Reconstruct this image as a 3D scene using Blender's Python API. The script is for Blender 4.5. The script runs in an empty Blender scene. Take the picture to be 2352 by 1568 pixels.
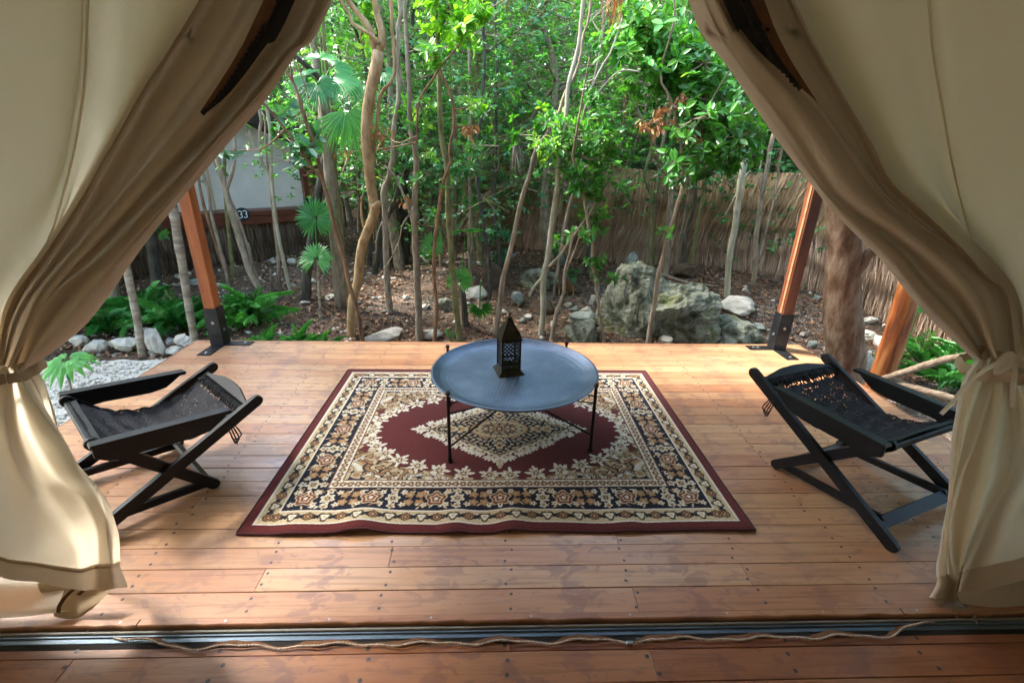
import bpy, bmesh, math, random
import numpy as np
from mathutils import Vector, Matrix
random.seed(7)
RNG = np.random.default_rng(11)
SC = bpy.context.scene
COL = SC.collection
R = math.radians

# ------------------------------------------------------------------ camera
CAM_Z, PITCH, YAW, ROLL, LENS = 1.55, 0.382576, 0.040456, 0.022256, 16.403
cp, sp, cy, sy = math.cos(PITCH), math.sin(PITCH), math.cos(YAW), math.sin(YAW)
FWD = np.array([sy*cp, cy*cp, -sp]); RT0 = np.array([cy, -sy, 0.0]); UP0 = np.cross(RT0, FWD)
RT = RT0*math.cos(ROLL)+UP0*math.sin(ROLL); UP = -RT0*math.sin(ROLL)+UP0*math.cos(ROLL)
cd = bpy.data.cameras.new('camera'); cam = bpy.data.objects.new('camera', cd); COL.objects.link(cam)
cd.sensor_width = 36; cd.sensor_fit = 'HORIZONTAL'; cd.lens = LENS; cd.clip_start = 0.02; cd.clip_end = 2000
m = Matrix(((RT[0], UP[0], -FWD[0], 0), (RT[1], UP[1], -FWD[1], 0), (RT[2], UP[2], -FWD[2], CAM_Z), (0, 0, 0, 1)))
cam.matrix_world = m
SC.camera = cam
# ------------------------------------------------------------------ sky, sun, exposure
SUN = np.array([-0.60, 0.26, 0.74]); SUN /= np.linalg.norm(SUN)
W = bpy.data.worlds.new('World'); SC.world = W; W.use_nodes = True
nt = W.node_tree; bg = nt.nodes['Background']
sky = nt.nodes.new('ShaderNodeTexSky'); sky.sky_type = 'NISHITA'; sky.sun_disc = False
sky.sun_elevation = math.asin(SUN[2]); sky.sun_rotation = math.atan2(SUN[0], SUN[1])
sky.air_density = 1.0; sky.dust_density = 2.0; sky.ozone_density = 1.0
nt.links.new(sky.outputs[0], bg.inputs[0]); bg.inputs[1].default_value = 0.15
ld = bpy.data.lights.new('sun', 'SUN'); ld.energy = 1.5; ld.angle = R(10); ld.color = (1.0, 0.965, 0.90)
sun = bpy.data.objects.new('sun', ld); COL.objects.link(sun); sun.location = (-6, 8, 12)
sun.rotation_euler = Vector(SUN).to_track_quat('Z', 'Y').to_euler()
SC.view_settings.view_transform = 'Standard'; SC.view_settings.look = 'None'
SC.view_settings.gamma = 1; SC.view_settings.exposure = 3.92
SC.cycles.max_bounces = 6; SC.cycles.transmission_bounces = 4; SC.cycles.transparent_max_bounces = 4
SC.cycles.glossy_bounces = 2; SC.cycles.diffuse_bounces = 4; SC.cycles.sample_clamp_indirect = 6.0

# ------------------------------------------------------------------ pixels (2352 x 1568 grid) to the place
FD = LENS/36*2352
C0 = np.array([0, 0, CAM_Z])
def ray(x, y): return FWD+(x-1176)/FD*RT-(y-784)/FD*UP
def atY(x, y, Y): d = ray(x, y); return C0+d*(Y/d[1])
def atZ(x, y, z): d = ray(x, y); return C0+d*((z-CAM_Z)/d[2])
def depth(p): return float((np.asarray(p)-C0)@FWD)
def Z1(x, y): return (306.25+x*.39063, 245+y*.39063)
def Z2(x, y): return (612.5+x*.27344, y*.27344)
def Z3(x, y): return (1163.75+x*.27344, y*.27344)
def Z4(x, y): return (796.25+x*.27344, 367.5+y*.27344)
def Z5(x, y): return (1286.25+x*.27344, 367.5+y*.27344)
def Z6(x, y): return (1715+x*.39063, 367.5+y*.39063)
def Z8(x, y): return (x*.5469, y*.5469)
def ZR(x, y): return (1531.25+x*.5468, y*.5468)
def ZLL(x, y): return (x*.44922, 765.6+y*.44922)
def ZLR(x, y): return (2021.25+x*.44924, 735+y*.44924)

def ss(a, b, v): t = np.clip((v-a)/(b-a), 0, 1); return t*t*(3-2*t)
def gz(x, y):
    x = np.asarray(x, float); y = np.asarray(y, float)
    z = -0.42+0.30*ss(4.7, 7.2, y)
    z = z+0.20*ss(1.55, 2.1, x-0.15*np.sin(y*3))*ss(4.9, 5.6, y)*(1-ss(6, 7.5, y)*.75)*(1-ss(3.6, 5, x)*.5)
    z = z+0.07*ss(9, 20, y)*np.sin(x*.4)
    a = ss(4.2, 5.2, y)*.6+.12
    z = z+a*(0.05*np.sin(x*1.9+1.3*np.sin(y*1.1))+0.04*np.sin(y*2.7+x*.8)+0.02*np.sin(x*5.3-y*4.1)+0.012*np.sin(x*11+y*9.3))
    return z
def atG(x, y, h=0.0):
    d = ray(x, y); t = np.linspace(2, 40, 4000); p = C0[None]+t[:, None]*d[None]
    below = p[:, 2] < gz(p[:, 0], p[:, 1])+h
    i = int(np.argmax(below)) if below.any() else 3999
    return p[i]

# ------------------------------------------------------------------ object helpers
def tag(o, label=None, cat=None, group=None, kind=None):
    if label: o['label'] = label
    if cat: o['category'] = cat
    if group: o['group'] = group
    if kind: o['kind'] = kind
    return o
def thing(name, label, cat, loc=(0, 0, 0), rz=0, group=None):
    o = bpy.data.objects.new(name, None); COL.objects.link(o); o.empty_display_size = .1
    o.location = loc; o.rotation_euler = (0, 0, rz)
    return tag(o, label, cat, group)
def link(name, me, mat=None, parent=None, loc=None):
    o = bpy.data.objects.new(name, me); COL.objects.link(o)
    if mat is not None and len(me.materials) == 0:
        me.materials.append(mat)
    if parent is not None:
        o.parent = parent
        # geometry given in world space: cancel the parent's placement
        if loc is None:
            o.matrix_parent_inverse = pinv(parent)
    if loc is not None: o.location = loc
    return o
def wmat(o):
    m = Matrix.Translation(o.location) @ o.rotation_euler.to_matrix().to_4x4()
    if o.parent is not None: m = wmat(o.parent) @ o.matrix_parent_inverse @ m
    return m
def pinv(o): return wmat(o).inverted()

class MB:
    """collects quads/tris (mixed) with an optional per-vertex colour, builds ONE mesh"""
    def __init__(s): s.v = []; s.f = []; s.n = 0; s.c = []
    def add(s, v, f, c=None):
        v = np.asarray(v, float).reshape(-1, 3); k = s.n
        s.v.append(v); s.n += len(v)
        for q in f: s.f.append(tuple(int(i)+k for i in q))
        s.c.append(np.tile(np.array([.5, .5, .5, 1.]), (len(v), 1)) if c is None else np.broadcast_to(np.asarray(c, float), (len(v), 4)))
        return s
    def grid(s, P, closed_u=False, closed_v=False, c=None):
        P = np.asarray(P, float); a, b = P.shape[:2]
        f = []
        for i in range(a-(0 if closed_u else 1)):
            for j in range(b-(0 if closed_v else 1)):
                i2, j2 = (i+1) % a, (j+1) % b
                f.append((i*b+j, i*b+j2, i2*b+j2, i2*b+j))
        return s.add(P.reshape(-1, 3), f, c)
    def mesh(s, name, smooth=False, col=False):
        v = np.concatenate(s.v); me = bpy.data.meshes.new(name)
        me.from_pydata(v.tolist(), [], s.f)
        if col:
            at = me.color_attributes.new('Col', 'FLOAT_COLOR', 'POINT'); at.data.foreach_set('color', np.concatenate(s.c).ravel())
        if smooth: me.polygons.foreach_set('use_smooth', [True]*len(me.polygons))
        me.update(); return me
    def build(s, name, mat, parent=None, smooth=False, col=False, loc=None):
        return link(name, s.mesh(name, smooth, col), mat, parent, loc)
def np_mesh(name, V, F, col=None, smooth=False):
    """V (N,3), F (M,k) all same k"""
    me = bpy.data.meshes.new(name); M_, k = F.shape
    me.vertices.add(len(V)); me.vertices.foreach_set('co', np.ascontiguousarray(V, np.float32).ravel())
    me.loops.add(M_*k); me.loops.foreach_set('vertex_index', np.ascontiguousarray(F, np.int32).ravel())
    me.polygons.add(M_); me.polygons.foreach_set('loop_start', np.arange(0, M_*k, k, dtype=np.int32))
    if smooth: me.polygons.foreach_set('use_smooth', np.ones(M_, bool))
    if col is not None:
        at = me.color_attributes.new('Col', 'FLOAT_COLOR', 'POINT'); at.data.foreach_set('color', np.ascontiguousarray(col, np.float32).ravel())
    me.update(calc_edges=True); me.validate(); return me

def crm(P, n):
    """Catmull-Rom through the points, n samples, by even parameter along chord length"""
    P = np.asarray(P, float)
    if len(P) == 2: return P[0]+(P[1]-P[0])*np.linspace(0, 1, n)[:, None]
    d = np.r_[0, np.cumsum(np.linalg.norm(np.diff(P[:, :3], axis=0), axis=1)+1e-9)]; d /= d[-1]
    Q = np.vstack([2*P[0]-P[1], P, 2*P[-1]-P[-2]]); out = []
    for t in np.linspace(0, 1, n):
        i = min(int(np.searchsorted(d, t, 'right'))-1, len(P)-2); u = (t-d[i])/(d[i+1]-d[i])
        a, b, c, e = Q[i], Q[i+1], Q[i+2], Q[i+3]
        out.append(.5*((2*b)+(-a+c)*u+(2*a-5*b+4*c-e)*u*u+(-a+3*b-3*c+e)*u**3))
    return np.array(out)
def frames(P):
    T = np.gradient(P, axis=0); T /= np.linalg.norm(T, axis=1)[:, None]+1e-12
    ref = np.array([0, 1., 0]) if abs(T[0][1]) < .9 else np.array([1., 0, 0])
    N = []
    n = ref-T[0]*(ref@T[0]); n /= np.linalg.norm(n)
    for t in T:
        n = n-t*(n@t); n /= np.linalg.norm(n)+1e-12; N.append(n)
    N = np.array(N); return T, N, np.cross(T, N)
def tube(mb, P, r, sides=7, n=None, wob=0.0, c=None, caps=True):
    P = np.asarray(P, float)
    r = np.asarray(r, float) if np.ndim(r) else np.full(len(P), float(r))
    if n:
        Q = crm(np.c_[P, r], n); P, r = Q[:, :3], np.maximum(Q[:, 3], 1e-4)
    T, N, B = frames(P)
    a = np.linspace(0, 2*math.pi, sides, endpoint=False)
    rr = r[:, None]*np.ones(sides)
    if wob: rr = rr*(1+wob*RNG.normal(size=rr.shape)*.5+wob*np.sin(np.arange(len(P))[:, None]*1.7+a*2))
    G = P[:, None]+rr[..., None]*(np.cos(a)[None, :, None]*N[:, None]+np.sin(a)[None, :, None]*B[:, None])
    k = mb.n; mb.grid(G, closed_v=True, c=c)
    if caps:
        mb.f.append(tuple(k+i for i in range(sides))[::-1]); mb.f.append(tuple(k+(len(P)-1)*sides+i for i in range(sides)))
def box(mb, lo, hi, M4=None, ch=0.0, c=None):
    """box, chamfered on its long edges if ch"""
    lo = np.array(lo, float); hi = np.array(hi, float)
    if ch <= 0:
        v = np.array([[x, y, z] for x in (lo[0], hi[0]) for y in (lo[1], hi[1]) for z in (lo[2], hi[2])])
        f = [(0, 1, 3, 2), (4, 6, 7, 5), (0, 4, 5, 1), (2, 3, 7, 6), (0, 2, 6, 4), (1, 5, 7, 3)]
    else:
        ax = int(np.argmax(hi-lo)); o = [i for i in range(3) if i != ax]
        pr = []
        for (u, w) in ((lo[o[0]], lo[o[1]]), (hi[o[0]], lo[o[1]]), (hi[o[0]], hi[o[1]]), (lo[o[0]], hi[o[1]])):
            su = 1 if u == lo[o[0]] else -1; sw = 1 if w == lo[o[1]] else -1
            a, b = (u+su*ch, w), (u, w+sw*ch)
            pr += [b, a] if su*sw > 0 else [a, b]
        v = []
        for e, ins in ((lo[ax], ch), (lo[ax]+ch, 0), (hi[ax]-ch, 0), (hi[ax], ch)):
            for (u, w) in pr:
                q = np.zeros(3); q[ax] = e
                cu, cw = (lo[o[0]]+hi[o[0]])/2, (lo[o[1]]+hi[o[1]])/2
                q[o[0]] = u-np.sign(u-cu)*ins*.7; q[o[1]] = w-np.sign(w-cw)*ins*.7; v.append(q)
        v = np.array(v); f = []
        for i in range(3):
            for j in range(8): f.append((i*8+j, i*8+(j+1) % 8, i*8+8+(j+1) % 8, i*8+8+j))
        f.append(tuple(range(8))[::-1]); f.append(tuple(range(24, 32)))
    if M4 is not None:
        M4 = np.array(M4); v = v@M4[:3, :3].T+M4[:3, 3]
    mb.add(v, f, c)
def lathe(mb, prof, cx=0, cy_=0, n=24, c=None):
    a = np.linspace(0, 2*math.pi, n, endpoint=False)
    G = np.array([[[cx+r*math.cos(t), cy_+r*math.sin(t), z] for t in a] for r, z in prof]); mb.grid(G, closed_v=True, c=c)

# ------------------------------------------------------------------ materials
MATS = {}
def nodes(name):
    m = bpy.data.materials.new(name); m.use_nodes = True; MATS[name] = m
    t = m.node_tree; b = t.nodes['Principled BSDF']; return m, t, b
def ramp(t, stops, interp='LINEAR'):
    r = t.nodes.new('ShaderNodeValToRGB'); r.color_ramp.interpolation = interp
    e = r.color_ramp.elements
    while len(e) < len(stops): e.new(.5)
    for i, (p, c) in enumerate(stops): e[i].position = p; e[i].color = (*c, 1) if len(c) == 3 else c
    return r
def noise(t, vec, scale, detail=4, rough=.55, dist=0):
    n = t.nodes.new('ShaderNodeTexNoise'); n.inputs['Scale'].default_value = scale; n.inputs['Detail'].default_value = detail
    n.inputs['Roughness'].default_value = rough; n.inputs['Distortion'].default_value = dist
    if vec is not None: t.links.new(vec, n.inputs['Vector'])
    return n
def mapping(t, src, scale=(1, 1, 1), loc=None, rot=(0, 0, 0)):
    m = t.nodes.new('ShaderNodeMapping'); m.inputs['Scale'].default_value = scale; m.inputs['Rotation'].default_value = rot
    t.links.new(src, m.inputs['Vector'])
    if loc is not None: t.links.new(loc, m.inputs['Location'])
    return m
def mixc(t, f, a, b, mode='MIX'):
    n = t.nodes.new('ShaderNodeMix'); n.data_type = 'RGBA'; n.blend_type = mode
    for k, v in ((0, f), (6, a), (7, b)):
        if hasattr(v, 'is_linked'): t.links.new(v, n.inputs[k])
        else: n.inputs[k].default_value = v if k == 0 else (*v, 1)
    return n.outputs[2]
def mth(t, op, a, b=0.0):
    n = t.nodes.new('ShaderNodeMath'); n.operation = op
    for i, v in enumerate((a, b)):
        if hasattr(v, 'is_linked'): t.links.new(v, n.inputs[i])
        else: n.inputs[i].default_value = v
    return n.outputs[0]
def bump(t, b, h, strength=.3, dist=.01):
    n = t.nodes.new('ShaderNodeBump'); n.inputs['Strength'].default_value = strength; n.inputs['Distance'].default_value = dist
    t.links.new(h, n.inputs['Height']); t.links.new(n.outputs[0], b.inputs['Normal'])
def pm(name, stops, scale=8, stretch=(1, 1, 1), rough=.7, spec=.3, detail=5, bmp=.3, bd=.005, metal=0, coord='Object', dist=0, bscale=None, coat=0):
    m, t, b = nodes(name); tc = t.nodes.new('ShaderNodeTexCoord')
    mp = mapping(t, tc.outputs[coord], stretch); n = noise(t, mp.outputs[0], scale, detail, .6, dist)
    r = ramp(t, stops); t.links.new(n.outputs[0], r.inputs[0]); t.links.new(r.outputs[0], b.inputs['Base Color'])
    b.inputs['Roughness'].default_value = rough; b.inputs['Specular IOR Level'].default_value = spec; b.inputs['Metallic'].default_value = metal
    b.inputs['Coat Weight'].default_value = coat
    if bmp:
        n2 = noise(t, mp.outputs[0], bscale or scale*2.5, 5, .65); bump(t, b, n2.outputs[0], bmp, bd)
    return m
def leafmat(name, stops, rough=.38, trans=.4, spec=.45, tint=(1.15, 1.2, .45)):
    m, t, b = nodes(name); a = t.nodes.new('ShaderNodeAttribute'); a.attribute_name = 'Col'
    s = t.nodes.new('ShaderNodeSeparateColor'); t.links.new(a.outputs['Color'], s.inputs[0])
    r = ramp(t, stops); t.links.new(s.outputs[0], r.inputs[0]); t.links.new(r.outputs[0], b.inputs['Base Color'])
    b.inputs['Roughness'].default_value = rough; b.inputs['Specular IOR Level'].default_value = spec
    tr = t.nodes.new('ShaderNodeBsdfTranslucent'); tc = mixc(t, 1.0, r.outputs[0], tint, 'MULTIPLY'); t.links.new(tc, tr.inputs[0])
    mx = t.nodes.new('ShaderNodeMixShader'); mx.inputs[0].default_value = trans
    t.links.new(b.outputs[0], mx.inputs[1]); t.links.new(tr.outputs[0], mx.inputs[2])
    t.links.new(mx.outputs[0], t.nodes['Material Output'].inputs[0]); return m
def colmat(name, rough=.9, spec=.15, gain=1.0, bmp=0, bs=200, sheen=0):
    m, t, b = nodes(name); a = t.nodes.new('ShaderNodeAttribute'); a.attribute_name = 'Col'
    t.links.new(a.outputs['Color'], b.inputs['Base Color']); b.inputs['Roughness'].default_value = rough
    b.inputs['Specular IOR Level'].default_value = spec; b.inputs['Sheen Weight'].default_value = sheen
    if bmp:
        tc = t.nodes.new('ShaderNodeTexCoord'); n = noise(t, tc.outputs['Object'], bs, 3, .6); bump(t, b, n.outputs[0], bmp, .004)
    return m

def wood_deck(name, light, red, stain=(.13, .05, .05), rough=.36):
    m, t, b = nodes(name); g = t.nodes.new('ShaderNodeNewGeometry'); oi = t.nodes.new('ShaderNodeObjectInfo')
    cx = t.nodes.new('ShaderNodeCombineXYZ'); t.links.new(mth(t, 'MULTIPLY', oi.outputs['Random'], 37.0), cx.inputs[0]); t.links.new(mth(t, 'MULTIPLY', oi.outputs['Random'], 11.0), cx.inputs[2])
    mg = mapping(t, g.outputs['Position'], (1.3, 34, 34), cx.outputs[0]); n1 = noise(t, mg.outputs[0], 1.6, 6, .62, .35)
    mf = mapping(t, g.outputs['Position'], (2.2, 5, 5), cx.outputs[0]); n2 = noise(t, mf.outputs[0], 1.0, 3, .5, .6)
    base = mixc(t, mth(t, 'ADD', mth(t, 'MULTIPLY', oi.outputs['Random'], .95), mth(t, 'MULTIPLY', mth(t, 'SUBTRACT', n2.outputs[0], .5), 1.5)), light, red)
    gr = ramp(t, [(.28, (.60, .54, .50)), (.52, (1, 1, 1)), (.75, (1.0, .90, .82))]); t.links.new(n1.outputs[0], gr.inputs[0])
    c1 = mixc(t, 1.0, base, gr.outputs[0], 'MULTIPLY')
    # purplish tannin stains, thickest by the rows of nails
    sx = t.nodes.new('ShaderNodeSeparateXYZ'); t.links.new(g.outputs['Position'], sx.inputs[0])
    u = mth(t, 'ABSOLUTE', mth(t, 'SUBTRACT', mth(t, 'FRACT', mth(t, 'DIVIDE', mth(t, 'ADD', sx.outputs[0], 9.78), .48)), .5))
    near = mth(t, 'MULTIPLY', mth(t, 'SUBTRACT', u, .33), .75)
    near = mth(t, 'MAXIMUM', near, 0.0)
    ms = mapping(t, g.outputs['Position'], (8, 15, 8), cx.outputs[0]); ns = noise(t, ms.outputs[0], 1.25, 4, .55, 1.1)
    v = mth(t, 'ADD', ns.outputs[0], near); st = ramp(t, [(.55, (0, 0, 0)), (.63, (1, 1, 1))]); t.links.new(v, st.inputs[0])
    nl = noise(t, g.outputs['Position'], .9, 2, .5); dl = ramp(t, [(.35, (.45, .45, .45)), (.6, (1, 1, 1))]); t.links.new(nl.outputs[0], dl.inputs[0])
    c2 = mixc(t, mth(t, 'MULTIPLY', mth(t, 'MULTIPLY', st.outputs[0], dl.outputs[0]), .52), c1, stain)
    pale = ramp(t, [(.48, (0, 0, 0)), (.75, (1, 1, 1))]); t.links.new(nl.outputs[0], pale.inputs[0]); c2 = mixc(t, mth(t, 'MULTIPLY', pale.outputs[0], .2), c2, (.50, .33, .22))
    t.links.new(c2, b.inputs['Base Color'])
    rr = ramp(t, [(.3, (rough-.08,)*3), (.7, (rough+.12,)*3)]); t.links.new(n2.outputs[0], rr.inputs[0]); t.links.new(rr.outputs[0], b.inputs['Roughness'])
    b.inputs['Specular IOR Level'].default_value = .5; b.inputs['Coat Weight'].default_value = .25; b.inputs['Coat Roughness'].default_value = .3
    bump(t, b, n1.outputs[0], .18, .003); return m

def canvas(name, c1, c2, trans=.3):
    m, t, b = nodes(name); tc = t.nodes.new('ShaderNodeTexCoord'); n = noise(t, tc.outputs['Object'], 3.0, 5, .6)
    r = ramp(t, [(.3, c1), (.7, c2)]); t.links.new(n.outputs[0], r.inputs[0]); t.links.new(r.outputs[0], b.inputs['Base Color'])
    b.inputs['Roughness'].default_value = .92; b.inputs['Specular IOR Level'].default_value = .1; b.inputs['Sheen Weight'].default_value = .05
    n2 = noise(t, tc.outputs['Object'], 420, 2, .5); n3 = noise(t, tc.outputs['Object'], 9, 4, .55, .5)
    bump(t, b, mth(t, 'ADD', mth(t, 'MULTIPLY', n2.outputs[0], .16), mth(t, 'ADD', n3.outputs[0], mth(t, 'MULTIPLY', noise(t, tc.outputs['Object'], 38, 4, .6, .8).outputs[0], .22))), .42, .02)
    tr = t.nodes.new('ShaderNodeBsdfTranslucent'); t.links.new(mixc(t, 1.0, r.outputs[0], (1.0, .95, .84), 'MULTIPLY'), tr.inputs[0])
    mx = t.nodes.new('ShaderNodeMixShader'); mx.inputs[0].default_value = trans
    t.links.new(b.outputs[0], mx.inputs[1]); t.links.new(tr.outputs[0], mx.inputs[2]); t.links.new(mx.outputs[0], t.nodes['Material Output'].inputs[0]); return m

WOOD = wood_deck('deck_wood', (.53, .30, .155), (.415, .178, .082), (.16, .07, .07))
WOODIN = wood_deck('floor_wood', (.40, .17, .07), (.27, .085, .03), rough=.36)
POSTW = pm('post_wood', [(.3, (.22, .055, .018)), (.55, (.38, .11, .03)), (.75, (.47, .17, .055))], 3, (6, 6, .7), .5, .35, bmp=.25)
POSTSHADE = pm('shaded_post_wood', [(.3, (.075, .022, .011)), (.55, (.14, .045, .02)), (.75, (.20, .075, .034))], 3, (6, 6, .7), .5, .3, bmp=.25)  # post timber with the shade on its face painted in as darker colour
LOGW = pm('log_wood', [(.36, (.11, .030, .010)), (.52, (.26, .075, .020)), (.68, (.42, .19, .065))], 3.5, (5, 5, .6), .45, .4, bmp=.5)
DRIFT = pm('driftwood', [(.3, (.13, .09, .065)), (.6, (.30, .225, .16)), (.8, (.42, .33, .24))], 5, (1.2, 9, 9), .8, .2, bmp=.6)
STEEL = pm('dark_steel', [(.35, (.012, .013, .016)), (.6, (.03, .032, .036)), (.8, (.07, .07, .072))], 7, rough=.38, spec=.5, metal=.6, bmp=.08)
BOLT = pm('bolt_steel', [(.3, (.35, .36, .37)), (.7, (.55, .55, .55))], 20, rough=.3, metal=.9, bmp=0)
NAILM = pm('nail_head', [(.3, (.06, .055, .055)), (.7, (.13, .12, .115))], 40, rough=.5, metal=.6, bmp=0)
BLACKW = pm('black_painted_wood', [(.3, (.004, .004, .005)), (.7, (.009, .009, .011))], 6, (1, 1, 1), .42, .28, bmp=.12, bscale=60)
CORD = pm('black_cord', [(.3, (.005, .005, .007)), (.55, (.012, .012, .018)), (.75, (.05, .055, .085))], 26, rough=.62, spec=.35, bmp=.9, bd=.01, bscale=140)
TRAYM = pm('hammered_blue_steel', [(.3, (.085, .12, .175)), (.55, (.14, .185, .255)), (.75, (.21, .265, .335))], 5, rough=.40, spec=.6, metal=.5, bmp=.1, bscale=50)
IRON = pm('wrought_iron', [(.3, (.008, .007, .007)), (.6, (.018, .014, .012)), (.8, (.07, .035, .02))], 14, rough=.45, metal=.5, bmp=.3)
BRASSD = pm('dark_brass', [(.3, (.018, .015, .009)), (.6, (.05, .041, .022)), (.8, (.12, .10, .055))], 18, rough=.42, metal=.7, bmp=.2)
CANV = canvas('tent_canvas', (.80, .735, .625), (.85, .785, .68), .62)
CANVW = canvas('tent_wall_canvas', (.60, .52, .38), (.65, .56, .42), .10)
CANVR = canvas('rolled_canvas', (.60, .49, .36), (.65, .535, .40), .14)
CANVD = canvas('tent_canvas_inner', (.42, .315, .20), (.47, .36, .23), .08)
CABCAN = canvas('cabin_canvas', (.48, .50, .49), (.55, .57, .56), .15)
NETM = pm('dark_net', [(.3, (.012, .01, .009)), (.7, (.03, .024, .02))], 300, rough=.9, bmp=0)
TAPE = pm('zip_tape', [(.3, (.12, .05, .02)), (.7, (.17, .075, .03))], 30, rough=.8, bmp=.2)
ZIPM = pm('zip_coil', [(.3, (.42, .30, .22)), (.7, (.58, .45, .35))], 60, rough=.45, spec=.5, bmp=0)
ALU = pm('aluminium_track', [(.3, (.10, .14, .18)), (.7, (.18, .23, .28))], 20, (.3, 4, 4), rough=.42, metal=.6, bmp=.05)
THATCH = colmat('thatch', .85, .2)
TRUNKS = {
 'tan': pm('bark_tan', [(.3, (.19, .115, .055)), (.5, (.36, .235, .115)), (.62, (.45, .31, .165)), (.8, (.33, .27, .15))], 9, (2.2, 2.2, .8), .75, .25, detail=9, bscale=28, bmp=.5, bd=.01),
 'grey': pm('bark_grey', [(.28, (.11, .082, .055)), (.5, (.26, .205, .145)), (.7, (.38, .32, .245)), (.85, (.50, .45, .38))], 9, (2, 2, .7), .85, .2, detail=9, bscale=28, bmp=.8, bd=.012),
 'red': pm('bark_red', [(.3, (.13, .065, .035)), (.55, (.25, .14, .075)), (.8, (.34, .23, .14))], 9, (2, 2, .8), .7, .3, detail=9, bscale=28, bmp=.5),
 'dark': pm('bark_dark', [(.3, (.035, .032, .027)), (.55, (.085, .077, .062)), (.8, (.17, .155, .125))], 9, (2, 2, .6), .9, .15, detail=9, bscale=28, bmp=.9, bd=.015),
 'pale': pm('bark_pale', [(.3, (.20, .185, .12)), (.55, (.36, .335, .25)), (.8, (.46, .43, .35))], 9, (2.5, 2.5, .7), .8, .2, detail=9, bscale=28, bmp=.5),
 'moss': pm('bark_moss', [(.3, (.08, .075, .03)), (.55, (.20, .19, .085)), (.8, (.33, .30, .17))], 9, (2, 2, .8), .85, .2, detail=9, bscale=28, bmp=.6),
 'rough': pm('bark_rough', [(.30, (.085, .05, .032)), (.46, (.17, .105, .068)), (.58, (.24, .175, .125)), (.78, (.34, .285, .22))], 9, (1.5, 1.5, .55), .85, .25, bmp=1.0, bd=.02, detail=10, dist=.15, bscale=20),
 'palm': pm('bark_palm', [(.3, (.13, .105, .075)), (.5, (.30, .25, .185)), (.75, (.46, .41, .33))], 3.2, (1.2, 1.2, 7), .85, .2, bmp=.9, bd=.02),
}
LEAFM = {
 'near': leafmat('leaf_fresh', [(0, (.028, .125, .022)), (.45, (.072, .275, .042)), (.8, (.13, .39, .052)), (1, (.29, .50, .06))], rough=.3, spec=.55),
 'deep': leafmat('leaf_deep', [(0, (.02, .085, .03)), (.5, (.055, .195, .058)), (.85, (.095, .285, .068)), (1, (.19, .38, .07))], trans=.42),
 'blue': leafmat('leaf_bluish', [(0, (.025, .11, .05)), (.5, (.065, .235, .095)), (1, (.135, .36, .125))], rough=.28, spec=.55),
 'yellow': leafmat('leaf_yellowish', [(0, (.06, .22, .025)), (.5, (.15, .42, .035)), (1, (.32, .58, .06))], trans=.5),
 'dry': leafmat('leaf_dry', [(0, (.20, .085, .035)), (.5, (.40, .19, .075)), (1, (.52, .30, .14))], rough=.6, trans=.3, tint=(1.1, .9, .6)),
 'palm': leafmat('leaf_palm', [(0, (.016, .12, .025)), (.5, (.045, .25, .045)), (1, (.13, .42, .09))], rough=.35, trans=.35),
 'litter': leafmat('leaf_litter', [(0, (.05, .026, .015)), (.4, (.15, .068, .034)), (.75, (.29, .145, .075)), (1, (.42, .28, .18))], rough=.65, trans=.05, spec=.3, tint=(1, 1, 1)),
 'straw': leafmat('straw', [(0, (.20, .07, .02)), (.5, (.42, .15, .035)), (1, (.60, .27, .08))], rough=.6, trans=.35, tint=(1.1, .8, .5)),
}
STONE = pm('pale_stone', [(.25, (.16, .14, .11)), (.42, (.40, .365, .30)), (.6, (.58, .54, .47)), (.85, (.36, .29, .18))], 4, rough=.9, spec=.15, bmp=.7, bd=.02)
GREYST = pm('mossy_stone', [(.32, (.035, .036, .024)), (.44, (.125, .13, .09)), (.52, (.25, .255, .205)), (.60, (.14, .15, .06)), (.74, (.31, .315, .27))], 3.6, rough=.92, spec=.12, bmp=1.0, bd=.05, dist=.9, detail=9)
MIDST = pm('grey_stone', [(.3, (.10, .11, .09)), (.55, (.26, .29, .26)), (.8, (.42, .45, .42))], 5, rough=.9, spec=.15, bmp=.7, bd=.02)
# ================================================================== THE SETTING
def ground_mat():
    m, t, b = nodes('forest_floor'); tc = t.nodes.new('ShaderNodeTexCoord'); v = tc.outputs['Object']
    n1 = noise(t, v, .9, 4); n2 = noise(t, v, 14, 5, .65); n3 = noise(t, v, 55, 4, .7)
    a = ramp(t, [(.35, (.045, .031, .021)), (.55, (.11, .073, .048)), (.75, (.18, .125, .085))]); t.links.new(n2.outputs[0], a.inputs[0])
    gr = ramp(t, [(.45, (0, 0, 0)), (.62, (1, 1, 1))]); t.links.new(n1.outputs[0], gr.inputs[0])
    sp_ = ramp(t, [(.53, (0, 0, 0)), (.60, (1, 1, 1))]); t.links.new(n3.outputs[0], sp_.inputs[0])
    f = mth(t, 'MULTIPLY', sp_.outputs[0], mth(t, 'ADD', mth(t, 'MULTIPLY', gr.outputs[0], .6), .12))
    c = mixc(t, f, a.outputs[0], (.42, .40, .37)); t.links.new(c, b.inputs['Base Color'])
    b.inputs['Roughness'].default_value = .95; b.inputs['Specular IOR Level'].default_value = .1
    bump(t, b, mth(t, 'ADD', n2.outputs[0], mth(t, 'MULTIPLY', n3.outputs[0], .5)), .9, .03); return m
xs = np.r_[-300, -120, -50, -25, np.arange(-14, -5, .5), np.arange(-5, 6, .09), np.arange(6, 14.1, .5), 25, 50, 120, 300]
ys = np.r_[-300, -100, -30, -8, np.arange(-3, 3, .5), np.arange(3, 11, .09), np.arange(11, 24, .5), 30, 50, 120, 300]
X, Y = np.meshgrid(xs, ys, indexing='ij'); Zg = gz(X, Y)
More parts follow.
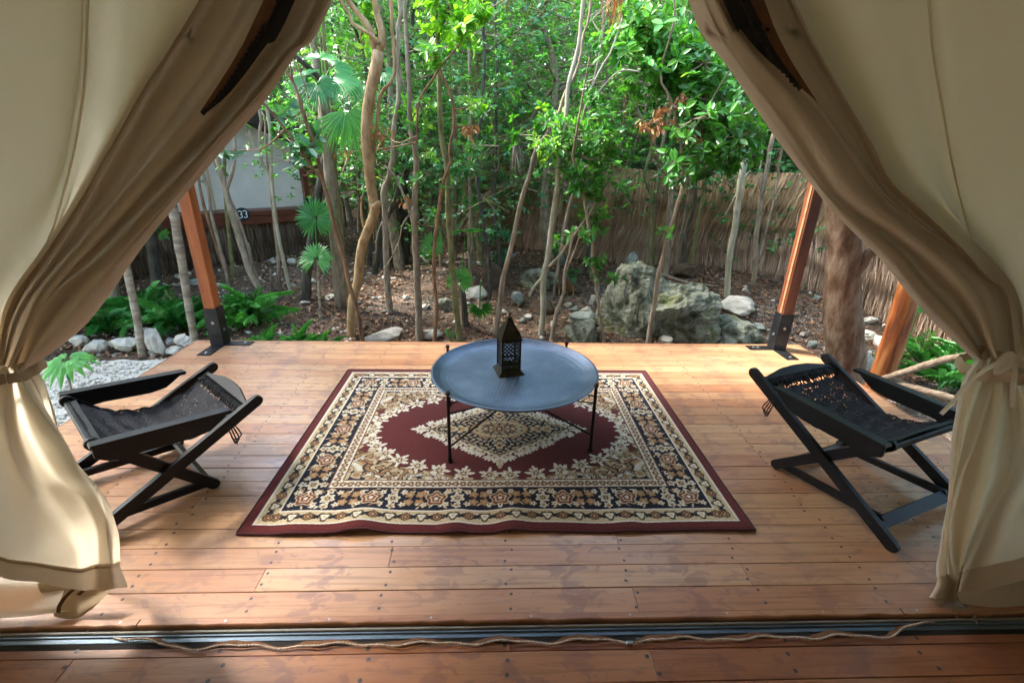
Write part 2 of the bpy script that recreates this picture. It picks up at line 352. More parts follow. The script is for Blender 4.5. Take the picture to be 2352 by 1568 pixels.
ni, nj = X.shape; ii, jj = np.meshgrid(np.arange(ni-1), np.arange(nj-1), indexing='ij'); q = (ii*nj+jj).ravel()
o = link('ground', np_mesh('ground', np.c_[X.ravel(), Y.ravel(), Zg.ravel()], np.c_[q, q+nj, q+nj+1, q+1], smooth=True), ground_mat())
tag(o, 'brown forest floor of soil and limestone crumbs under the trees', 'ground', kind='structure')

GRAVEL = pm('pale_gravel', [(.3, (.56, .50, .41)), (.5, (.72, .66, .56)), (.7, (.82, .77, .68))], 45, rough=.95, spec=.1, bmp=1.0, bd=.02, bscale=90)
# gravel path beside the deck, sheet following the soil
def near_poly(n=60):
    xs_ = np.linspace(-9, -2.62, 70); ys_ = np.linspace(-2, 4.25, 50)
    Xg, Yg = np.meshgrid(xs_, ys_, indexing='ij')
    Yg = np.where(Yg > 4.0, Yg+.09*np.sin(Xg*5)+.05*np.sin(Xg*13), Yg)
    Yg = Yg-.10*ss(-3.5, -6.5, -(-Xg))*0
    return Xg, Yg, gz(Xg, Yg)+.012+.006*np.sin(Xg*17)*np.sin(Yg*15)
Xg, Yg, Zz = near_poly(); mb = MB(); mb.grid(np.stack([Xg, Yg, Zz], -1))
tag(mb.build('gravel_path', GRAVEL, smooth=True), 'pale crushed gravel path beside the wooden deck', 'path', kind='structure')

# ---------------------------------------------------------------- deck and floor, plank by plank
PITCHW = .10705
def plank_mesh(x0, x1, y0, y1, zt, th=.022, bow=0.0):
    mb = MB(); box(mb, (x0, y0, zt-th), (x1, y1, zt), ch=.0014); return mb.mesh('plank')
def lay(parent, mat, rows, x0, x1, zt, seed, joist=.48, off=.06):
    rnd = random.Random(seed)
    for (ya, yb) in rows:
        js = [off+joist*k for k in range(-12, 13) if x0+.5 < off+joist*k < x1-.5]
        nj_ = rnd.choice([1, 1, 2, 2]); cuts = sorted(rnd.sample(js, nj_))
        while nj_ == 2 and cuts[1]-cuts[0] < 1.3: cuts = sorted(rnd.sample(js, nj_))
        e = [x0+rnd.uniform(-.006, .006)]+cuts+[x1+rnd.uniform(-.006, .006)]
        for a, b in zip(e[:-1], e[1:]):
            me = plank_mesh(a+.0008, b-.0008, ya+rnd.uniform(.0007, .0015), yb-rnd.uniform(.0007, .0015), zt+rnd.uniform(-.0012, .0008))
            link('plank', me, mat, parent)
def nails(parent, rows, x0, x1, zt, joist=.48, off=.06, r=.0062, seed=3):
    rnd = random.Random(seed); mb = MB(); a = np.linspace(0, 2*math.pi, 8, endpoint=False)
    for (ya, yb) in rows:
        for k in range(-12, 13):
            x = off+joist*k
            if not (x0+.03 < x < x1-.03): continue
            for f in (.24, .76):
                px, py = x+rnd.uniform(-.02, .02), ya+(yb-ya)*f+rnd.uniform(-.006, .006)
                mb.add(np.c_[px+r*np.cos(a), py+r*np.sin(a), np.full(8, zt+.0016)], [tuple(range(8))])
    o = mb.build('nail_heads', NAILM, parent); tag(o, kind='stuff')
DX0, DX1, DYF = -2.56, 2.74, 3.812
deck = thing('wooden_deck', 'raised veranda deck of varnished orange planks outside the tent door', 'deck', (0, 2.5, 0))
rows = [(1.2012+PITCHW*k, 1.2012+PITCHW*(k+1)) for k in range(24)]
rows.append((rows[-1][1], DYF))
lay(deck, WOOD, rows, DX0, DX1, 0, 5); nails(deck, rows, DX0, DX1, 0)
FASC = pm('deck_fascia', [(.3, (.20, .09, .04)), (.6, (.32, .16, .08))], 4, (.6, 6, 6), .6, .3, bmp=.3)
for nm, lo, hi in (('fascia_board', (DX0-.026, 1.2, -.17), (DX0-.002, DYF+.03, -.006)), ('fascia_board', (DX1+.002, 1.2, -.17), (DX1+.026, DYF+.03, -.006)), ('fascia_board', (DX0-.001, DYF+.004, -.17), (DX1+.001, DYF+.028, -.004))):
    mb = MB(); box(mb, lo, hi, ch=.003); mb.build(nm, FASC, deck)
for k in range(5):
    for y in (1.5, 3.6):
        mb = MB(); x = -2.3+k*1.16; box(mb, (x-.05, y-.05, -.55), (x+.05, y+.05, -.16)); mb.build('support_post', FASC, deck)
mb = MB(); box(mb, (DX0, 1.25, -.165), (DX1, DYF, -.026)); mb.build('joist_frame', FASC, deck)
# threshold: nosing strips, screws, dark gap, aluminium track
for a, b in ((-3.2, -1.24), (-1.236, 1.52), (1.524, 3.2)):
    mb = MB(); n = 60; xs_ = np.linspace(a, b, n); rag = 1.1755+.0016*RNG.normal(size=n)
    G_ = np.stack([np.stack([xs_, np.full(n, 1.2003), np.full(n, -.024)], -1), np.stack([xs_, np.full(n, 1.2003), np.full(n, .003)], -1), np.stack([xs_, rag+.003, np.full(n, .003)], -1), np.stack([xs_, rag, np.full(n, -.001)], -1), np.stack([xs_, rag+.002, np.full(n, -.024)], -1)], 0)
    mb.grid(G_); mb.build('nosing_strip', WOOD, deck)
mb = MB(); a = np.linspace(0, 2*math.pi, 8, endpoint=False)
for x in np.arange(-1.3, 1.6, .36): mb.add(np.c_[x+.0045*np.cos(a), 1.189+.0045*np.sin(a), np.full(8, .0045)], [tuple(range(8))])
tag(mb.build('screw_heads', BOLT, deck), kind='stuff')

FZ = -.028
floor = thing('tent_floor', 'darker red-brown plank floor inside the tent by the zip threshold', 'floor', (0, 0, FZ))
floor['kind'] = 'structure'
irows = [(1.084-.108*k-.108, 1.084-.108*k) for k in range(-1, 34)]
irows[0] = (1.084, 1.174)
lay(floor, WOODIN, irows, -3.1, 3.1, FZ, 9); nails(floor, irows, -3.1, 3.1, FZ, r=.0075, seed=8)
mb = MB(); box(mb, (-3.1, -2.7, -.14), (3.1, 1.17, FZ-.023)); mb.build('subfloor', FASC, floor)
trk = thing('door_track', 'bluish aluminium track lying along the tent threshold', 'track', (0, 1.13, FZ))
mb = MB(); box(mb, (-1.95, 1.150, FZ), (2.05, 1.1565, FZ+.010), ch=.001); box(mb, (-1.95, 1.133, FZ), (2.05, 1.1495, FZ+.004), ch=.001); mb.build('rail', ALU, trk)
mb = MB(); box(mb, (-1.95, 1.160, FZ), (2.05, 1.168, FZ+.016), ch=.001); mb.build('seal_strip', pm('grey_seal', [(.3, (.20, .19, .17)), (.7, (.30, .29, .26))], 30, (.2, 3, 3), .6, bmp=.1), trk)
mb = MB(); box(mb, (-3.0, 1.114, FZ-.002), (3.0, 1.172, FZ+.0008)); mb.build('gap_shade_strip', NETM, trk)  # dark strip over the plank, paints in the shade of the gap
# floor zip: wavy coil with teeth
zx = np.linspace(-1.30, 1.63, 900)
zy = 1.108+.005*np.sin(zx*21+.8*np.sin(zx*5))+.003*np.sin(zx*47+1)+.015*ss(-1.0, -1.3, -(-zx))*0
zy = zy+.045*ss(-1.02, -1.32, zx)*1.0+.05*ss(1.38, 1.63, zx)
zp = np.c_[zx, zy, FZ+.012+.004*np.sin(zx*21+1.2)]
rr = .0034*(1+.28*np.sign(np.sin(np.arange(900)*math.pi*.62)))
zt = thing('floor_zip', 'wavy brown zip coil lying along the threshold inside the tent door', 'zip', (0, 1.11, FZ))
mb = MB(); tube(mb, zp, rr, 6); mb.build('coil', ZIPM, zt)
mb = MB(); P2 = zp+np.array([0, .006, -.004]); mb.grid(np.stack([P2, P2+np.array([0, .011, -.006]), P2+np.array([0, .02, -.008])], 0)); mb.build('tape', TAPE, zt, smooth=True)
mb = MB(); c = zp[545]; box(mb, (c[0]-.012, c[1]-.008, c[2]-.003), (c[0]+.012, c[1]+.004, c[2]+.008), ch=.002); tube(mb, [c+[.010, 0, .004], c+[.03, .01, .008], c+[.045, .012, .004]], [.003, .003, .002], 5); mb.build('slider', BOLT, zt)

# ---------------------------------------------------------------- tent shell round the camera
tent = thing('canvas_tent', 'beige canvas tent walls and roof around the open doorway', 'tent', (0, -.7, FZ))
def sheet(name, pts, mat, parent, nu=14, nv=14, sag=.03):
    p = [np.array(a, float) for a in pts]; G_ = np.zeros((nu, nv, 3)); n = np.cross(p[1]-p[0], p[3]-p[0]); n /= np.linalg.norm(n)
    for i in range(nu):
        for j in range(nv):
            u, v = i/(nu-1), j/(nv-1)
            G_[i, j] = (p[0]*(1-u)+p[1]*u)*(1-v)+(p[3]*(1-u)+p[2]*u)*v+n*sag*math.sin(math.pi*u)*math.sin(math.pi*v)
    mb = MB(); mb.grid(G_); return mb.build(name, mat, parent, smooth=True)
TX, TB, TH, TR = 3.12, -2.75, 2.15, 3.3
sheet('side_wall', [(-TX, 1.30, FZ), (-TX, TB, FZ), (-TX, TB, TH), (-TX, 1.30, TH)], CANVW, tent)
sheet('side_wall', [(TX, 1.30, FZ), (TX, TB, FZ), (TX, TB, TH), (TX, 1.30, TH)], CANVW, tent)
sheet('back_wall', [(-TX, TB, FZ), (TX, TB, FZ), (TX, TB, TR), (-TX, TB, TR)], CANVW, tent)
sheet('roof_panel', [(-TX-.1, 1.35, TH), (-TX-.1, TB, TH), (0, TB, TR), (0, 1.35, TR)], CANVW, tent)
sheet('roof_panel', [(TX+.1, 1.35, TH), (TX+.1, TB, TH), (0, TB, TR), (0, 1.35, TR)], CANVW, tent)
mb = MB(); mb.grid(np.array([[[x, 1.29, z] for z in np.linspace(2.42, max(2.44, TR-(TR-TH)*abs(x)/TX), 5)] for x in np.linspace(-TX, TX, 25)])); mb.build('front_gable', CANVW, tent, smooth=True)
for s in (-1, 1):
    xs_ = np.linspace(s*1.92, s*TX, 20)
    mb = MB(); mb.grid(np.array([[[x, 1.285+.012*math.sin(x*9), z] for z in np.linspace(FZ+.01, 2.45, 18)] for x in xs_])); mb.build('front_wall', CANVW, tent, smooth=True)

# ---------------------------------------------------------------- door curtains, lofted through their fold lines
YC = 1.215
def line(conv, pts, off, up=True, ytop=None, z0=2.46):
    out = [atY(*conv(*p), YC+(off if not isinstance(off, (list, tuple)) else np.interp(i/(len(pts)-1), np.linspace(0, 1, len(off)), off))) for i, p in enumerate(pts)]
    out = np.array(out)
    if up:
        d = out[0]-out[1]; d = d/abs(d[2]); k = max(.05, z0-out[0][2]); t = out[0]+d*k
        lim = .03
        if conv is Z8: t[0] = min(t[0], -lim)
        else: t[0] = max(t[0], lim)
        out = np.vstack([t, out])
    return out
def loft(lines, n=60, sub=6):
    L = np.array([crm(l, n) for l in lines]); k = (len(lines)-1)*sub+1
    G_ = np.stack([np.stack([crm_u(L[:, j], k)], 0)[0] for j in range(n)], 1); return G_
def crm_u(P, n):
    P = np.asarray(P); Q = np.vstack([2*P[0]-P[1], P, 2*P[-1]-P[-2]]); m_ = len(P)-1; out = []
    for t in np.linspace(0, m_, n):
        i = min(int(t), m_-1); u = t-i; a, b, c, e = Q[i], Q[i+1], Q[i+2], Q[i+3]
        out.append(.5*((2*b)+(-a+c)*u+(2*a-5*b+4*c-e)*u*u+(-a+3*b-3*c+e)*u**3))
    return np.array(out)
def curtain(parent, name, lines, mat, n=60, sub=6):
    mb = MB(); mb.grid(crease(loft(lines, n, sub))); return mb.build(name, mat, parent, smooth=True)
def crease(G_, tie_end=1):
    a, b_ = G_.shape[:2]; u = np.linspace(0, 1, a)[:, None]*a/6; v = np.linspace(0, 1, b_)[None]
    k = v if tie_end else 1-v
    w = .0022*np.sin(u*5.1+3*np.sin(v*5+u*.7))+.0016*np.sin(u*9.7-v*9+2)+.0045*k**3*np.sin(u*7.3+v*6)+.0014*np.sin(v*34+u*3.3)*np.sin(u*1.9)
    H_ = G_.copy(); H_[..., 1] += w; return H_

def band(mb, c, rx, ry, h, tilt):
    a = np.linspace(0, 2*math.pi, 60, endpoint=False); rows_ = []
    for dz, k in ((-h/2, .97), (-h/4, 1.0), (h/4, 1.0), (h/2, .97)):
        w = 1+.03*np.sin(a*9)+.02*np.sin(a*17+1)
        rows_.append(np.c_[c[0]+rx*k*w*np.cos(a), c[1]+ry*k*w*np.sin(a), c[2]+dz+tilt*np.cos(a)+.004*np.sin(a*5)])
    mb.grid(np.array(rows_), closed_v=True)
lc = thing('door_curtain', 'cream canvas door curtain tied back, its bright hem hanging over pale sill flap', 'curtain', tuple(atZ(60, 1400, FZ)))
LT = np.array(atY(25, 858, YC))
ol = lambda x, z, o: np.array([x, YC+o, z])
upL = [
 np.array([ol(-3.1, 2.46, 0), ol(-2.7, 2.0, .0), ol(-2.2, 1.5, .01), ol(-1.75, 1.1, 0), LT+[-.10, .02, .02]]),
 np.array([ol(-2.35, 2.46, .03), ol(-2.1, 2.0, .02), ol(-1.85, 1.5, .03), ol(-1.6, 1.15, .02), LT+[-.09, -.02, .01]]),
 line(Z8, [(120, 0), (110, 350), (60, 720), (-60, 1050), (-120, 1330), (-70, 1530)], [.0, 0, .0, .02]),
 line(Z8, [(370, 0), (350, 400), (290, 720), (200, 1020), (60, 1300), (-20, 1520)], [-.015, -.015, -.01, .0]),
 line(Z8, [(640, 0), (570, 250), (470, 520), (330, 800), (170, 1060), (20, 1300), (-12, 1530)], [.01, .01, .0, .01]),
 line(Z8, [(840, 0), (740, 160), (600, 370), (480, 580), (330, 850), (190, 1070), (50, 1280), (-5, 1530)], [-.045, -.045, -.04, -.02]),
 line(Z8, [(880, 0), (775, 175), (630, 390), (510, 600), (360, 865), (220, 1085), (70, 1300), (5, 1535)], [.02, .03, .04, .0]),
 line(Z8, [(1000, 30), (870, 250), (730, 460), (560, 690), (400, 900), (220, 1110), (80, 1320), (15, 1535)], [.0, .0, .01, .0]),
 line(Z8, [(1090, 0), (960, 250), (850, 410), (700, 600), (490, 850), (320, 1050), (150, 1250), (30, 1540)], [.035, .05, .05, .02]),
 line(Z8, [(1215, 0), (1080, 220), (930, 425), (710, 670), (460, 950), (300, 1130), (180, 1290), (50, 1545)], [-.04, -.04, -.04, -.03]),
 line(Z8, [(1330, 0), (1180, 230), (1040, 410), (850, 630), (640, 850), (420, 1080), (250, 1210), (140, 1340), (70, 1550)], [.045, .05, .06, .05]),
 line(Z8, [(1372, 0), (1218, 225), (1080, 410), (930, 570), (770, 770), (540, 1030), (390, 1200), (270, 1350), (95, 1550)], [-.03, -.03, -.035, -.03]),
 line(Z8, [(1395, 0), (1240, 230), (1100, 440), (960, 600), (800, 790), (740, 860), (560, 1090), (490, 1190), (440, 1260), (340, 1380), (200, 1490), (100, 1555)], [.02, .02, .02, .02]),
 line(Z8, [(1360, 0), (1200, 250), (1060, 450), (920, 610), (760, 800), (560, 1050), (420, 1230), (310, 1370), (190, 1470), (90, 1552)], [.08, .09, .09, .06]),
]
Gu = crease(loft(upL, 70, 6))
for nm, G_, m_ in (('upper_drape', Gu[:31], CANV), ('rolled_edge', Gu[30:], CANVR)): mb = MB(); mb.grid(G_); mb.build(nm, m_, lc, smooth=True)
def strip(parent, name, conv, a, b, off, mat, n=40, up=True):
    mb = MB(); la = crm(line(conv, a, off, up), n); lb = crm(line(conv, b, off, up), n); mb.grid(np.stack([la, (la+lb)/2+[0, -.004, 0], lb], 0)); return mb.build(name, mat, parent, smooth=True)
def seam(parent, L, w=.006, off=-.003):
    P_ = crm(L, 70)+np.array([0, off, 0]); mb = MB(); mb.grid(np.stack([P_+[-w/2, .003, 0], P_+[-w/2+.001, 0, 0], P_+[w/2-.001, 0, 0], P_+[w/2, .003, 0]], 0)); mb.build('seam', CANV, parent, smooth=True)
seam(lc, upL[3])
strip(lc, 'zip_tape', Z8, [(1108, 0), (1000, 220), (900, 380), (840, 470)], [(1165, 0), (1060, 190), (940, 370), (850, 475)], -.048, TAPE)
strip(lc, 'net_panel', Z8, [(1165, 0), (1060, 190), (940, 370), (850, 475)], [(1240, 0), (1110, 200), (970, 385), (860, 480)], -.052, NETM)
mb = MB(); P_ = crm(line(Z8, [(1172, 0), (1110, 110), (1045, 215), (940, 380), (850, 478)], -.058), 260); tube(mb, P_, .0035*(1+.4*np.sign(np.sin(np.arange(260)*1.9))), 6); mb.build('zip_coil', NETM, lc)
lowL = [
 np.array([LT+[-.12, .03, 0], ol(-1.75, .75, .03), ol(-2.1, .45, .02), ol(-2.4, .2, .0), ol(-2.5, .10, .0)]),
 np.array([LT+[-.10, -.03, 0], ol(-1.6, .75, -.02), ol(-1.85, .45, -.04), ol(-2.0, .2, -.03), ol(-2.05, .10, -.03)]),
 line(ZLL, [(-20, 240), (-70, 500), (-120, 800), (-160, 1150), (-160, 1225)], .02, False),
 line(ZLL, [(0, 242), (0, 600), (40, 900), (60, 1160), (60, 1250)], [-.03, -.02, -.03, -.02], False),
 line(ZLL, [(35, 240), (45, 450), (110, 660), (215, 860), (330, 1010), (390, 1175), (385, 1300)], [-.05, -.06, -.06, -.04], False),
 line(ZLL, [(75, 238), (120, 420), (200, 590), (300, 740), (420, 850), (490, 1000), (500, 1185), (500, 1305)], [.02, .05, .05, .01, .0], False),
 line(ZLL, [(100, 232), (150, 330), (235, 440), (335, 570), (420, 710), (505, 835), (545, 1000), (560, 1190), (570, 1302)], [-.03, -.05, -.06, -.02, -.02], False),
 line(ZLL, [(140, 215), (190, 300), (255, 420), (310, 540), (390, 680), (500, 800), (558, 920), (588, 1030), (600, 1185), (630, 1295)], [.0, .02, .03, .02, .01], False),
 line(ZLL, [(190, 200), (232, 270), (272, 400), (305, 510), (385, 655), (503, 792), (563, 900), (593, 1010), (607, 1180), (648, 1285)], [.03, .03, .04, .05, .05], False),
 line(ZLL, [(120, 215), (170, 300), (215, 420), (250, 540), (310, 680), (400, 800), (450, 920), (470, 1030), (490, 1180), (510, 1270)], [.09, .10, .11, .12, .13], False),
]
lowL = [np.vstack([l[0]+[0, .0, .04], l]) for l in lowL]
Gl = crease(loft(lowL, 60, 6), 0); k = 53
mb = MB(); mb.grid(Gl[:, :k]); mb.build('lower_drape', CANV, lc, smooth=True)
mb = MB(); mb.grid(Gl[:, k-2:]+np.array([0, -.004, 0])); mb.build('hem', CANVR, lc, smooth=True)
mb = MB(); mb.grid(np.stack([Gl[:, k-1]+[0, -.0065, .004], Gl[:, k-1]+[0, -.0075, 0], Gl[:, k-1]+[0, -.0065, -.004]], 1)); mb.build('stitching', CANVD, lc, smooth=True)
mb = MB(); a = np.linspace(0, 2*math.pi, 22)
band(mb, LT+np.array([-.035, .01, -.004]), .098, .082, .030, .012); mb.build('tie_band', CANVD, lc, smooth=True)
# pale sill flap and tapes under the hem
sf = thing('sill_flap', 'pale canvas sill flap folded along the floor under cream curtain hem', 'flap', tuple(atZ(80, 1415, FZ)))
def flap(conv, top, bot, off, mat, parent, name, nv=12, fold=.02):
    n = 30; ta = crm(np.array([atY(*conv(*p), YC+off) for p in top]), n); ba = crm(np.array([atY(*conv(*p), YC+off-.05) for p in bot]), n)
    ba[:, 2] = np.maximum(ba[:, 2], FZ+.002)
    G_ = np.array([[ta[i]*(1-v)+ba[i]*v+np.array([0, -fold*math.sin(v*math.pi*2.2+i*.12), 0]) for v in np.linspace(0, 1, nv)] for i in range(n)])
    mb = MB(); mb.grid(G_); return mb.build(name, mat, parent, smooth=True)
flap(ZLL, [(-300, 1150), (0, 1215), (150, 1255), (300, 1275)], [(-300, 1450), (0, 1437), (180, 1442), (340, 1440)], .035, CANV, sf, 'flap_sheet')
flap(ZLL, [(190, 1262), (300, 1270), (450, 1280), (612, 1270)], [(280, 1438), (340, 1448), (400, 1450), (462, 1416)], .045, CANVD, sf, 'corner_flap', fold=.007)
for pts in ([(395, 1290), (340, 1340), (305, 1390), (300, 1425)], [(440, 1300), (400, 1335)]):
    mb = MB(); P_ = crm(np.array([atY(*ZLL(*p), YC-.02) for p in pts]), 16); P_ = np.maximum(P_, [-9, -9, FZ+.004]); mb.grid(np.stack([P_+[-.008, 0, 0], P_+[.008, -.002, 0]], 0)); mb.build('zip_tape', TAPE, sf, smooth=True)
mb = MB(); P_ = np.array([atZ(*ZLL(*p), FZ+.006) for p in [(200, 1490), (260, 1470), (340, 1455), (420, 1465), (465, 1470), (470, 1510)]]); T_ = crm(P_, 24); mb.grid(np.stack([T_+[0, .018, .012], T_+[0, .004, .018], T_+[0, -.02, .002]], 0)); mb.build('frayed_strap', CANVD, sf, smooth=True)

rc = thing('door_curtain', 'shaded brown canvas door curtain gathered with a ribbon bow', 'curtain', tuple(atZ(2250, 1420, FZ)))
RTT = np.array(atY(2325, 838, YC))
upR = [
 line(ZR, [(130, 0), (190, 170), (280, 290), (370, 420), (470, 570), (640, 790), (730, 890), (840, 1000), (940, 1100), (1060, 1250), (1190, 1390), (1330, 1500)], [.08, .09, .09, .06]),
 line(ZR, [(90, 0), (150, 150), (240, 260), (330, 390), (430, 540), (500, 640), (600, 770), (690, 880), (800, 990), (900, 1090), (1020, 1240), (1150, 1380), (1295, 1512)], [.02, .02, .025, .03]),
 line(ZR, [(125, 0), (185, 140), (275, 270), (365, 400), (470, 550), (600, 730), (700, 850), (830, 970), (950, 1080), (1070, 1230), (1200, 1370), (1320, 1510)], [-.015, -.02, -.02, -.03]),
 line(ZR, [(170, 0), (240, 150), (340, 300), (440, 430), (550, 580), (660, 760), (740, 860), (860, 950), (1000, 1060), (1120, 1190), (1240, 1320), (1350, 1505)], [-.04, -.045, -.02, .03, .03]),
 line(ZR, [(215, 0), (290, 130), (400, 270), (520, 400), (640, 560), (740, 720), (830, 840), (960, 950), (1080, 1050), (1200, 1160), (1310, 1300), (1380, 1500)], [-.045, -.05, -.06, -.06, -.05]),
 line(ZR, [(280, 0), (350, 130), (460, 280), (560, 380), (680, 520), (790, 680), (880, 810), (1000, 920), (1120, 1010), (1250, 1110), (1370, 1260), (1400, 1500)], [.03, .04, .03, .01, .0]),
 line(ZR, [(400, 0), (460, 130), (560, 300), (650, 430), (760, 590), (860, 740), (940, 840), (1050, 930), (1170, 1020), (1290, 1120), (1400, 1240), (1430, 1495)], [.02, .03, .03, .03, .02]),
 line(ZR, [(500, 0), (580, 165), (700, 390), (820, 600), (905, 760), (1065, 915), (1195, 1030), (1320, 1160), (1415, 1255), (1450, 1495)], [.03, .03, .04, .05, .03]),
 line(ZR, [(540, 0), (620, 170), (740, 390), (860, 600), (940, 760), (1100, 910), (1230, 1030), (1350, 1160), (1440, 1250), (1475, 1490)], [-.035, -.035, -.045, -.05, -.03]),
 line(ZR, [(800, 0), (860, 200), (950, 450), (1050, 700), (1180, 870), (1300, 1000), (1420, 1140), (1490, 1280), (1490, 1490)], [.0, .0, .01, .0]),
 line(ZR, [(1100, 0), (1115, 190), (1160, 470), (1230, 830), (1330, 1130), (1460, 1270), (1510, 1490)], [-.01, -.01, -.015, -.01]),
 line(ZR, [(1400, 0), (1410, 300), (1440, 600), (1490, 900), (1560, 1200), (1560, 1490)], [.01, .01, .0, .02]),
 np.array([ol(2.4, 2.46, .03), ol(2.2, 2.0, .02), ol(1.98, 1.5, .03), ol(1.78, 1.15, .02), RTT+[.07, -.02, .0]]),
 np.array([ol(3.1, 2.46, 0), ol(2.8, 2.0, .0), ol(2.35, 1.5, .01), ol(1.9, 1.12, 0), RTT+[.09, .02, 0]]),
]
Gu = crease(loft(upR, 70, 6))
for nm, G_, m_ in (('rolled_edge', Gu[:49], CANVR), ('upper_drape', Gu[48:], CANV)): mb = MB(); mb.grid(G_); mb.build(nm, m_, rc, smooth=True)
seam(rc, upR[10])
strip(rc, 'net_panel', ZR, [(235, 0), (300, 110), (400, 230), (560, 365)], [(350, 0), (400, 110), (470, 240), (575, 380)], -.056, NETM)
strip(rc, 'zip_tape', ZR, [(350, 0), (400, 110), (470, 240), (575, 380)], [(410, 0), (450, 110), (520, 250), (640, 440)], -.05, TAPE)
mb = MB(); P_ = crm(line(ZR, [(310, 0), (370, 120), (450, 250), (560, 375)], -.064), 240); tube(mb, P_, .0038*(1+.4*np.sign(np.sin(np.arange(240)*1.9))), 6); mb.build('zip_coil', NETM, rc)
lowR = [
 line(ZLR, [(600, 225), (540, 300), (500, 430), (480, 620), (470, 850), (440, 1100), (400, 1250), (400, 1330), (380, 1400)], [.10, .11, .12, .12], False),
 line(ZLR, [(490, 210), (440, 280), (400, 420), (372, 600), (361, 830), (322, 1100), (292, 1250), (286, 1330), (245, 1410)], [.02, .02, .02, .02], False),
 line(ZLR, [(515, 215), (455, 330), (405, 520), (380, 700), (366, 850), (332, 1100), (310, 1250), (318, 1332), (285, 1416)], [-.02, -.03, -.03, -.02], False),
 line(ZLR, [(545, 225), (475, 400), (425, 620), (392, 800), (372, 920), (345, 1120), (345, 1260), (352, 1338), (330, 1416)], [.03, .04, .04, .03], False),
 line(ZLR, [(590, 245), (560, 420), (482, 640), (415, 820), (378, 960), (365, 1150), (385, 1280), (392, 1345), (372, 1410)], [-.03, -.05, -.05, -.01], False),
 line(ZLR, [(630, 255), (610, 500), (560, 800), (500, 1000), (450, 1150), (415, 1280), (400, 1340), (388, 1400)], [.02, .03, .05, .05, .03], False),
 line(ZLR, [(665, 262), (690, 500), (680, 780), (585, 950), (520, 1080), (470, 1200), (420, 1320), (400, 1385)], [-.04, -.05, -.05, -.06, -.06], False),
 line(ZLR, [(700, 258), (760, 500), (780, 750), (720, 920), (650, 1080), (600, 1190), (560, 1290), (520, 1375)], [.02, .02, .0, .0, -.02], False),
 line(ZLR, [(740, 255), (830, 500), (880, 760), (880, 960), (870, 1120), (860, 1200), (850, 1260), (840, 1300)], [-.03, -.03, -.03, -.03], False),
 np.array([RTT+[.12, .02, 0], ol(1.95, .75, .02), ol(2.25, .45, .0), ol(2.35, .25, .0), ol(2.4, .16, .0)]),
]
lowR = [np.vstack([l[0]+[0, .0, .05], l]) for l in lowR]
Gr = crease(loft(lowR, 60, 6), 0); k = 54
mb = MB(); mb.grid(Gr[:, :k]); mb.build('lower_drape', CANV, rc, smooth=True)
mb = MB(); mb.grid(Gr[:, k-2:]+np.array([0, -.004, 0])); mb.build('hem', CANVR, rc, smooth=True)
mb = MB(); a = np.linspace(0, 2*math.pi, 22)
band(mb, RTT+np.array([-.015, .01, -.008]), .114, .088, .036, .012); mb.build('tie_band', CANVD, rc, smooth=True)
def ribbon(pts, w, off, name):
    P_ = crm(np.array([atY(*ZLR(*p), YC+off) for p in pts]), 26); T, N, B_ = frames(P_); s = np.cross(T, [0, 1, 0]); s /= np.linalg.norm(s, axis=1)[:, None]
    mb = MB(); mb.grid(np.stack([P_-s*w/2, P_+[0, -.003, 0], P_+s*w/2], 0)); mb.build(name, CANV, rc, smooth=True)
ribbon([(690, 205), (600, 222), (520, 265), (430, 345), (370, 420), (312, 480)], .017, -.075, 'ribbon_tail')
ribbon([(690, 215), (688, 280), (680, 360), (678, 442)], .017, -.09, 'ribbon_tail')
ribbon([(690, 208), (735, 165), (775, 180), (760, 230), (700, 222)], .02, -.085, 'bow_loop')
ribbon([(690, 208), (660, 175), (610, 215), (600, 265), (680, 228)], .02, -.08, 'bow_loop')
sf = thing('sill_flap', 'grey-green canvas sill strip on the floor behind the brown curtain hem', 'flap', tuple(atZ(2300, 1390, FZ)))
flap(ZLR, [(400, 1240), (560, 1270), (760, 1260), (1100, 1200)], [(400, 1432), (560, 1442), (740, 1438), (1100, 1420)], .05, CANV, sf, 'flap_sheet')
for pts in ([(270, 1430), (320, 1440), (400, 1435), (440, 1470), (480, 1520)], [(330, 1420), (380, 1460), (370, 1500)], [(300, 1470), (350, 1440), (420, 1430)]):
    mb = MB(); P_ = np.array([atZ(*ZLR(*p), FZ+.02) for p in pts]); T_ = crm(P_, 18); mb.grid(np.stack([T_+[0, .02, .008], T_+[0, 0, .016], T_+[0, -.022, -.012]], 0)); mb.build('frayed_strap', CANVD, sf, smooth=True)

# ---------------------------------------------------------------- thatched roof over deck (only its fringe is in view)
roof = thing('thatched_roof', 'thatched palm roof over the deck with orange straw fringe hanging down', 'roof', (0, 1.5, 2.6))
EZ, EY, RZ = 2.95, 3.98, 4.5
TH2 = pm('roof_thatch', [(.3, (.10, .065, .035)), (.6, (.24, .16, .09)), (.8, (.34, .25, .15))], 5, (5, .6, .6), .9, .1, bmp=.9, bd=.04)
def slab(p, name):
    mb = MB(); v = np.array(p, float); t = np.array([0, 0, .14]); n = len(v)
    mb.add(np.vstack([v, v+t]), [tuple(range(n))[::-1], tuple(range(n, 2*n))]+[(i, (i+1) % n, n+(i+1) % n, n+i) for i in range(n)]); mb.build(name, TH2, roof)
slab([(-2.85, EY, EZ), (4.0, EY, EZ-.2), (1.0, 1.9, RZ), (-1.0, 1.9, RZ)], 'front_slope')  # unseen eaves shaped for light: cut short on one side, widened on the other
slab([(-2.85, -3.0, EZ), (-2.85, EY, EZ), (-1.0, 1.9, RZ), (-1.0, -3.0, RZ)], 'side_slope')
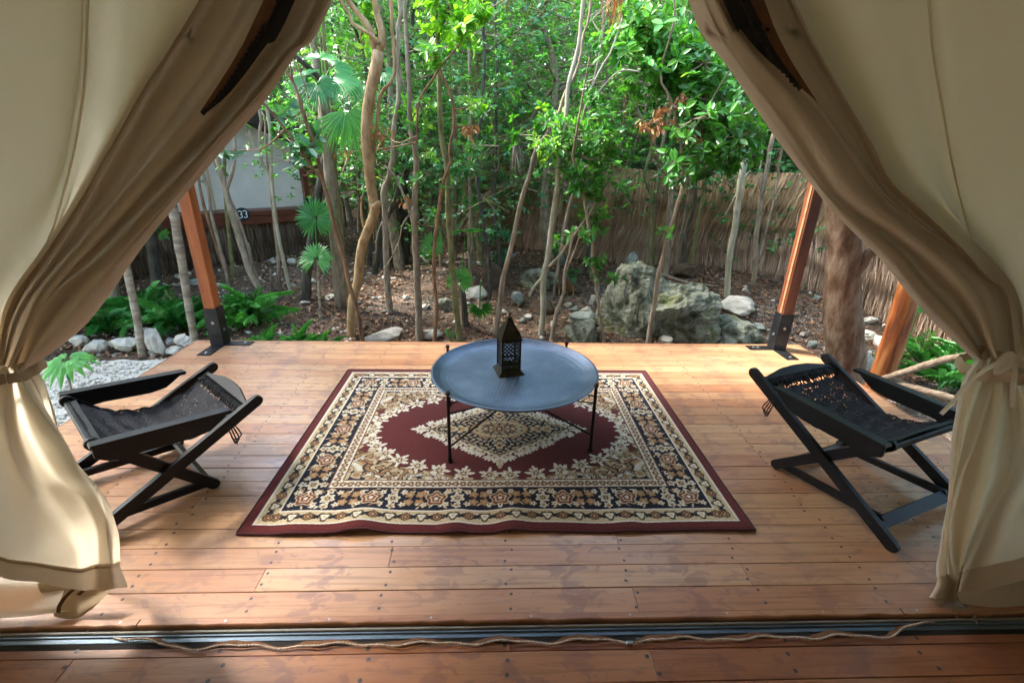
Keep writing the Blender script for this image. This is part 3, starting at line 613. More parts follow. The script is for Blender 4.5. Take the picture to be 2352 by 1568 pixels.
slab([(4.0, EY, EZ-.2), (4.0, -3.0, EZ-.2), (1.0, -3.0, RZ), (1.0, 1.9, RZ)], 'side_slope')
slab([(-1.0, 1.9, RZ), (1.0, 1.9, RZ), (1.0, -3.0, RZ), (-1.0, -3.0, RZ)], 'ridge_cap')
mb = MB(); tube(mb, [(-2.7, 3.75, 2.90), (2.8, 3.75, 2.90)], .06, 10, 12, .04); mb.build('eave_beam', LOGW, roof)
for s in (-1, 1):
    mb = MB(); tube(mb, [(s*2.45, -3, 2.90), (s*2.45, 3.75, 2.90)], .06, 10, 12, .04); mb.build('side_beam', LOGW, roof)
def blades(n, base, tip, w, tone, rnd):
    """thin straw blades between base and tip (n,3)"""
    d = tip-base; s = np.cross(d, rnd.normal(size=(n, 3))); s /= np.linalg.norm(s, axis=1)[:, None]+1e-9
    mid = base+d*.5+rnd.normal(size=(n, 3))*np.linalg.norm(d, axis=1)[:, None]*.025
    V = np.stack([base-s*w[:, None]/2, base+s*w[:, None]/2, mid+s*w[:, None]/2.4, mid-s*w[:, None]/2.4, tip], 1)
    k = np.arange(n)[:, None]*5; F3 = np.concatenate([k+[0, 1, 2], k+[0, 2, 3], k+[3, 2, 4]], 0)
    return V.reshape(-1, 3), F3, np.repeat(np.c_[tone, tone, tone, np.ones(n)], 5, 0)
n = 1400; bx_ = RNG.uniform(-2.95, 2.95, n); base = np.c_[bx_, EY-.04+RNG.uniform(-.05, .04, n), np.full(n, EZ+.02)]
tip = base+np.c_[RNG.normal(0, .03, n), RNG.uniform(-.02, .06, n), -RNG.uniform(.02, .09, n)]
V, F3, Cc = blades(n, base, tip, np.full(n, .006), RNG.uniform(0, 1, n), RNG)
tag(link('straw_fringe', np_mesh('straw_fringe', V, F3, Cc), LEAFM['straw'], roof), kind='stuff')
cl = [(1405, 92, 10, .010, 1), (1415, 72, 12, .011, 1), (1395, 60, 9, .008, 1), (1402, 40, 14, .009, .8), (1420, 50, 8, .01, .9), (1335, 120, 1, .003, 0), (1327, 60, 1, .003, 0), (1480, 130, 2, .003, 0), (1500, 90, 2, .003, 0), (1380, 128, 2, .004, .2), (1560, 60, 3, .004, .5), (1575, 20, 3, .004, .4), (1320, 40, 2, .004, .3), (1535, 25, 3, .004, .6), (1090, -10, 3, .004, .5), (1450, 20, 4, .006, .6)]
B_, T_, Wd, Tn = [], [], [], []
for x, y, k, w, tn in cl:
    for j in range(k):
        t = atY(x+random.uniform(-9, 9), y+random.uniform(-25, 6), EY); b = np.array([t[0]+random.uniform(-.06, .09), EY-.02, EZ+.02])
        B_.append(b); T_.append(t); Wd.append(w*random.uniform(.6, 1.2)); Tn.append(min(1, tn*random.uniform(.6, 1.1)))
V, F3, Cc = blades(len(B_), np.array(B_), np.array(T_), np.array(Wd), np.array(Tn), RNG)
link('hanging_straw', np_mesh('hanging_straw', V, F3, Cc), LEAFM['straw'], roof)
# ================================================================== RUG
RW, RD = 2.28, 1.65
def rug_colors(nu, nv):
    """one quarter of the pattern in cm (u from centre out, v from centre out), mirrored to the whole rug"""
    rg = np.random.default_rng(4)
    u, v = np.meshgrid((np.arange(nu)+.5)*114/nu, (np.arange(nv)+.5)*82.5/nv, indexing='ij')
    S_ = lambda r, g, b: np.array([(x/255)**2.2 for x in (r, g, b)])
    MAR, CRE, WHI, NAV, TAN, BRO, RED, OLI = S_(92, 40, 39), S_(190, 170, 136), S_(216, 208, 190), S_(26, 28, 42), S_(158, 120, 82), S_(104, 72, 48), S_(112, 58, 46), S_(96, 80, 52)
    I = np.zeros((nu, nv, 3)); I[:] = CRE*.92
    d = np.minimum(114-u, 82.5-v)
    def paint(m_, c): I[m_] = c
    def win(cx, cy_, r):
        i0, i1 = int(max(0, (cx-r)*nu/114)), int(min(nu, (cx+r)*nu/114+2)); j0, j1 = int(max(0, (cy_-r)*nv/82.5)), int(min(nv, (cy_+r)*nv/82.5+2))
        return (slice(i0, i1), slice(j0, j1))
    def flower(cx, cy_, r, n=6, cols=(NAV, CRE, RED, WHI), ph=0.0, lob=.22, rr=(1.0, .82, .42, .2)):
        w = win(cx, cy_, r*1.3)
        if w[0].stop <= w[0].start or w[1].stop <= w[1].start: return
        x, y = u[w]-cx, v[w]-cy_; q = np.hypot(x, y); th = np.arctan2(y, x); k = 1+lob*np.cos(n*th+ph); s = I[w]
        for c_, f in zip(cols, rr): s[q < r*f*k] = c_
        I[w] = s
    def leaf(cx, cy_, a, l, wd, c, edge=None):
        w = win(cx, cy_, l*1.3)
        if w[0].stop <= w[0].start or w[1].stop <= w[1].start: return
        x, y = u[w]-cx, v[w]-cy_; p, q = x*math.cos(a)+y*math.sin(a), -x*math.sin(a)+y*math.cos(a); e = (p/l)**2+(q/wd)**2; s = I[w]
        if edge is not None: s[e < 1.7] = edge
        s[e < 1] = c; I[w] = s
    # ---- field
    th = np.arctan2(v/46, u/74); lob = 1+.11*np.cos(th*14)+.05*np.cos(th*31+1)
    f = ((u/82)**1.75+(v/46.5)**2.2)/lob
    sq = np.sin(u*.55+2.2*np.sin(v*.38))+np.sin(v*.62+2.0*np.sin(u*.33+1))
    paint((np.abs(sq) < .17), NAV*1.6); paint((sq > 1.05), TAN*.95); paint((sq < -1.15), WHI*.9)
    paint(f < 1.26, WHI*.95)
    hs = rg.random((nu//2+1, nv//2+1)).repeat(2, 0).repeat(2, 1)[:nu, :nv]
    sc = np.sin(u*.95+np.sin(v*.8)*2)*np.sin(v*.9+np.sin(u*.7)*2)
    paint((f < 1.26) & (np.abs(sc) < .12), NAV*1.6); paint((f < 1.26) & (sc > .45), TAN)
    paint((f < 1.07) & (hs > .35), OLI*1.3); paint((f < 1.07) & (hs < .35), TAN); paint(f < 1.0, MAR)
    # corner scrolls
    for cx, cy_, ph in ((63, 37, .3), (54, 42.5, .9), (70.5, 27, -.3)):
        flower(cx, cy_, 7.0, 3, (NAV, TAN, NAV*1.4, CRE, NAV, TAN), ph, .30, (1, .86, .62, .54, .3, .22))
    for k in range(60):
        t = rg.uniform(0, 1); cx, cy_ = rg.uniform(40, 77), rg.uniform(20, 46)
        if 1.25 < (cx/79)**2.1+(cy_/46)**2.1 < 2.4: leaf(cx, cy_, rg.uniform(0, 3), rg.uniform(1.0, 2.2), rg.uniform(.5, .9), [WHI, WHI, TAN*.9][k % 3], NAV*1.3)
    # florets along the rim of the dark field
    for t in np.linspace(.06, 1.5, 9):
        c_ = math.cos(t)*79*.96, math.sin(t)*46*.94
        flower(c_[0], c_[1], 3.6, 7, (WHI, CRE, BRO, WHI), t*3, .3, (1, .7, .45, .2))
        for k in range(5):
            a = t+k*1.25; leaf(c_[0]-4.4*math.cos(a)*.9, c_[1]-4.4*math.sin(a), a, 2.0, .85, WHI)
    for t in np.linspace(.0, 1.57, 17): 
        q = rg.uniform(1.0, 1.1); leaf(math.cos(t)*79*q, math.sin(t)*46*q, rg.uniform(0, 3), 2.4, 1.0, CRE, BRO)
    # ---- medallion
    g = u/42+v/27; gl = g+.05*np.cos(u*.5)*np.cos(v*.62)
    for t in np.linspace(0, 1, 11):
        cx, cy_ = 44.5*(1-t)+rg.normal(0, .8), 29*t+rg.normal(0, .8)
        flower(cx, cy_, 2.7, 5, (WHI, CRE, BRO), t*5, .32, (1, .62, .25))
        for k in range(3): leaf(cx+3.6*math.cos(.6+k*.5-.4), cy_+3.6*math.sin(.6+k*.5-.2), .5+k*.4, 1.8, .8, WHI)
    paint(gl < 1.0, OLI*.8); paint((gl < 1.0) & (hs > .55), CRE*.8); paint(gl < .93, NAV)
    mm = np.sin(u*.85+1.4*np.sin(v*.7))*np.sin(v*.95+1.4*np.sin(u*.6)); paint((gl < .93) & (mm > .52), TAN); paint((gl < .93) & (mm < -.55), CRE*.85); paint((gl < .93) & (np.abs(mm-.52) < .08), WHI)
    lens = (u/16)**2+(v/8.8)**2; paint(lens < 1.18, TAN); paint(lens < 1.0, CRE*.85); paint((lens < .9) & (np.abs(mm) < .12), NAV); paint((lens < .5) & (mm > .2), BRO)
    flower(0, 0, 4.5, 8, (NAV, TAN, NAV, CRE), 0, .2, (1, .8, .5, .25))
    for cx in (23, 29): flower(cx, 0, 4.2, 4, (NAV, CRE, TAN), .8, .25, (1, .85, .45))
    for cy_ in (12.5, 17): flower(0, cy_, 3.6, 5, (NAV, CRE, BRO), .3, .25, (1, .8, .4))
    flower(0, 32, 2.8, 5, (WHI, CRE), .3, .35, (1, .6)); leaf(0, 36, 1.57, 2.2, 1.1, CRE); flower(47, 0, 2.8, 5, (WHI, CRE), 0, .35, (1, .6)); leaf(51, 0, 0, 2.2, 1.0, WHI)
    # ---- borders
    paint(d < 35.6, BRO*1.2); paint(d < 34.8, WHI*.95); paint(d < 29.8, BRO*1.2); paint(d < 29.2, NAV); paint(d < 14.2, NAV); paint(d < 13.6, WHI); paint(d < 12.8, CRE); paint(d < 5.6, WHI); paint(d < 4.8, MAR)
    def along(dd, step, fn):
        n1 = int(round((114-dd)/step)); n2 = int(round((82.5-dd)/step))
        for k in range(n1): fn((k+.0)*(114-dd)/n1, 82.5-dd, k, 0)
        for k in range(n2): fn(114-dd, (k+.0)*(82.5-dd)/n2, k, 1)
        fn(114-dd, 82.5-dd, 0, 0)
    def cream(cx, cy_, k, s):
        if k % 4 == 0: flower(cx, cy_, 2.5, 8, (BRO*.6, TAN, BRO, WHI), 0, .06, (1, .68, .5, .15))
        elif k % 4 == 2: flower(cx, cy_, 2.7, 3, (OLI*.7, WHI, CRE), 1.57 if s == 0 else 3.14, .22, (1, .62, .3))
        else:
            for a in (.7, 2.4): leaf(cx, cy_, a, 1.9, .62, NAV)
            leaf(cx+.9, cy_+.9, .2, 1.0, .7, NAV)
    along(9.5, 3.6, cream)
    def inner(cx, cy_, k, s): flower(cx, cy_, 1.75, 6 if k % 2 else 3, (BRO, TAN, WHI), k, .15, (1, .6, .25))
    along(32.3, 3.8, inner)
    def navy(cx, cy_, k, s):
        ax, ay = (1, 0) if s == 0 else (0, 1)
        if k % 3 == 0:
            flower(cx, cy_, 4.9, 5, (CRE, RED, CRE, RED, WHI), 1.57 if s == 0 else 0, .16, (1, .86, .6, .42, .2))
        elif k % 3 == 1:
            for a in (-2.6, 2.6):
                for b in (-2.7, 2.7): flower(cx+a, cy_+b, 2.1, 5, (TAN*1.2, TAN, CRE, BRO), a, .18, (1, .86, .34, .15))
        else:
            flower(cx, cy_, 3.1, 6, (WHI, CRE, NAV, CRE), k, .2, (1, .8, .4, .2))
            for a in (-5.3, 5.3):
                flower(cx+ay*a, cy_+ax*a, 1.8, 5, (WHI, CRE, RED), a, .22, (1, .75, .3))
        for q in range(7):
            p_, r_ = rg.uniform(-5.4, 5.4), rg.choice([-1, 1])*rg.uniform(4.0, 6.6)
            leaf(cx+ax*p_+ay*r_, cy_+ay*p_+ax*r_, rg.uniform(0, 3), rg.uniform(.8, 1.6), rg.uniform(.3, .5), [CRE, WHI, TAN, CRE][q % 4])
        for sgn in (-1, 1):
            flower(cx+ax*5.4, cy_+ay*5.4+ (sgn*4.2 if s == 0 else 0), 1.5, 5, (CRE, WHI, RED), q, .25, (1, .7, .3)) if s == 0 else flower(cx+sgn*4.2, cy_+5.4, 1.5, 5, (CRE, WHI, RED), q, .25, (1, .7, .3))
    along(21.7, 10.6, navy)
    paint((d < 14.2) & (d > 13.6), NAV); paint((d < 13.6) & (d > 12.8), WHI); paint((d < 29.8) & (d > 29.1), BRO)
    return I
NU, NV = 320, 236
Q = rug_colors(NU, NV)
full = np.concatenate([Q[::-1], Q], 0); full = np.concatenate([full[:, ::-1], full], 1)
full = np.clip(full*(1+.10*RNG.normal(size=full.shape[:2]))[..., None], 0, 1)
nx, ny = full.shape[:2]
gx = (np.arange(nx)+.5)/nx*RW-RW/2; gy = (np.arange(ny)+.5)/ny*RD-RD/2
GX, GY = np.meshgrid(gx, gy, indexing='ij'); e = (GY+RD/2)
ridge = .017*np.exp(-((GX+.62)/.085)**2)+.016*np.exp(-((GX+.20)/.075)**2)+.015*np.exp(-((GX-.05)/.07)**2)+.011*np.exp(-((GX-.58)/.08)**2)+.008*np.exp(-((GX+.9)/.1)**2)+.004*np.sin(GX*7)
GZ = .0105+.003*np.sin(GX*3+GY*2)*.4+1.35*np.maximum(ridge, 0)*np.exp(-(e/.20)**2)+.0006*RNG.normal(size=GX.shape)
rm = np.minimum.reduce([GX+RW/2, RW/2-GX, GY+RD/2, RD/2-GY]); GZ = GZ-.004*np.exp(-(rm/.008)**2)
yaw_r = 0.003
RCX, RCY = .033, 2.413
rug = thing('patterned_rug', 'maroon and navy floral rug with cream borders on the deck', 'rug', (RCX, RCY, 0))
ii, jj = np.meshgrid(np.arange(nx-1), np.arange(ny-1), indexing='ij'); q = (ii*ny+jj).ravel()
V = np.c_[GX.ravel()+RCX, GY.ravel()+RCY+.004*np.sin(GX.ravel()*9)*np.exp(-(e.ravel()/.2)**2), GZ.ravel()]
link('pile', np_mesh('pile', V, np.c_[q, q+ny, q+ny+1, q+1], np.c_[full.reshape(-1, 3), np.ones(nx*ny)], smooth=True), colmat('rug_pile', .95, .08, bmp=.5, bs=260, sheen=.15), rug)
PIPE = pm('rug_edge', [(.3, (.055, .016, .018)), (.7, (.085, .028, .030))], 60, rough=.9, bmp=.5)
idx = [(i, 0) for i in range(0, nx, 6)]+[(nx-1, j) for j in range(0, ny, 6)]+[(i, ny-1) for i in range(nx-1, -1, -6)]+[(0, j) for j in range(ny-1, -1, -6)]
Pp = np.array([V.reshape(nx, ny, 3)[i, j] for i, j in idx]); Pp[:, 2] = np.maximum(Pp[:, 2]-.002, .0065)
mb = MB(); tube(mb, Pp, .0062, 8, caps=False); mb.build('edge_binding', PIPE, rug, smooth=True)

# ================================================================== TRAY TABLE
TC = np.array([.118, 2.43]); TRAD = .475; TZ = .405; RUGZ = .012
tb = thing('tray_table', 'round blue hammered metal tray table on four black iron legs', 'table', (TC[0], TC[1], RUGZ))
nr, na = 150, 420
rr_ = np.linspace(0, 1, nr)**.8*TRAD; aa = np.linspace(0, 2*math.pi, na, endpoint=False)
RR, AA = np.meshgrid(rr_, aa, indexing='ij')
prof = np.interp(RR, [0, .36, .40, .43, .455, .466, .475], [-.036, -.034, -.031, -.022, -.008, 0.0, -.001])
ring = RR/.016; kk = np.floor(ring); nd = np.maximum(6, np.round(2*math.pi*(kk+.5)*.8))
dim = np.sin((ring-kk)*math.pi)*np.abs(np.sin(AA*nd/2+kk*1.3))
ZZ = TZ+prof-.0017*dim*(RR < .455)*(RR > .01)
top = np.stack([TC[0]+RR*np.cos(AA), TC[1]+RR*np.sin(AA), ZZ], -1)
mb = MB(); mb.grid(top, closed_v=True)
lathe(mb, [(TRAD-.001, TZ-.002), (TRAD+.003, TZ-.004), (TRAD+.001, TZ-.009), (.458, TZ-.017), (.43, TZ-.034), (.36, TZ-.046), (.01, TZ-.047)], TC[0], TC[1], 120)
mb.build('tray', TRAYM, tb, smooth=True)
lp = [(-.228, 2.095), (.545, 2.178), (.452, 2.762), (-.305, 2.705)]
for (x, y) in lp:
    x = TC[0]+(x-TC[0])*1.0; y = TC[1]+(y-TC[1])*1.0
    v = np.array([x, y])-TC; v *= (TRAD+.014)/np.linalg.norm(v); x, y = TC+v
    mb = MB(); lathe(mb, [(.0005, RUGZ-.002), (.013, RUGZ-.001), (.014, RUGZ+.014), (.0105, RUGZ+.026), (.0092, RUGZ+.05), (.0092, TZ-.01), (.008, TZ+.004)], x, y, 14); lg = mb.build('leg', IRON, tb, smooth=True)
    mb = MB(); lathe(mb, [(.006, TZ+.000)]+[(.0135*math.sin(t), TZ+.019-.0145*math.cos(t)) for t in np.linspace(.45, 3.13, 9)], x, y, 14); mb.build('finial', pm('iron_ball', [(.3, (.03, .018, .014)), (.7, (.10, .06, .045))], 30, rough=.5, metal=.4) if 'iron_ball' not in MATS else MATS['iron_ball'], lg, smooth=True)
L2 = [TC+(np.array(p)-TC)*(TRAD+.014)/np.linalg.norm(np.array(p)-TC) for p in lp]
for a, b, dz in ((0, 2, .0), (1, 3, .014)):
    mb = MB(); tube(mb, [(L2[a][0], L2[a][1], .105+dz), (*((L2[a]+L2[b])/2), .215+dz), (L2[b][0], L2[b][1], .105+dz+.2)], .006, 8); mb.build('stretcher', IRON, tb)
    mb = MB(); tube(mb, [(L2[b][0], L2[b][1], .105+dz), (*((L2[a]+L2[b])/2), .215+dz), (L2[a][0], L2[a][1], .305+dz)], .0045, 8); mb.build('brace', IRON, tb)
mb = MB(); tube(mb, [(*TC+[.40*math.cos(t), .40*math.sin(t)], TZ-.052) for t in np.linspace(0, 2*math.pi, 40)], .0055, 6); mb.build('support_ring', IRON, tb)
for p in L2:
    mb = MB(); v = (TC-p)/np.linalg.norm(TC-p); tube(mb, [(*p, TZ-.045), (*(p+v*.10), TZ-.052)], .005, 6); mb.build('bracket', IRON, tb)

# ================================================================== LANTERN
LB = TZ-.0355; lrz = math.radians(14)
lan = thing('metal_lantern', 'dark brass lantern with pierced lattice panels and onion roof on tray', 'lantern', (.083, 2.468, LB), lrz)
def lan_part(name, mb, sm=False, mat=BRASSD): return mb.build(name, mat, lan, smooth=sm, loc=(0, 0, 0))
def frust(mb, prof, n=4):
    G_ = np.array([[[r*math.cos(t)*math.sqrt(2), r*math.sin(t)*math.sqrt(2), z] for t in (math.pi/4+np.arange(4)*math.pi/2)] for r, z in prof]); mb.grid(G_, closed_v=True)
mb = MB(); frust(mb, [(.001, .0), (.077, .0), (.075, .004), (.056, .026), (.054, .033), (.001, .0335)]); lan_part('base', mb)
bz0, bz1, hb = .033, .208, .052
for sx in (-1, 1):
    for sy in (-1, 1):
        mb = MB(); x, y = sx*hb, sy*hb; box(mb, (x-.005, y-.005, bz0), (x+.005, y+.005, bz1), ch=.0008); lan_part('corner_post', mb)
for k in range(4):
    mb = MB(); c_, s_ = math.cos(k*math.pi/2), math.sin(k*math.pi/2)
    def lp_(a, z): return np.array([c_*a+s_*hb, s_*a-c_*hb, z])
    def bar(a0, z0, a1, z1, w=.0035, th=.0022):
        p, q = lp_(a0, z0), lp_(a1, z1); t = (q-p)/np.linalg.norm(q-p); n = np.array([s_, -c_, 0]); s2 = np.cross(t, n)
        mb.add([p+s2*w/2+n*th/2, p-s2*w/2+n*th/2, p-s2*w/2-n*th/2, p+s2*w/2-n*th/2, q+s2*w/2+n*th/2, q-s2*w/2+n*th/2, q-s2*w/2-n*th/2, q+s2*w/2-n*th/2], [(0, 1, 2, 3), (7, 6, 5, 4), (0, 4, 5, 1), (1, 5, 6, 2), (2, 6, 7, 3), (3, 7, 4, 0)])
    hw = .045
    for z in (bz0+.004, .070, bz1-.006): bar(-hw, z, hw, z, .010)
    for za, zb in ((bz0+.009, .065), (.075, bz1-.011)):
        hgt = zb-za; st = .0225
        for c0 in np.arange(-hw-hgt, hw+.001, st):
            for sg in (1, -1):
                a0, a1 = c0, c0+hgt; z0_, z1_ = za, zb
                if a0 < -hw: z0_ += (-hw-a0); a0 = -hw
                if a1 > hw: z1_ -= (a1-hw); a1 = hw
                if a1-a0 > .004: bar(sg*a0, z0_, sg*a1, z1_, .0042, .0018 if sg > 0 else .0024)
    lan_part('lattice_panel', mb)
mb = MB(); frust(mb, [(.001, bz1-.003), (.060, bz1-.001), (.062, bz1+.006), (.058, bz1+.012), (.054, bz1+.030), (.045, bz1+.052), (.030, bz1+.078), (.018, bz1+.100), (.012, bz1+.118), (.0105, bz1+.128), (.001, bz1+.129)]); lan_part('roof', mb)
mb = MB(); lathe(mb, [(.006, bz1+.127), (.005, bz1+.134)]+[(.009*math.sin(t), bz1+.142-.009*math.cos(t)) for t in np.linspace(.5, 3.1, 8)], 0, 0, 12); lan_part('finial', mb, True)

# ================================================================== SLING CHAIRS
def slat(mb, p, q, w, th, side, rnd_end=True):
    """flat bar in the x-z plane from p to q (2-D), width w in plane, thickness th along y centred on side"""
    p, q = np.array(p, float), np.array(q, float); t = (q-p)/np.linalg.norm(q-p); n = np.array([-t[1], t[0]]); o = []
    for a in np.linspace(math.pi/2, 3*math.pi/2, 7): o.append(p+w/2*(math.cos(a)*t+math.sin(a)*n) if rnd_end else None)
    for a in np.linspace(-math.pi/2, math.pi/2, 7): o.append(q+w/2*(math.cos(a)*t+math.sin(a)*n))
    prism(mb, o, side-th/2, side+th/2)
def prism(mb, o, y0, y1, ch=.003):
    o = np.array(o); c_ = o.mean(0); k = len(o)
    ins = c_+(o-c_)*(1-ch/ (np.abs(o-c_).max()))
    V_ = [(a[0], y0, a[1]) for a in ins]+[(a[0], y0+ch, a[1]) for a in o]+[(a[0], y1-ch, a[1]) for a in o]+[(a[0], y1, a[1]) for a in ins]
    f = [tuple(range(k)), tuple(range(3*k, 4*k))[::-1]]
    for j in range(3): f += [(j*k+i, j*k+k+i, j*k+k+(i+1) % k, j*k+(i+1) % k) for i in range(k)]
    mb.add(V_, f)
def sling_chair(label, x, y, deg, Af, At, Bf, Bt, Ar, Aw, half=.285, seed=1):
    """Af/At: foot and head of the long back rail, Bf/Bt: foot and head of the seat rail, Ar: rear end of the arm"""
    rnd = np.random.default_rng(seed)
    t = thing('sling_chair', label, 'chair', (x, y, 0), math.radians(deg), 'folding sling chairs on the deck')
    P_ = lambda n, mb, m_=BLACKW, sm=False: mb.build(n, m_, t, smooth=sm, loc=(0, 0, 0))
    A = lambda s: np.array(Af)+(np.array(At)-np.array(Af))*s
    B = lambda s: np.array(Bf)+(np.array(Bt)-np.array(Bf))*s
    up = np.array([0, .024])
    for s in (-1, 1):
        mb = MB(); slat(mb, np.array(Af)+up, At, .052, .026, s*half); P_('back_rail', mb)
        mb = MB(); slat(mb, np.array(Bf)+up, Bt, .050, .024, s*(half-.027)); P_('seat_rail', mb)
        mb = MB(); slat(mb, np.array(Bf)+up+[.004, .004], A(.13)+[0.012, .014], .036, .022, s*(half+.026 if False else half-.052)); P_('base_rail', mb)
        # arm: deep board with a hollowed under edge, flat cap
        r, f_ = np.array(Ar), np.array(Bt)+[0.01, .012]; L = f_-r
        us = np.linspace(0, 1, 14); topl = [r+L*u_ for u_ in us]; dep = np.interp(us, [0, .06, .12, .3, .7, .9, 1], [.012, .030, .062, .078, .074, .082, .050])
        o = topl+[topl[i]-[0, dep[i]] for i in range(13, -1, -1)]
        mb = MB(); prism(mb, o, s*(half+.030)-.011, s*(half+.030)+.011); arm = P_('armrest', mb)
        capo = [r+[-.012, 0]]+[p_+[0, .012] for p_ in topl]+[f_+[.008, -.004]]+[p_+[0, 0] for p_ in topl[::-1]]
        mb = MB(); prism(mb, [r+[-.028, .004], r+[-.020, .013], f_+[0, .012], f_+[.006, .001], r+[-.020, -.004]], s*(half+.022)-.024, s*(half+.022)+.024, .002); c_ = mb.build('arm_cap', BLACKW, arm, loc=(0, 0, 0))
        for pt in (A(.80), A(.13)+[.01, .012], B(.95)):
            mb = MB(); a = np.linspace(0, 2*math.pi, 10, endpoint=False); yy = s*(half+.0145)
            mb.grid(np.array([[(pt[0]+rd*math.cos(q), yy+s*dz, pt[1]+rd*math.sin(q)) for q in a] for rd, dz in ((.009, 0), (.008, .004), (.0005, .005))]), closed_v=True); P_('bolt', mb, STEEL)
    # cross bars
    mb = MB(); w = half-.013; fx = A(.08)+up
    M4 = np.eye(4); tv = (np.array(At)-np.array(Af)); an = math.atan2(tv[1], tv[0])
    def cross(pt, wd, th, ang, name, hw):
        c_, s_ = math.cos(ang), math.sin(ang); M4 = np.array([[c_, 0, -s_, pt[0]], [0, 1, 0, 0], [s_, 0, c_, pt[1]], [0, 0, 0, 1]]); mb = MB(); box(mb, (-wd/2, -hw, -th/2), (wd/2, hw, th/2), M4, ch=.003); return P_(name, mb)
    cross(A(.10)+up*.8, .055, .022, an, 'foot_stretcher', half-.014)
    cross(B(.97), .045, .028, 0.1, 'front_rail', half-.016)
    cross(B(.05)+up, .03, .022, .6, 'rear_stretcher', half-.04)
    # scalloped head rail
    n = 40; ys = np.linspace(-half+.012, half-.012, n); tt = tv/np.linalg.norm(tv); nn = np.array([-tt[1], tt[0]]) if tt[0] < 0 else np.array([tt[1], -tt[0]])
    nn = nn if nn[1] > 0 else -nn
    sc = np.interp(np.abs(ys)/half, [0, .35, .62, .82, 1], [.058, .050, .026, .008, .016])
    base = A(.93); rows_ = []
    for i in range(n):
        lo = base-tt*.035; hi = base+tt*(.018+sc[i]*.75)
        rows_.append([(lo[0]-nn[0]*.011, ys[i], lo[1]-nn[1]*.011), (lo[0]+nn[0]*.011, ys[i], lo[1]+nn[1]*.011), (hi[0]+nn[0]*.009, ys[i], hi[1]+nn[1]*.009), (hi[0]+tt[0]*.004, ys[i], hi[1]+tt[1]*.004), (hi[0]-nn[0]*.009, ys[i], hi[1]-nn[1]*.009)])
    mb = MB(); mb.grid(np.array(rows_), closed_v=True); mb.f.append(tuple(range(5))); mb.f.append(tuple(range((n-1)*5, n*5))[::-1]); P_('head_rail', mb)
    # woven sling, with open mesh towards the head
    p0, p3 = A(.90)+nn*.006, B(.985)+[0, .016]
    p1 = p0*.62+p3*.38-[0, .150]; p2 = p0*.28+p3*.72-[0, .135]
    nu_, nv_ = 96, 66
    us = np.linspace(0, 1, nu_); C_ = np.array([(1-q)**3*p0+3*(1-q)**2*q*p1+3*(1-q)*q*q*p2+q**3*p3 for q in us])
    hw_ = (half-.034)*(1-.05*np.sin(us*math.pi)); G_ = np.zeros((nu_, nv_, 3))
    for i in range(nu_):
        yy = np.linspace(-1, 1, nv_)
        G_[i, :, 0] = C_[i, 0]; G_[i, :, 1] = yy*hw_[i]
        G_[i, :, 2] = C_[i, 1]-.018*(1-yy**2)*math.sin(us[i]*math.pi)+.0035*np.sin(us[i]*46+2.2*np.sin(yy*2.2))*math.sin(min(1, us[i]*3)*math.pi/2)
    G_ += rnd.normal(size=G_.shape)*.0011
    faces = []; vv = G_.reshape(-1, 3)
    for i in range(nu_-1):
        for j in range(nv_-1):
            u_ = us[i]; ed = abs(j/(nv_-2)*2-1)
            pr = .0
            if .05 < u_ < .30: pr = .05
            if .10 < u_ < .34 and (j % 4 == 0) and (i % 5 < 3): pr = max(pr, .26*(1-abs(u_-.18)/.2))
            if .45 < u_ < .8 and ed > .86: pr = max(pr, .12)
            if u_ < .035: pr = .62 if j % 3 else 0
            if rnd.random() < pr: continue
            faces.append((i*nv_+j, i*nv_+j+1, (i+1)*nv_+j+1, (i+1)*nv_+j))
    mb = MB(); mb.add(vv, faces); mb.add(vv-np.array([0, 0, .004]), [f[::-1] for f in faces]); P_('woven_sling', mb, CORD, True)
    mb = MB()
    for yy in np.linspace(-half+.045, half-.045, 30):
        a0 = A(.925)+nn*.012; a1 = A(.88)+nn*.010-[0, .002]
        tube(mb, [(a0[0]+tt[0]*.014, yy, a0[1]+tt[1]*.014), ((a0[0]+a1[0])/2, yy+rnd.uniform(-.004, .004), (a0[1]+a1[1])/2+.008), (a1[0], yy+rnd.uniform(-.006, .006), a1[1])], .0032, 5, caps=False)
    tag(P_('lacing_cords', mb, CORD), kind='stuff')
    for k in range(3):
        mb = MB(); s = -1 if seed == 1 else 1; a0 = A(.84); y_ = s*(half+.012)
        pth = [(a0[0]+.01*k, y_, a0[1]-.02), (a0[0]-.012+.012*k, y_+s*.02, a0[1]-.07-.015*k), (a0[0]+.02, y_+s*.012, a0[1]-.085-.01*k), (a0[0]+.028, y_, a0[1]-.04)]
        tube(mb, pth, .0036, 5, 18, .15); P_('loose_cord', mb, CORD)
    return t
def place_chair(label, B0, deg, prm, near_sign, half, seed):
    c_, s_ = math.cos(R(deg)), math.sin(R(deg)); f = np.array([c_, s_]); l = np.array([-s_, c_])
    o_ = np.array(B0)+f*.29-l*near_sign*half
    return sling_chair(label, o_[0], o_[1], deg, *prm, 0, half=half, seed=seed)
place_chair('black wooden sling chair on the deck corner beside the gravel path', (-1.352, 1.878), 228, ((.205, 0), (-.555, .392), (-.30, 0), (.065, .440), (-.40, .398)), 1, .285, 2)
place_chair('black wooden sling chair on the deck beside the log rail', (1.503, 2.026), math.degrees(math.atan2(-.93584, .35244)), ((.30, 0), (-.535, .470), (-.30, 0), (.155, .435), (-.35, .458)), -1, .29, 1)

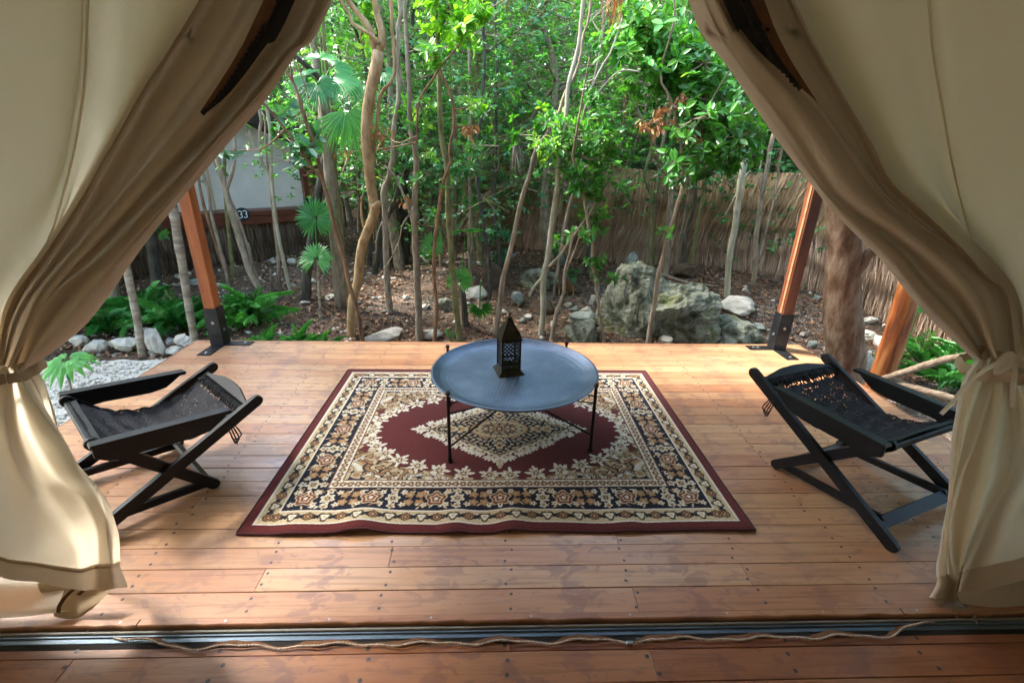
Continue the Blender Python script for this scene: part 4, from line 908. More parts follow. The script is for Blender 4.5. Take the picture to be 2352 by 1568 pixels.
# ================================================================== CORNER POSTS
def corner_post(label, x0, y0, sx, seed):
    """square post, near corner at (x0,y0); sx=-1: post extends to -x"""
    w = .1; xa, xb = sorted((x0, x0+sx*w)); t = thing('deck_post', label, 'post', ((xa+xb)/2, y0+w/2, 0))
    mb = MB(); box(mb, (xa+.004, y0+.004, .006), (xb-.004, y0+w-.004, 2.88), ch=.004); mb.build('timber', POSTW if sx < 0 else POSTSHADE, t)
    h = .325
    br = MB(); fx = x0-sx*.0
    th = .005
    box(br, (xa-.004, y0-th, .004), (xb+.004, y0+.0035, h)); br.build('bracket_plate', STEEL, t)
    br = MB(); xs_ = sorted((x0-sx*th, x0+sx*.0035)); box(br, (xs_[0], y0-.004, .003), (xs_[1], y0+w, h+.006)); br.build('bracket_plate', STEEL, t)
    br = MB(); box(br, (xa-.003, y0-.205, .0015), (xb+.003, y0-.001, .0065)); br.build('base_plate', STEEL, t)
    xs_ = sorted((x0-sx*.006, x0-sx*.208)); br = MB(); box(br, (xs_[0], y0+.006, .002), (xs_[1], y0+w-.006, .007)); br.build('base_plate', STEEL, t)
    def blt(p, n):
        p = np.array(p, float); n = np.array(n, float); mb = MB(); a1 = np.cross(n, [.3, .5, .8]); a1 /= np.linalg.norm(a1); a2 = np.cross(n, a1)
        mb.grid(np.array([[p+n*z+r*(a1*math.cos(q)+a2*math.sin(q)) for q in np.linspace(0, 2*math.pi, 10, endpoint=False)] for r, z in ((.013, 0), (.013, .003), (.008, .003), (.0078, .010), (.0005, .011))]), closed_v=True); mb.build('bolt', BOLT, t)
    xm = (xa+xb)/2
    blt((xm-sx*.005, y0-th, .205), (0, -1, 0)); blt((x0-sx*th, y0+.045, .135), (-sx, 0, 0)); blt((xm, y0-.165, .0065), (0, 0, 1)); blt((x0-sx*.155, y0+.05, .007), (0, 0, 1)); blt((x0-sx*.115, y0+.05, .007), (0, 0, 1)) if sx > 0 else None
    if sx > 0:
        mb = MB(); box(mb, (x0-.0035, y0+.018, h+.01), (x0+.006, y0+.042, 2.84)); mb.build('batten', FASC, t)
    return t
corner_post('square orange timber post in steel bracket on deck corner beside the palms', -2.275, 3.703, -1, 1)
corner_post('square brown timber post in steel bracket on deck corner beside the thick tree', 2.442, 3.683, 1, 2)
# log post and handrails by the steps
lg = thing('log_post', 'round debarked log post with reddish streaks standing behind the chair', 'post', (3.33, 3.5, float(gz(3.33, 3.5))))
mb = MB(); tube(mb, [(3.315, 3.5, -.55), (3.325, 3.5, .1), (3.30, 3.5, .8), (3.26, 3.5, 2.9)], [.092, .086, .080, .072], 16, 40, .03); mb.build('log', LOGW, lg, smooth=True)
def rail(label, pts, r):
    t = thing('handrail', label, 'handrail', tuple(pts[0])); mb = MB(); tube(mb, pts, r, 10, 26, .08); mb.build('pole', DRIFT, t, smooth=True)
rail('weathered grey driftwood pole slanting up from the log post to the curtain', [atY(2020, 872, 3.42), atY(2090, 850, 3.30), atY(2160, 828, 3.2), atY(2240, 812, 3.08), atY(2420, 770, 2.9)], [.022, .026, .027, .024, .022])
rail('pale split pole sloping down from the log post behind the black chair', [atY(2030, 866, 3.42), atY(2110, 893, 3.25), atY(2200, 918, 3.1), atY(2380, 965, 2.85)], [.026, .030, .030, .028])
# ================================================================== THATCH FENCE
FP = np.array([(6.6, 3.9), (5.4, 5.05), (4.30, 6.12), (3.58, 6.78), (2.44, 7.50), (1.55, 8.25), (.72, 9.05), (-.45, 10.6), (-1.67, 12.2), (-4.0, 14.3), (-7.5, 16.5)])
fence = thing('thatch_fence', 'long brown palm-thatch fence in overlapping layers behind the boulder', 'fence', (2.44, 7.5, float(gz(2.44, 7.5))))
Fc = crm(np.c_[FP, np.zeros(len(FP))], 240)[:, :2]; fl = np.r_[0, np.cumsum(np.linalg.norm(np.diff(Fc, axis=0), axis=1))]
ft = np.gradient(Fc, axis=0); ft /= np.linalg.norm(ft, axis=1)[:, None]; fn = np.c_[ft[:, 1], -ft[:, 0]]
if (fn[80]@np.array([0, -1.0])) < 0: fn = -fn
def fpos(s):
    return np.stack([np.interp(s, fl, Fc[:, k]) for k in (0, 1)], -1), np.stack([np.interp(s, fl, fn[:, k]) for k in (0, 1)], -1), np.stack([np.interp(s, fl, ft[:, k]) for k in (0, 1)], -1)
ftop = lambda s: 1.40-.012*(s-3)
mb = MB()
s_ = np.linspace(0, fl[-1], 120); p_, n_, t_ = fpos(s_)
for sg, off in ((1, -.02),):
    G_ = np.array([[(p_[i, 0]+n_[i, 0]*o_, p_[i, 1]+n_[i, 1]*o_, z) for o_, z in ((.02, gz(*p_[i])-.1), (.03, .5), (.03, ftop(s_[i])-.03), (-.10, ftop(s_[i])-.03), (-.12, gz(*p_[i])-.1))] for i in range(120)])
    mb.grid(G_)
mb.build('core', pm('thatch_core', [(.3, (.05, .034, .022)), (.7, (.11, .074, .05))], 12, (2, 2, .4), .95, bmp=.5), fence)
def thatch_layer(zt, zb, n, tone, name, parent=fence, s0=0, s1=None, lean=.0):
    s1 = fl[-1] if s1 is None else s1; rg = RNG; s = rg.uniform(s0, s1, n)
    # denser where it is close
    p, nn, t = fpos(s); g = gz(p[:, 0], p[:, 1]); top = ftop(s); hgt = top-g
    z0 = g+hgt*(zt+rg.uniform(-.05, .0, n)+.02*np.sin(s*2.3)); L = hgt*(zt-zb)*rg.uniform(.85, 1.08, n)
    out0 = rg.uniform(.03, .06, n)+.0; out1 = out0+rg.uniform(.12, .21, n)
    base = np.c_[p+nn*out0[:, None], z0]; sw = .10*np.sin(s*1.7+zt*9)+.12*np.sin(s*.9+zt*5)+rg.normal(0, .07, n)
    tip = np.c_[p+nn*out1[:, None]+t*(sw*L*1.1)[:, None], z0-L]
    tn = np.clip(rg.normal(.5, .2, n)+.12*np.sin(s*3.1+zt*7), 0, 1)
    C1, C2 = np.array(tone[0]), np.array(tone[1]); V, F3, _ = blades(n, base, tip, rg.uniform(.007, .018, n), tn, rg)
    cc = C1+(C2-C1)*tn[:, None]; cc = np.c_[cc, np.ones(n)]
    o = link(name, np_mesh(name, V, F3, np.repeat(cc, 5, 0)), THATCH, parent); tag(o, kind='stuff'); return o
TB1 = ((.26, .165, .085), (.68, .47, .27)); TB2 = ((.26, .17, .11), (.67, .475, .335)); TB3 = ((.28, .20, .11), (.58, .45, .28))
thatch_layer(.30, -.02, 11000, TB2, 'thatch_layer'); thatch_layer(.56, .22, 11000, TB2, 'thatch_layer'); thatch_layer(.80, .46, 11000, TB1, 'thatch_layer'); thatch_layer(.99, .66, 11000, TB1, 'thatch_layer')
n = 3500; s = RNG.uniform(0, fl[-1], n); p, nn, t = fpos(s); base = np.c_[p-nn*.10, ftop(s)-.03+RNG.uniform(-.02, .02, n)]; tip = np.c_[p+nn*RNG.uniform(.06, .10, n)[:, None]+t*RNG.normal(0, .05, n)[:, None], ftop(s)-RNG.uniform(.0, .10, n)]
V, F3, _ = blades(n, base, tip, RNG.uniform(.008, .02, n), np.zeros(n), RNG); tn = RNG.uniform(0, 1, n)[:, None]
tag(link('ridge_thatch', np_mesh('ridge_thatch', V, F3, np.repeat(np.c_[np.array(TB3[0])+(np.array(TB3[1])-np.array(TB3[0]))*tn, np.ones(n)], 5, 0)), THATCH, fence), kind='stuff')

# ================================================================== CABIN 33
ca, cb = np.array(atY(451, 473.5, 7.3))[:2], np.array(atY(697, 463.7, 8.3))[:2]
cu = (cb-ca)/np.linalg.norm(cb-ca); cn = np.array([cu[1], -cu[0]])     # cn faces the camera side
if cn@(-ca) < 0: cn = -cn
cang = math.atan2(cu[1], cu[0])
cab = thing('canvas_cabin', 'neighbouring grey canvas cabin on a thatch-skirted platform among the saplings', 'cabin', (cb[0], cb[1], float(gz(*cb))))
def cw(u, o, z): q = cb+cu*u+cn*o; return np.array([q[0], q[1], z])      # u along the wall (0 at right end), o outwards
FLZ = .66; zr = atY(697, 327, 8.3)[2]
def rz_(u): return zr+.05+.62*(-u)*.62 if u > -2.2 else zr+.05+.62*2.2*.62-(-2.2-u)*.38
us = np.linspace(0, -4.4, 60); G_ = np.array([[cw(u, .0+.012*math.sin(u*7)*(1-v)+.02*math.sin(u*3.1+2)*math.exp(-((v-.15)/.2)**2)+(.03*math.exp(-((u+.75-.35*(1-v))/.09)**2) if v < .5 else 0), FLZ+(rz_(u)-.06-FLZ)*v) for v in np.linspace(0, 1, 30)] for u in us])
mb = MB(); mb.grid(G_); mb.build('front_wall', CABCAN, cab, smooth=True)
mb = MB(); mb.grid(np.array([[cw(0, -o, z) for z in np.linspace(FLZ, zr, 6)] for o in np.linspace(0, 4, 8)])); mb.build('side_wall', CABCAN, cab, smooth=True)
mb = MB(); mb.grid(np.array([[cw(u, .02, FLZ+(rz_(u)-.06-FLZ)*v) for v in np.linspace(0, 1, 8)] for u in (-1.30, -1.335)])); mb.build('wall_seam', CANVD, cab)
mb = MB(); box(mb, (-.028, 0, -.012), (.028, .012, .012), np.array([[cu[0], cn[0], 0, cw(-.17, .012, 0)[0]], [cu[1], cn[1], 0, cw(-.17, .012, 0)[1]], [0, 0, 1, FLZ+.16], [0, 0, 0, 1]])); mb.build('vent_label', STEEL, cab)
CBM = pm('cabin_beam', [(.3, (.07, .016, .010)), (.7, (.15, .04, .022))], 4, (1, 1, 6), .45, .4, bmp=.2)
Mc = lambda u, o, z: np.array([[cu[0], cn[0], 0, cw(u, o, z)[0]], [cu[1], cn[1], 0, cw(u, o, z)[1]], [0, 0, 1, z], [0, 0, 0, 1]])
mb = MB(); box(mb, (-5.4, .28, -.17), (.12, .33, .0), Mc(0, 0, FLZ-.03), ch=.004); mb.build('edge_beam', CBM, cab)
mb = MB(); box(mb, (-5.4, -3.5, -.05), (.14, .36, .012), Mc(0, 0, FLZ-.018), ch=.004); mb.build('floor_boards', CBM, cab)
mb = MB(); box(mb, (.02, -.04, .0), (.10, .04, zr-FLZ+.2), Mc(0, 0.02, FLZ), ch=.004); mb.build('door_post', CBM, cab)
mb = MB(); box(mb, (-.02, -.05, .0), (.13, .075, .14), Mc(0.02, 0.03, FLZ), ch=.004); mb.build('post_bracket', STEEL, cab)
# thatch skirt
n = 6000; uu = RNG.uniform(-5.4, .12, n); row = RNG.integers(0, 2, n); zt_ = np.where(row == 0, FLZ-.19, .14); gg = np.array([gz(*(cb+cu*a)) for a in uu[::50]]).mean()
base = np.stack([cw(a, .20+.05*b, z) for a, b, z in zip(uu, 1-row, zt_)]); tip = base+np.c_[cn[0]*.04+RNG.normal(0, .03, n), cn[1]*.04+RNG.normal(0, .03, n), -np.where(row == 0, .40, .34)*RNG.uniform(.7, 1.1, n)]
V, F3, _ = blades(n, base, tip, RNG.uniform(.008, .02, n), np.zeros(n), RNG); tn = RNG.uniform(0, 1, n)[:, None]
tag(link('thatch_skirt', np_mesh('thatch_skirt', V, F3, np.repeat(np.c_[np.array([.075, .05, .034])+(np.array([.21, .15, .105])-np.array([.075, .05, .034]))*tn, np.ones(n)], 5, 0)), THATCH, cab), kind='stuff')
mb = MB(); mb.grid(np.array([[cw(u, .17, z) for z in (-.35, FLZ-.1)] for u in (.12, -5.4)])); mb.build('skirt_backing', MATS['thatch_core'], cab)
# roof: dark soffit edge and thatch verge
mb = MB(); vs = np.linspace(.55, -2.2, 30)
G_ = np.array([[cw(u, .42, rz_(u)-.10), cw(u, .45, rz_(u)+.05), cw(u, .40, rz_(u)+.20), cw(u, -3, rz_(u)+.26), cw(u, -3, rz_(u)-.05)] for u in vs]); mb.grid(G_, closed_v=True)
vs = np.linspace(-2.2, -5.2, 20); G_ = np.array([[cw(u, .42, rz_(u)-.10), cw(u, .45, rz_(u)+.05), cw(u, .40, rz_(u)+.20), cw(u, -3, rz_(u)+.26), cw(u, -3, rz_(u)-.05)] for u in vs]); mb.grid(G_, closed_v=True)
mb.build('roof', pm('cabin_soffit', [(.3, (.02, .015, .012)), (.7, (.05, .035, .026))], 10, bmp=.4), cab)
n = 5200; uu = RNG.uniform(-5.0, .62, n); off = RNG.uniform(-.6, .40, n); rz__ = np.array([rz_(a) for a in uu])
base = np.stack([cw(a, b, c_+.20+.06*random.random()) for a, b, c_ in zip(uu, off, rz__)]); sg = np.where(uu > -2.2, 1, -1)
tip = base+np.c_[cu[0]*.28*sg, cu[1]*.28*sg, np.full(n, -.16)]*RNG.uniform(.5, 1.2, n)[:, None]+np.c_[cn[0]*RNG.uniform(.0, .10, n), cn[1]*RNG.uniform(.0, .10, n), RNG.uniform(-.06, .02, n)]
V, F3, _ = blades(n, base, tip, RNG.uniform(.01, .022, n), np.zeros(n), RNG); tn = RNG.uniform(0, 1, n)[:, None]
tag(link('roof_thatch', np_mesh('roof_thatch', V, F3, np.repeat(np.c_[np.array([.10, .07, .05])+(np.array([.34, .26, .19])-np.array([.10, .07, .05]))*tn, np.ones(n)], 5, 0)), THATCH, cab), kind='stuff')
# number sign 33
sp_ = atY(557, 492, 7.3); su = ((sp_[:2]-cb)@cu)
dpt = [cw(u, .345, 0) for u in (su,)]
for it in range(20):
    q = cw(su, .372, 0); pr = atY(557, 492, q[1]); su += ((pr[:2]-q[:2])@cu)*.6
q = cw(su, .366, 0); pz = atY(557, 492, q[1])[2]
sign = thing('number_sign', 'round navy plaque with white number 33 on the cabin edge beam', 'sign', (q[0], q[1], pz))
Ms = np.array([[cu[0], 0, cn[0], q[0]], [cu[1], 0, cn[1], q[1]], [0, 1, 0, pz], [0, 0, 0, 1]])
def sgn(v): v = np.array(v, float); return v@Ms[:3, :3].T+Ms[:3, 3]
mb = MB(); a = np.linspace(0, 2*math.pi, 28, endpoint=False)
rd = .096
mb.grid(np.array([[sgn((r*math.cos(t), r*math.sin(t), z)) for t in a] for r, z in ((rd*.9, -.004), (rd, 0), (rd, .008), (rd*.97, .010), (.001, .010))]), closed_v=True); mb.build('disc', pm('navy_sign', [(.3, (.004, .018, .030)), (.7, (.008, .030, .048))], 9, rough=.5, bmp=0), sign)
SW = pm('sign_white', [(.3, (.72, .73, .72)), (.7, (.80, .80, .79))], 9, rough=.6, bmp=0)
for k, dx in enumerate((-.034, .034)):
    mb = MB()
    for cyy, a0, a1 in ((.024, 2.6, -1.45), (-.026, 1.45, -2.6)):
        pts = [sgn((dx+.025*math.cos(t), cyy+.026*math.sin(t), .0125)) for t in np.linspace(a0, a1, 16)]
        tube(mb, pts, .0065, 6)
    mb.build('digit', SW, sign)

# ================================================================== ROCKS
_bm = bmesh.new(); bmesh.ops.create_icosphere(_bm, subdivisions=4, radius=1); ICO = np.array([v.co[:] for v in _bm.verts]); ICF = [tuple(v.index for v in f.verts) for f in _bm.faces]; _bm.free()
_bm = bmesh.new(); bmesh.ops.create_icosphere(_bm, subdivisions=6, radius=1); ICO6 = np.array([v.co[:] for v in _bm.verts]); ICF6 = [tuple(v.index for v in f.verts) for f in _bm.faces]; _bm.free()
_bm = bmesh.new(); bmesh.ops.create_icosphere(_bm, subdivisions=3, radius=1); ICO3 = np.array([v.co[:] for v in _bm.verts]); ICF3 = [tuple(v.index for v in f.verts) for f in _bm.faces]; _bm.free()
def rockmesh(seed, sx, sy, sz, cuts=7, rough=.12, hi=True, big=False):
    rg = np.random.default_rng(seed); v = (ICO6 if big else ICO if hi else ICO3).copy(); f = ICF6 if big else ICF if hi else ICF3
    for k in range(cuts):
        n = rg.normal(size=3); n /= np.linalg.norm(n); d = rg.uniform(.62, .88) if big else rg.uniform(.45, .8); t = v@n-d; v = v-np.maximum(t, 0)[:, None]*n*.92
    w = np.zeros(len(v))
    for fr, am in ((2.2, .5), (4.7, .30), (9.5, .16), (19, .09)):
        k = rg.normal(size=(3, 3))*fr; ph = rg.uniform(0, 6, 3); w += am*np.sin(v@k[0]+ph[0]+1.3*np.sin(v@k[1]+ph[1]))*np.cos(v@k[2]+ph[2])
    if big:
        for fr, am in ((7, .30), (15, .22), (31, .14), (60, .08)):
            k = rg.normal(size=(3, 3))*fr*.6; ph = rg.uniform(0, 6, 3); w -= am*np.abs(np.sin(v@k[0]+ph[0]+1.2*np.sin(v@k[1]*.6+ph[1])))
    v = v*(1+rough*w)[:, None]
    return v*[sx, sy, sz], f
def rock(label, px, py, wpx, hpx, seed, mat=STONE, sink=.25, dep=.8, Y=None, group=None, cuts=7, name='limestone_rock', lean=0, rough=.19):
    """px,py: middle of the rock's foot in the picture"""
    b = atG(px, py) if Y is None else np.array([*atY(px, py, Y)]); dpt = depth(b); w = wpx*dpt/FD; h = hpx*dpt/FD
    o_ = tag(bpy.data.objects.new(name, None), label, 'rock', group) if False else None
    v, f = rockmesh(seed, w/2, w/2*dep, h*(.5+sink/2), cuts, rough, wpx > 25, wpx > 140)
    v = v+np.array([0, 0, h*(.5-sink/2)]); v[:, 0] += lean*v[:, 2]
    if Y is None: v[:, 2] += gz(b[0], b[1])
    else: v[:, 2] += b[2]
    v[:, 0] += b[0]; v[:, 1] += b[1]+w*.3*dep
    mb = MB(); mb.add(v-np.array(b), f); o_ = mb.build(name, mat, None, smooth=False, loc=tuple(b)); return tag(o_, label, 'rock', group)
rock('tall upright white limestone rock beside the gravel path', 362, 818, 42, 76, 3, dep=.9, sink=.15, cuts=9, lean=-.12)
rock('squat white rock with dark weathering at the gravel edge', 281, 812, 80, 32, 5, dep=.7, cuts=10)
rock('yellowish rock beside the squat white one at gravel edge', 214, 812, 56, 30, 6, dep=.8)
rock('small white rock leaning against the deck edge by the palms', 422, 806, 50, 36, 8, dep=.8)
rock('little pale rock between the tall rock and the deck', 399, 817, 36, 20, 9)
rock('pale rock half hidden behind the cream curtain edge', 176, 800, 40, 30, 10)
rock('grey rock under the fern palm at the gravel edge', 392, 775, 44, 30, 12, mat=MIDST)
# boulder ledge
BST = dict(mat=GREYST)
rock('big mossy grey boulder with a sheer side beside the birdhouse', 1472, 770, 205, 160, 61, GREYST, .5, 1.0, cuts=12, rough=.13)
rock('broad mossy boulder shelf joined to the big boulder', 1578, 784, 270, 128, 63, GREYST, .5, .85, cuts=12, rough=.15)
rock('low pale knobbly ledge beside the brown corner post', 1690, 794, 180, 66, 64, GREYST, .5, .7, cuts=12, rough=.16)
rock('pale ledge slab above the knobbly ledge', 1690, 722, 105, 42, 35, STONE, .35, .8, cuts=9, rough=.16)
rock('rounded grey rock propped against the thatch fence', 1450, 612, 34, 32, 36, MIDST, .2, .8)
rock('small pale ridge of stone on the litter beside the boulder', 1580, 690, 52, 24, 37, MIDST, .4, .8)
rock('low mossy slab under the dry palm frond', 1345, 792, 110, 56, 38, GREYST, .35, .9, cuts=9)
rock('bluish mossy stone ridge beside the white broken slab', 1335, 748, 90, 34, 39, MIDST, .3, .6, cuts=8)
rock('white broken slab of limestone below the birdhouse', 1348, 728, 40, 24, 40, STONE, .2, .7, cuts=11)
rock('grey stone block beside the palm seedling', 1020, 714, 34, 28, 41, GREYST, .2, .8)
rock('pale block with green top behind the slim mossy tree', 1092, 688, 56, 30, 42, STONE, .25, .7)
rock('green grey wedge of stone behind the lantern', 1186, 704, 34, 34, 43, MIDST, .2, .7)
rock('long pale flat rock lying behind the deck edge', 885, 785, 110, 28, 44, STONE, .3, .5, cuts=9)
rock('pale flat rock lying beside the two brown trunks', 985, 782, 60, 26, 45, STONE, .3, .6)
rock('grey boulder shoulder behind the leaning branch', 1240, 668, 90, 46, 46, GREYST, .3, .8)
rock('grey green boulder against the fence foot', 1285, 612, 70, 48, 47, GREYST, .3, .8)
rock('round dark soil-covered rock below the shrub', 1130, 665, 50, 70, 48, pm('soil_mound', [(.3, (.045, .03, .018)), (.7, (.12, .085, .05))], 8, rough=.95, bmp=.8), .3, .9, rough=.08, name='earth_mound')
rock('dirt mound round the foot of a green-stained sapling', 1582, 640, 60, 34, 49, MATS['soil_mound'], .4, .9, rough=.1, name='earth_mound')
rock('low brown earth hump beside pale trunks', 1250, 720, 64, 26, 50, MATS['soil_mound'], .4, .9, rough=.1, name='earth_mound')
rock('pale rock slab among litter beside the thick tree', 1990, 788, 60, 26, 51, STONE, .3, .7)
rock('white chalky slab under the fern palm by the rail', 2060, 812, 110, 30, 52, STONE, .3, .8)
rock('pale rock between thick tree and log post', 1975, 862, 60, 60, 53, STONE, .3, .8)
for k, (x, y, w, h) in enumerate([(1285, 712, 14, 8), (1304, 704, 18, 9), (1322, 716, 20, 12), (1270, 750, 16, 14), (1215, 735, 22, 16), (1200, 742, 18, 14), (1160, 722, 18, 10), (975, 712, 26, 12), (960, 740, 20, 10), (1065, 660, 22, 14), (1365, 700, 22, 26), (1372, 675, 18, 20), (1420, 720, 16, 10), (1530, 790, 30, 22), (1640, 790, 34, 30), (1660, 770, 28, 24), (1620, 750, 26, 16), (1745, 760, 34, 16), (1780, 785, 20, 14), (1850, 775, 24, 14), (1870, 800, 26, 16), (1835, 810, 18, 12), (1900, 812, 20, 14), (1880, 690, 22, 12), (2000, 745, 40, 16), (930, 690, 20, 10), (880, 720, 18, 8), (760, 690, 30, 12), (700, 700, 20, 9), (820, 700, 16, 8), (670, 610, 20, 16), (420, 640, 34, 16), (455, 655, 40, 14), (500, 660, 22, 9), (1100, 610, 20, 10), (1180, 590, 16, 9)]):
    rock('loose pale limestone fragment lying on the leaf litter', x, y, w*1.15, h, 100+k, [STONE, STONE, MIDST][k % 3], .25, .8, group='limestone fragments on the forest floor', name='stone_fragment', cuts=9)

# ================================================================== GROUND COVER
def scatter(n, x0, x1, y0, y1, power=1.0):
    x = RNG.uniform(x0, x1, n); y = y0+(y1-y0)*RNG.uniform(0, 1, n)**power; return x, y
def leafquads(pos, d, nrm, L, Wd, tone, hi=False):
    d = d/np.linalg.norm(d, axis=1)[:, None]; s = np.cross(d, nrm); s /= np.linalg.norm(s, axis=1)[:, None]+1e-9; nn = np.cross(s, d); n = len(pos)
    L = np.broadcast_to(L, n)[:, None]; Wd = np.broadcast_to(Wd, n)[:, None]
    tc = np.c_[tone, tone, tone, np.ones(n)]
    if hi:
        P = [pos, pos+d*L*.30+s*Wd*.42+nn*Wd*.14, pos+d*L*.68+s*Wd*.46+nn*Wd*.10, pos+d*L-nn*L*.10, pos+d*L*.68-s*Wd*.46+nn*Wd*.10, pos+d*L*.30-s*Wd*.42+nn*Wd*.14]
        V = np.stack(P, 1).reshape(-1, 3); k = np.arange(n)[:, None]*6; F = np.concatenate([k+[0, 1, 2, 3], k+[0, 3, 4, 5]], 0); return V, F, np.repeat(tc, 6, 0)
    P = [pos, pos+d*L*.5+s*Wd*.5+nn*Wd*.12, pos+d*L-nn*L*.06, pos+d*L*.5-s*Wd*.5+nn*Wd*.12]
    V = np.stack(P, 1).reshape(-1, 3); k = np.arange(n)[:, None]*4; return V, k+[0, 1, 2, 3], np.repeat(tc, 4, 0)
n = 60000; x, y = scatter(n, -6, 6.5, 3.9, 13, 1.5); keep = ~((x < -2.62) & (y < 4.3)) & ~((x < 2.8) & (y < 3.9)); x, y = x[keep], y[keep]; n = len(x)
dn = .5+.5*np.sin(x*1.7+np.sin(y*1.3)*2)*np.sin(y*1.1+x*.5); kp = RNG.uniform(0, 1, n) < (.35+.65*dn); x, y = x[kp], y[kp]; n = len(x)
pos = np.c_[x, y, gz(x, y)+RNG.uniform(.004, .03, n)]; d = np.c_[RNG.normal(size=(n, 2)), RNG.normal(0, .3, n)]; nr = np.c_[RNG.normal(0, .45, (n, 2)), np.ones(n)]
V, F, Cc = leafquads(pos, d, nr, RNG.uniform(.03, .075, n), RNG.uniform(.018, .036, n), RNG.beta(1.6, 1.6, n))
tag(link('leaf_litter', np_mesh('leaf_litter', V, F, Cc), LEAFM['litter']), 'fallen brown leaves strewn over the forest floor', 'leaf litter', kind='stuff')
n = 4200; x, y = scatter(n, -5, 6, 4.0, 11, 1.5); keep = ~((x < -2.62) & (y < 4.3)); x, y = x[keep], y[keep]; n = len(x)
dn = .5+.5*np.sin(x*1.3+2+np.sin(y*1.5)*2)*np.sin(y*1.4-x*.6+1); kp = RNG.uniform(0, 1, n) < (.10+.9*dn**2); x, y = x[kp], y[kp]; n = len(x)
OCT = np.array([[1, 0, 0], [-1, 0, 0], [0, 1, 0], [0, -1, 0], [0, 0, 1], [0, 0, -1]], float); OF = np.array([[0, 2, 4], [2, 1, 4], [1, 3, 4], [3, 0, 4], [2, 0, 5], [1, 2, 5], [3, 1, 5], [0, 3, 5]])
r = RNG.gamma(2.2, .0075, n)+.006
V = (OCT[None]+RNG.normal(0, .22, (n, 6, 3)))*r[:, None, None]*np.array([1.2, 1, .7])+np.c_[x, y, gz(x, y)+r*.1][:, None]
F = (np.arange(n)*6)[:, None, None]+OF[None]
tag(link('limestone_pebbles', np_mesh('limestone_pebbles', V.reshape(-1, 3), F.reshape(-1, 3)), STONE), 'white limestone crumbs scattered over the soil', 'pebbles', kind='stuff')
n = 9000; x, y = RNG.uniform(-6, -2.62, n), RNG.uniform(1.5, 4.25, n); r = RNG.gamma(2.5, .0028, n)+.003
V = (OCT[None]+RNG.normal(0, .2, (n, 6, 3)))*r[:, None, None]*np.array([1.2, 1, .7])+np.c_[x, y, gz(x, y)+.014+r*.3][:, None]; F = (np.arange(n)*6)[:, None, None]+OF[None]
tag(link('path_gravel', np_mesh('path_gravel', V.reshape(-1, 3), F.reshape(-1, 3)), GRAVEL), 'loose pale gravel chips on the path', 'gravel', kind='stuff')
# roots
def root(label, pts, r, m_='grey'):
    mb = MB(); P_ = np.array([atG(*p)+[0, 0, .02] for p in pts]); tube(mb, P_, r, 7, 30, .08); tag(mb.build('tree_root', TRUNKS[m_], None, smooth=True), label, 'root')
root('long pale root snaking over litter beside the boulder', [Z5(850, 970), Z5(960, 1010), Z5(1080, 1045), Z5(1200, 1060), Z5(1330, 1075)], [.03, .025, .02, .017, .01])
root('curved root creeping over soil behind the lantern', [Z4(1690, 930), Z4(1620, 1010), Z4(1560, 1110), Z4(1530, 1150)], [.025, .03, .03, .02])
root('crooked dead stick lying by the fence foot', [Z5(1690, 990), Z5(1760, 1020), Z5(1850, 1050)], [.018, .014, .008], 'dark')

# ================================================================== BIRDHOUSE
bh = atG(1301, 682)
dB = depth(bh); k = dB/FD
BW = pm('birdhouse_pine', [(.3, (.40, .24, .11)), (.6, (.55, .37, .19)), (.8, (.62, .45, .26))], 5, (1, 1, 6), .7, bmp=.15)
BK = pm('bark_shingle', [(.3, (.05, .033, .02)), (.6, (.12, .08, .05)), (.8, (.2, .14, .1))], 9, (1, 4, 1), .9, bmp=.8)
hw, hh, hd = 17*k, 24*k, .12; bz = gz(bh[0], bh[1])
bird = thing('birdhouse', 'small open-fronted pine birdhouse with bark roof on the rocky ground', 'birdhouse', (bh[0], bh[1]+.05, bz), R(-8))
BP = lambda n, mb, m_=BW: mb.build(n, m_, bird, loc=(0, 0, 0))
ap = 36*k
for s in (-1, 1):
    mb = MB(); box(mb, (s*hw-.006, 0, 0), (s*hw+.006, hd, hh), ch=.001); BP('side_panel', mb)
mb = MB(); box(mb, (-hw+.007, 0.0, -.002), (hw-.007, hd, .012), ch=.001); BP('floor_panel', mb)
def gable(y0, y1, mb): prism(mb, [(-hw+.007, .001), (hw-.007, .001), (hw-.007, hh), (0, ap), (-hw+.007, hh)], y0, y1, .001)
mb = MB(); gable(hd-.014, hd-.002, mb); BP('back_panel', mb)
for s in (-1, 1):
    mb = MB(); prism(mb, [(s*(hw+.001), 0.0), (s*(hw-.012), 0.0), (s*(hw-.012), hh-.008), (0, ap-.016), (0, ap+.002), (s*(hw+.001), hh)], -.010, .0, .001); BP('front_frame', mb)
mb = MB(); box(mb, (-hw*.85, .035, hh*.24), (hw*.55, hd-.02, hh*.36), ch=.001); BP('perch_shelf', mb)
mb = MB(); a = np.linspace(0, 2*math.pi, 14, endpoint=False); mb.grid(np.array([[(-hw*.25+r*math.cos(t), hd-.016, hh*.52+r*.55*math.sin(t)) for t in a] for r in (.022, .0005)]), closed_v=True); BP('entry_hole', mb, NETM)
for s in (-1, 1):
    mb = MB(); e0 = np.array([0, ap+.012]); e1 = np.array([s*(hw+.075), hh-.055]); n2 = np.array([0, .022])
    prism(mb, [e0, e1, e1+n2, e0+n2], -.035, hd+.02, .002); BP('roof_slope', mb, BK)
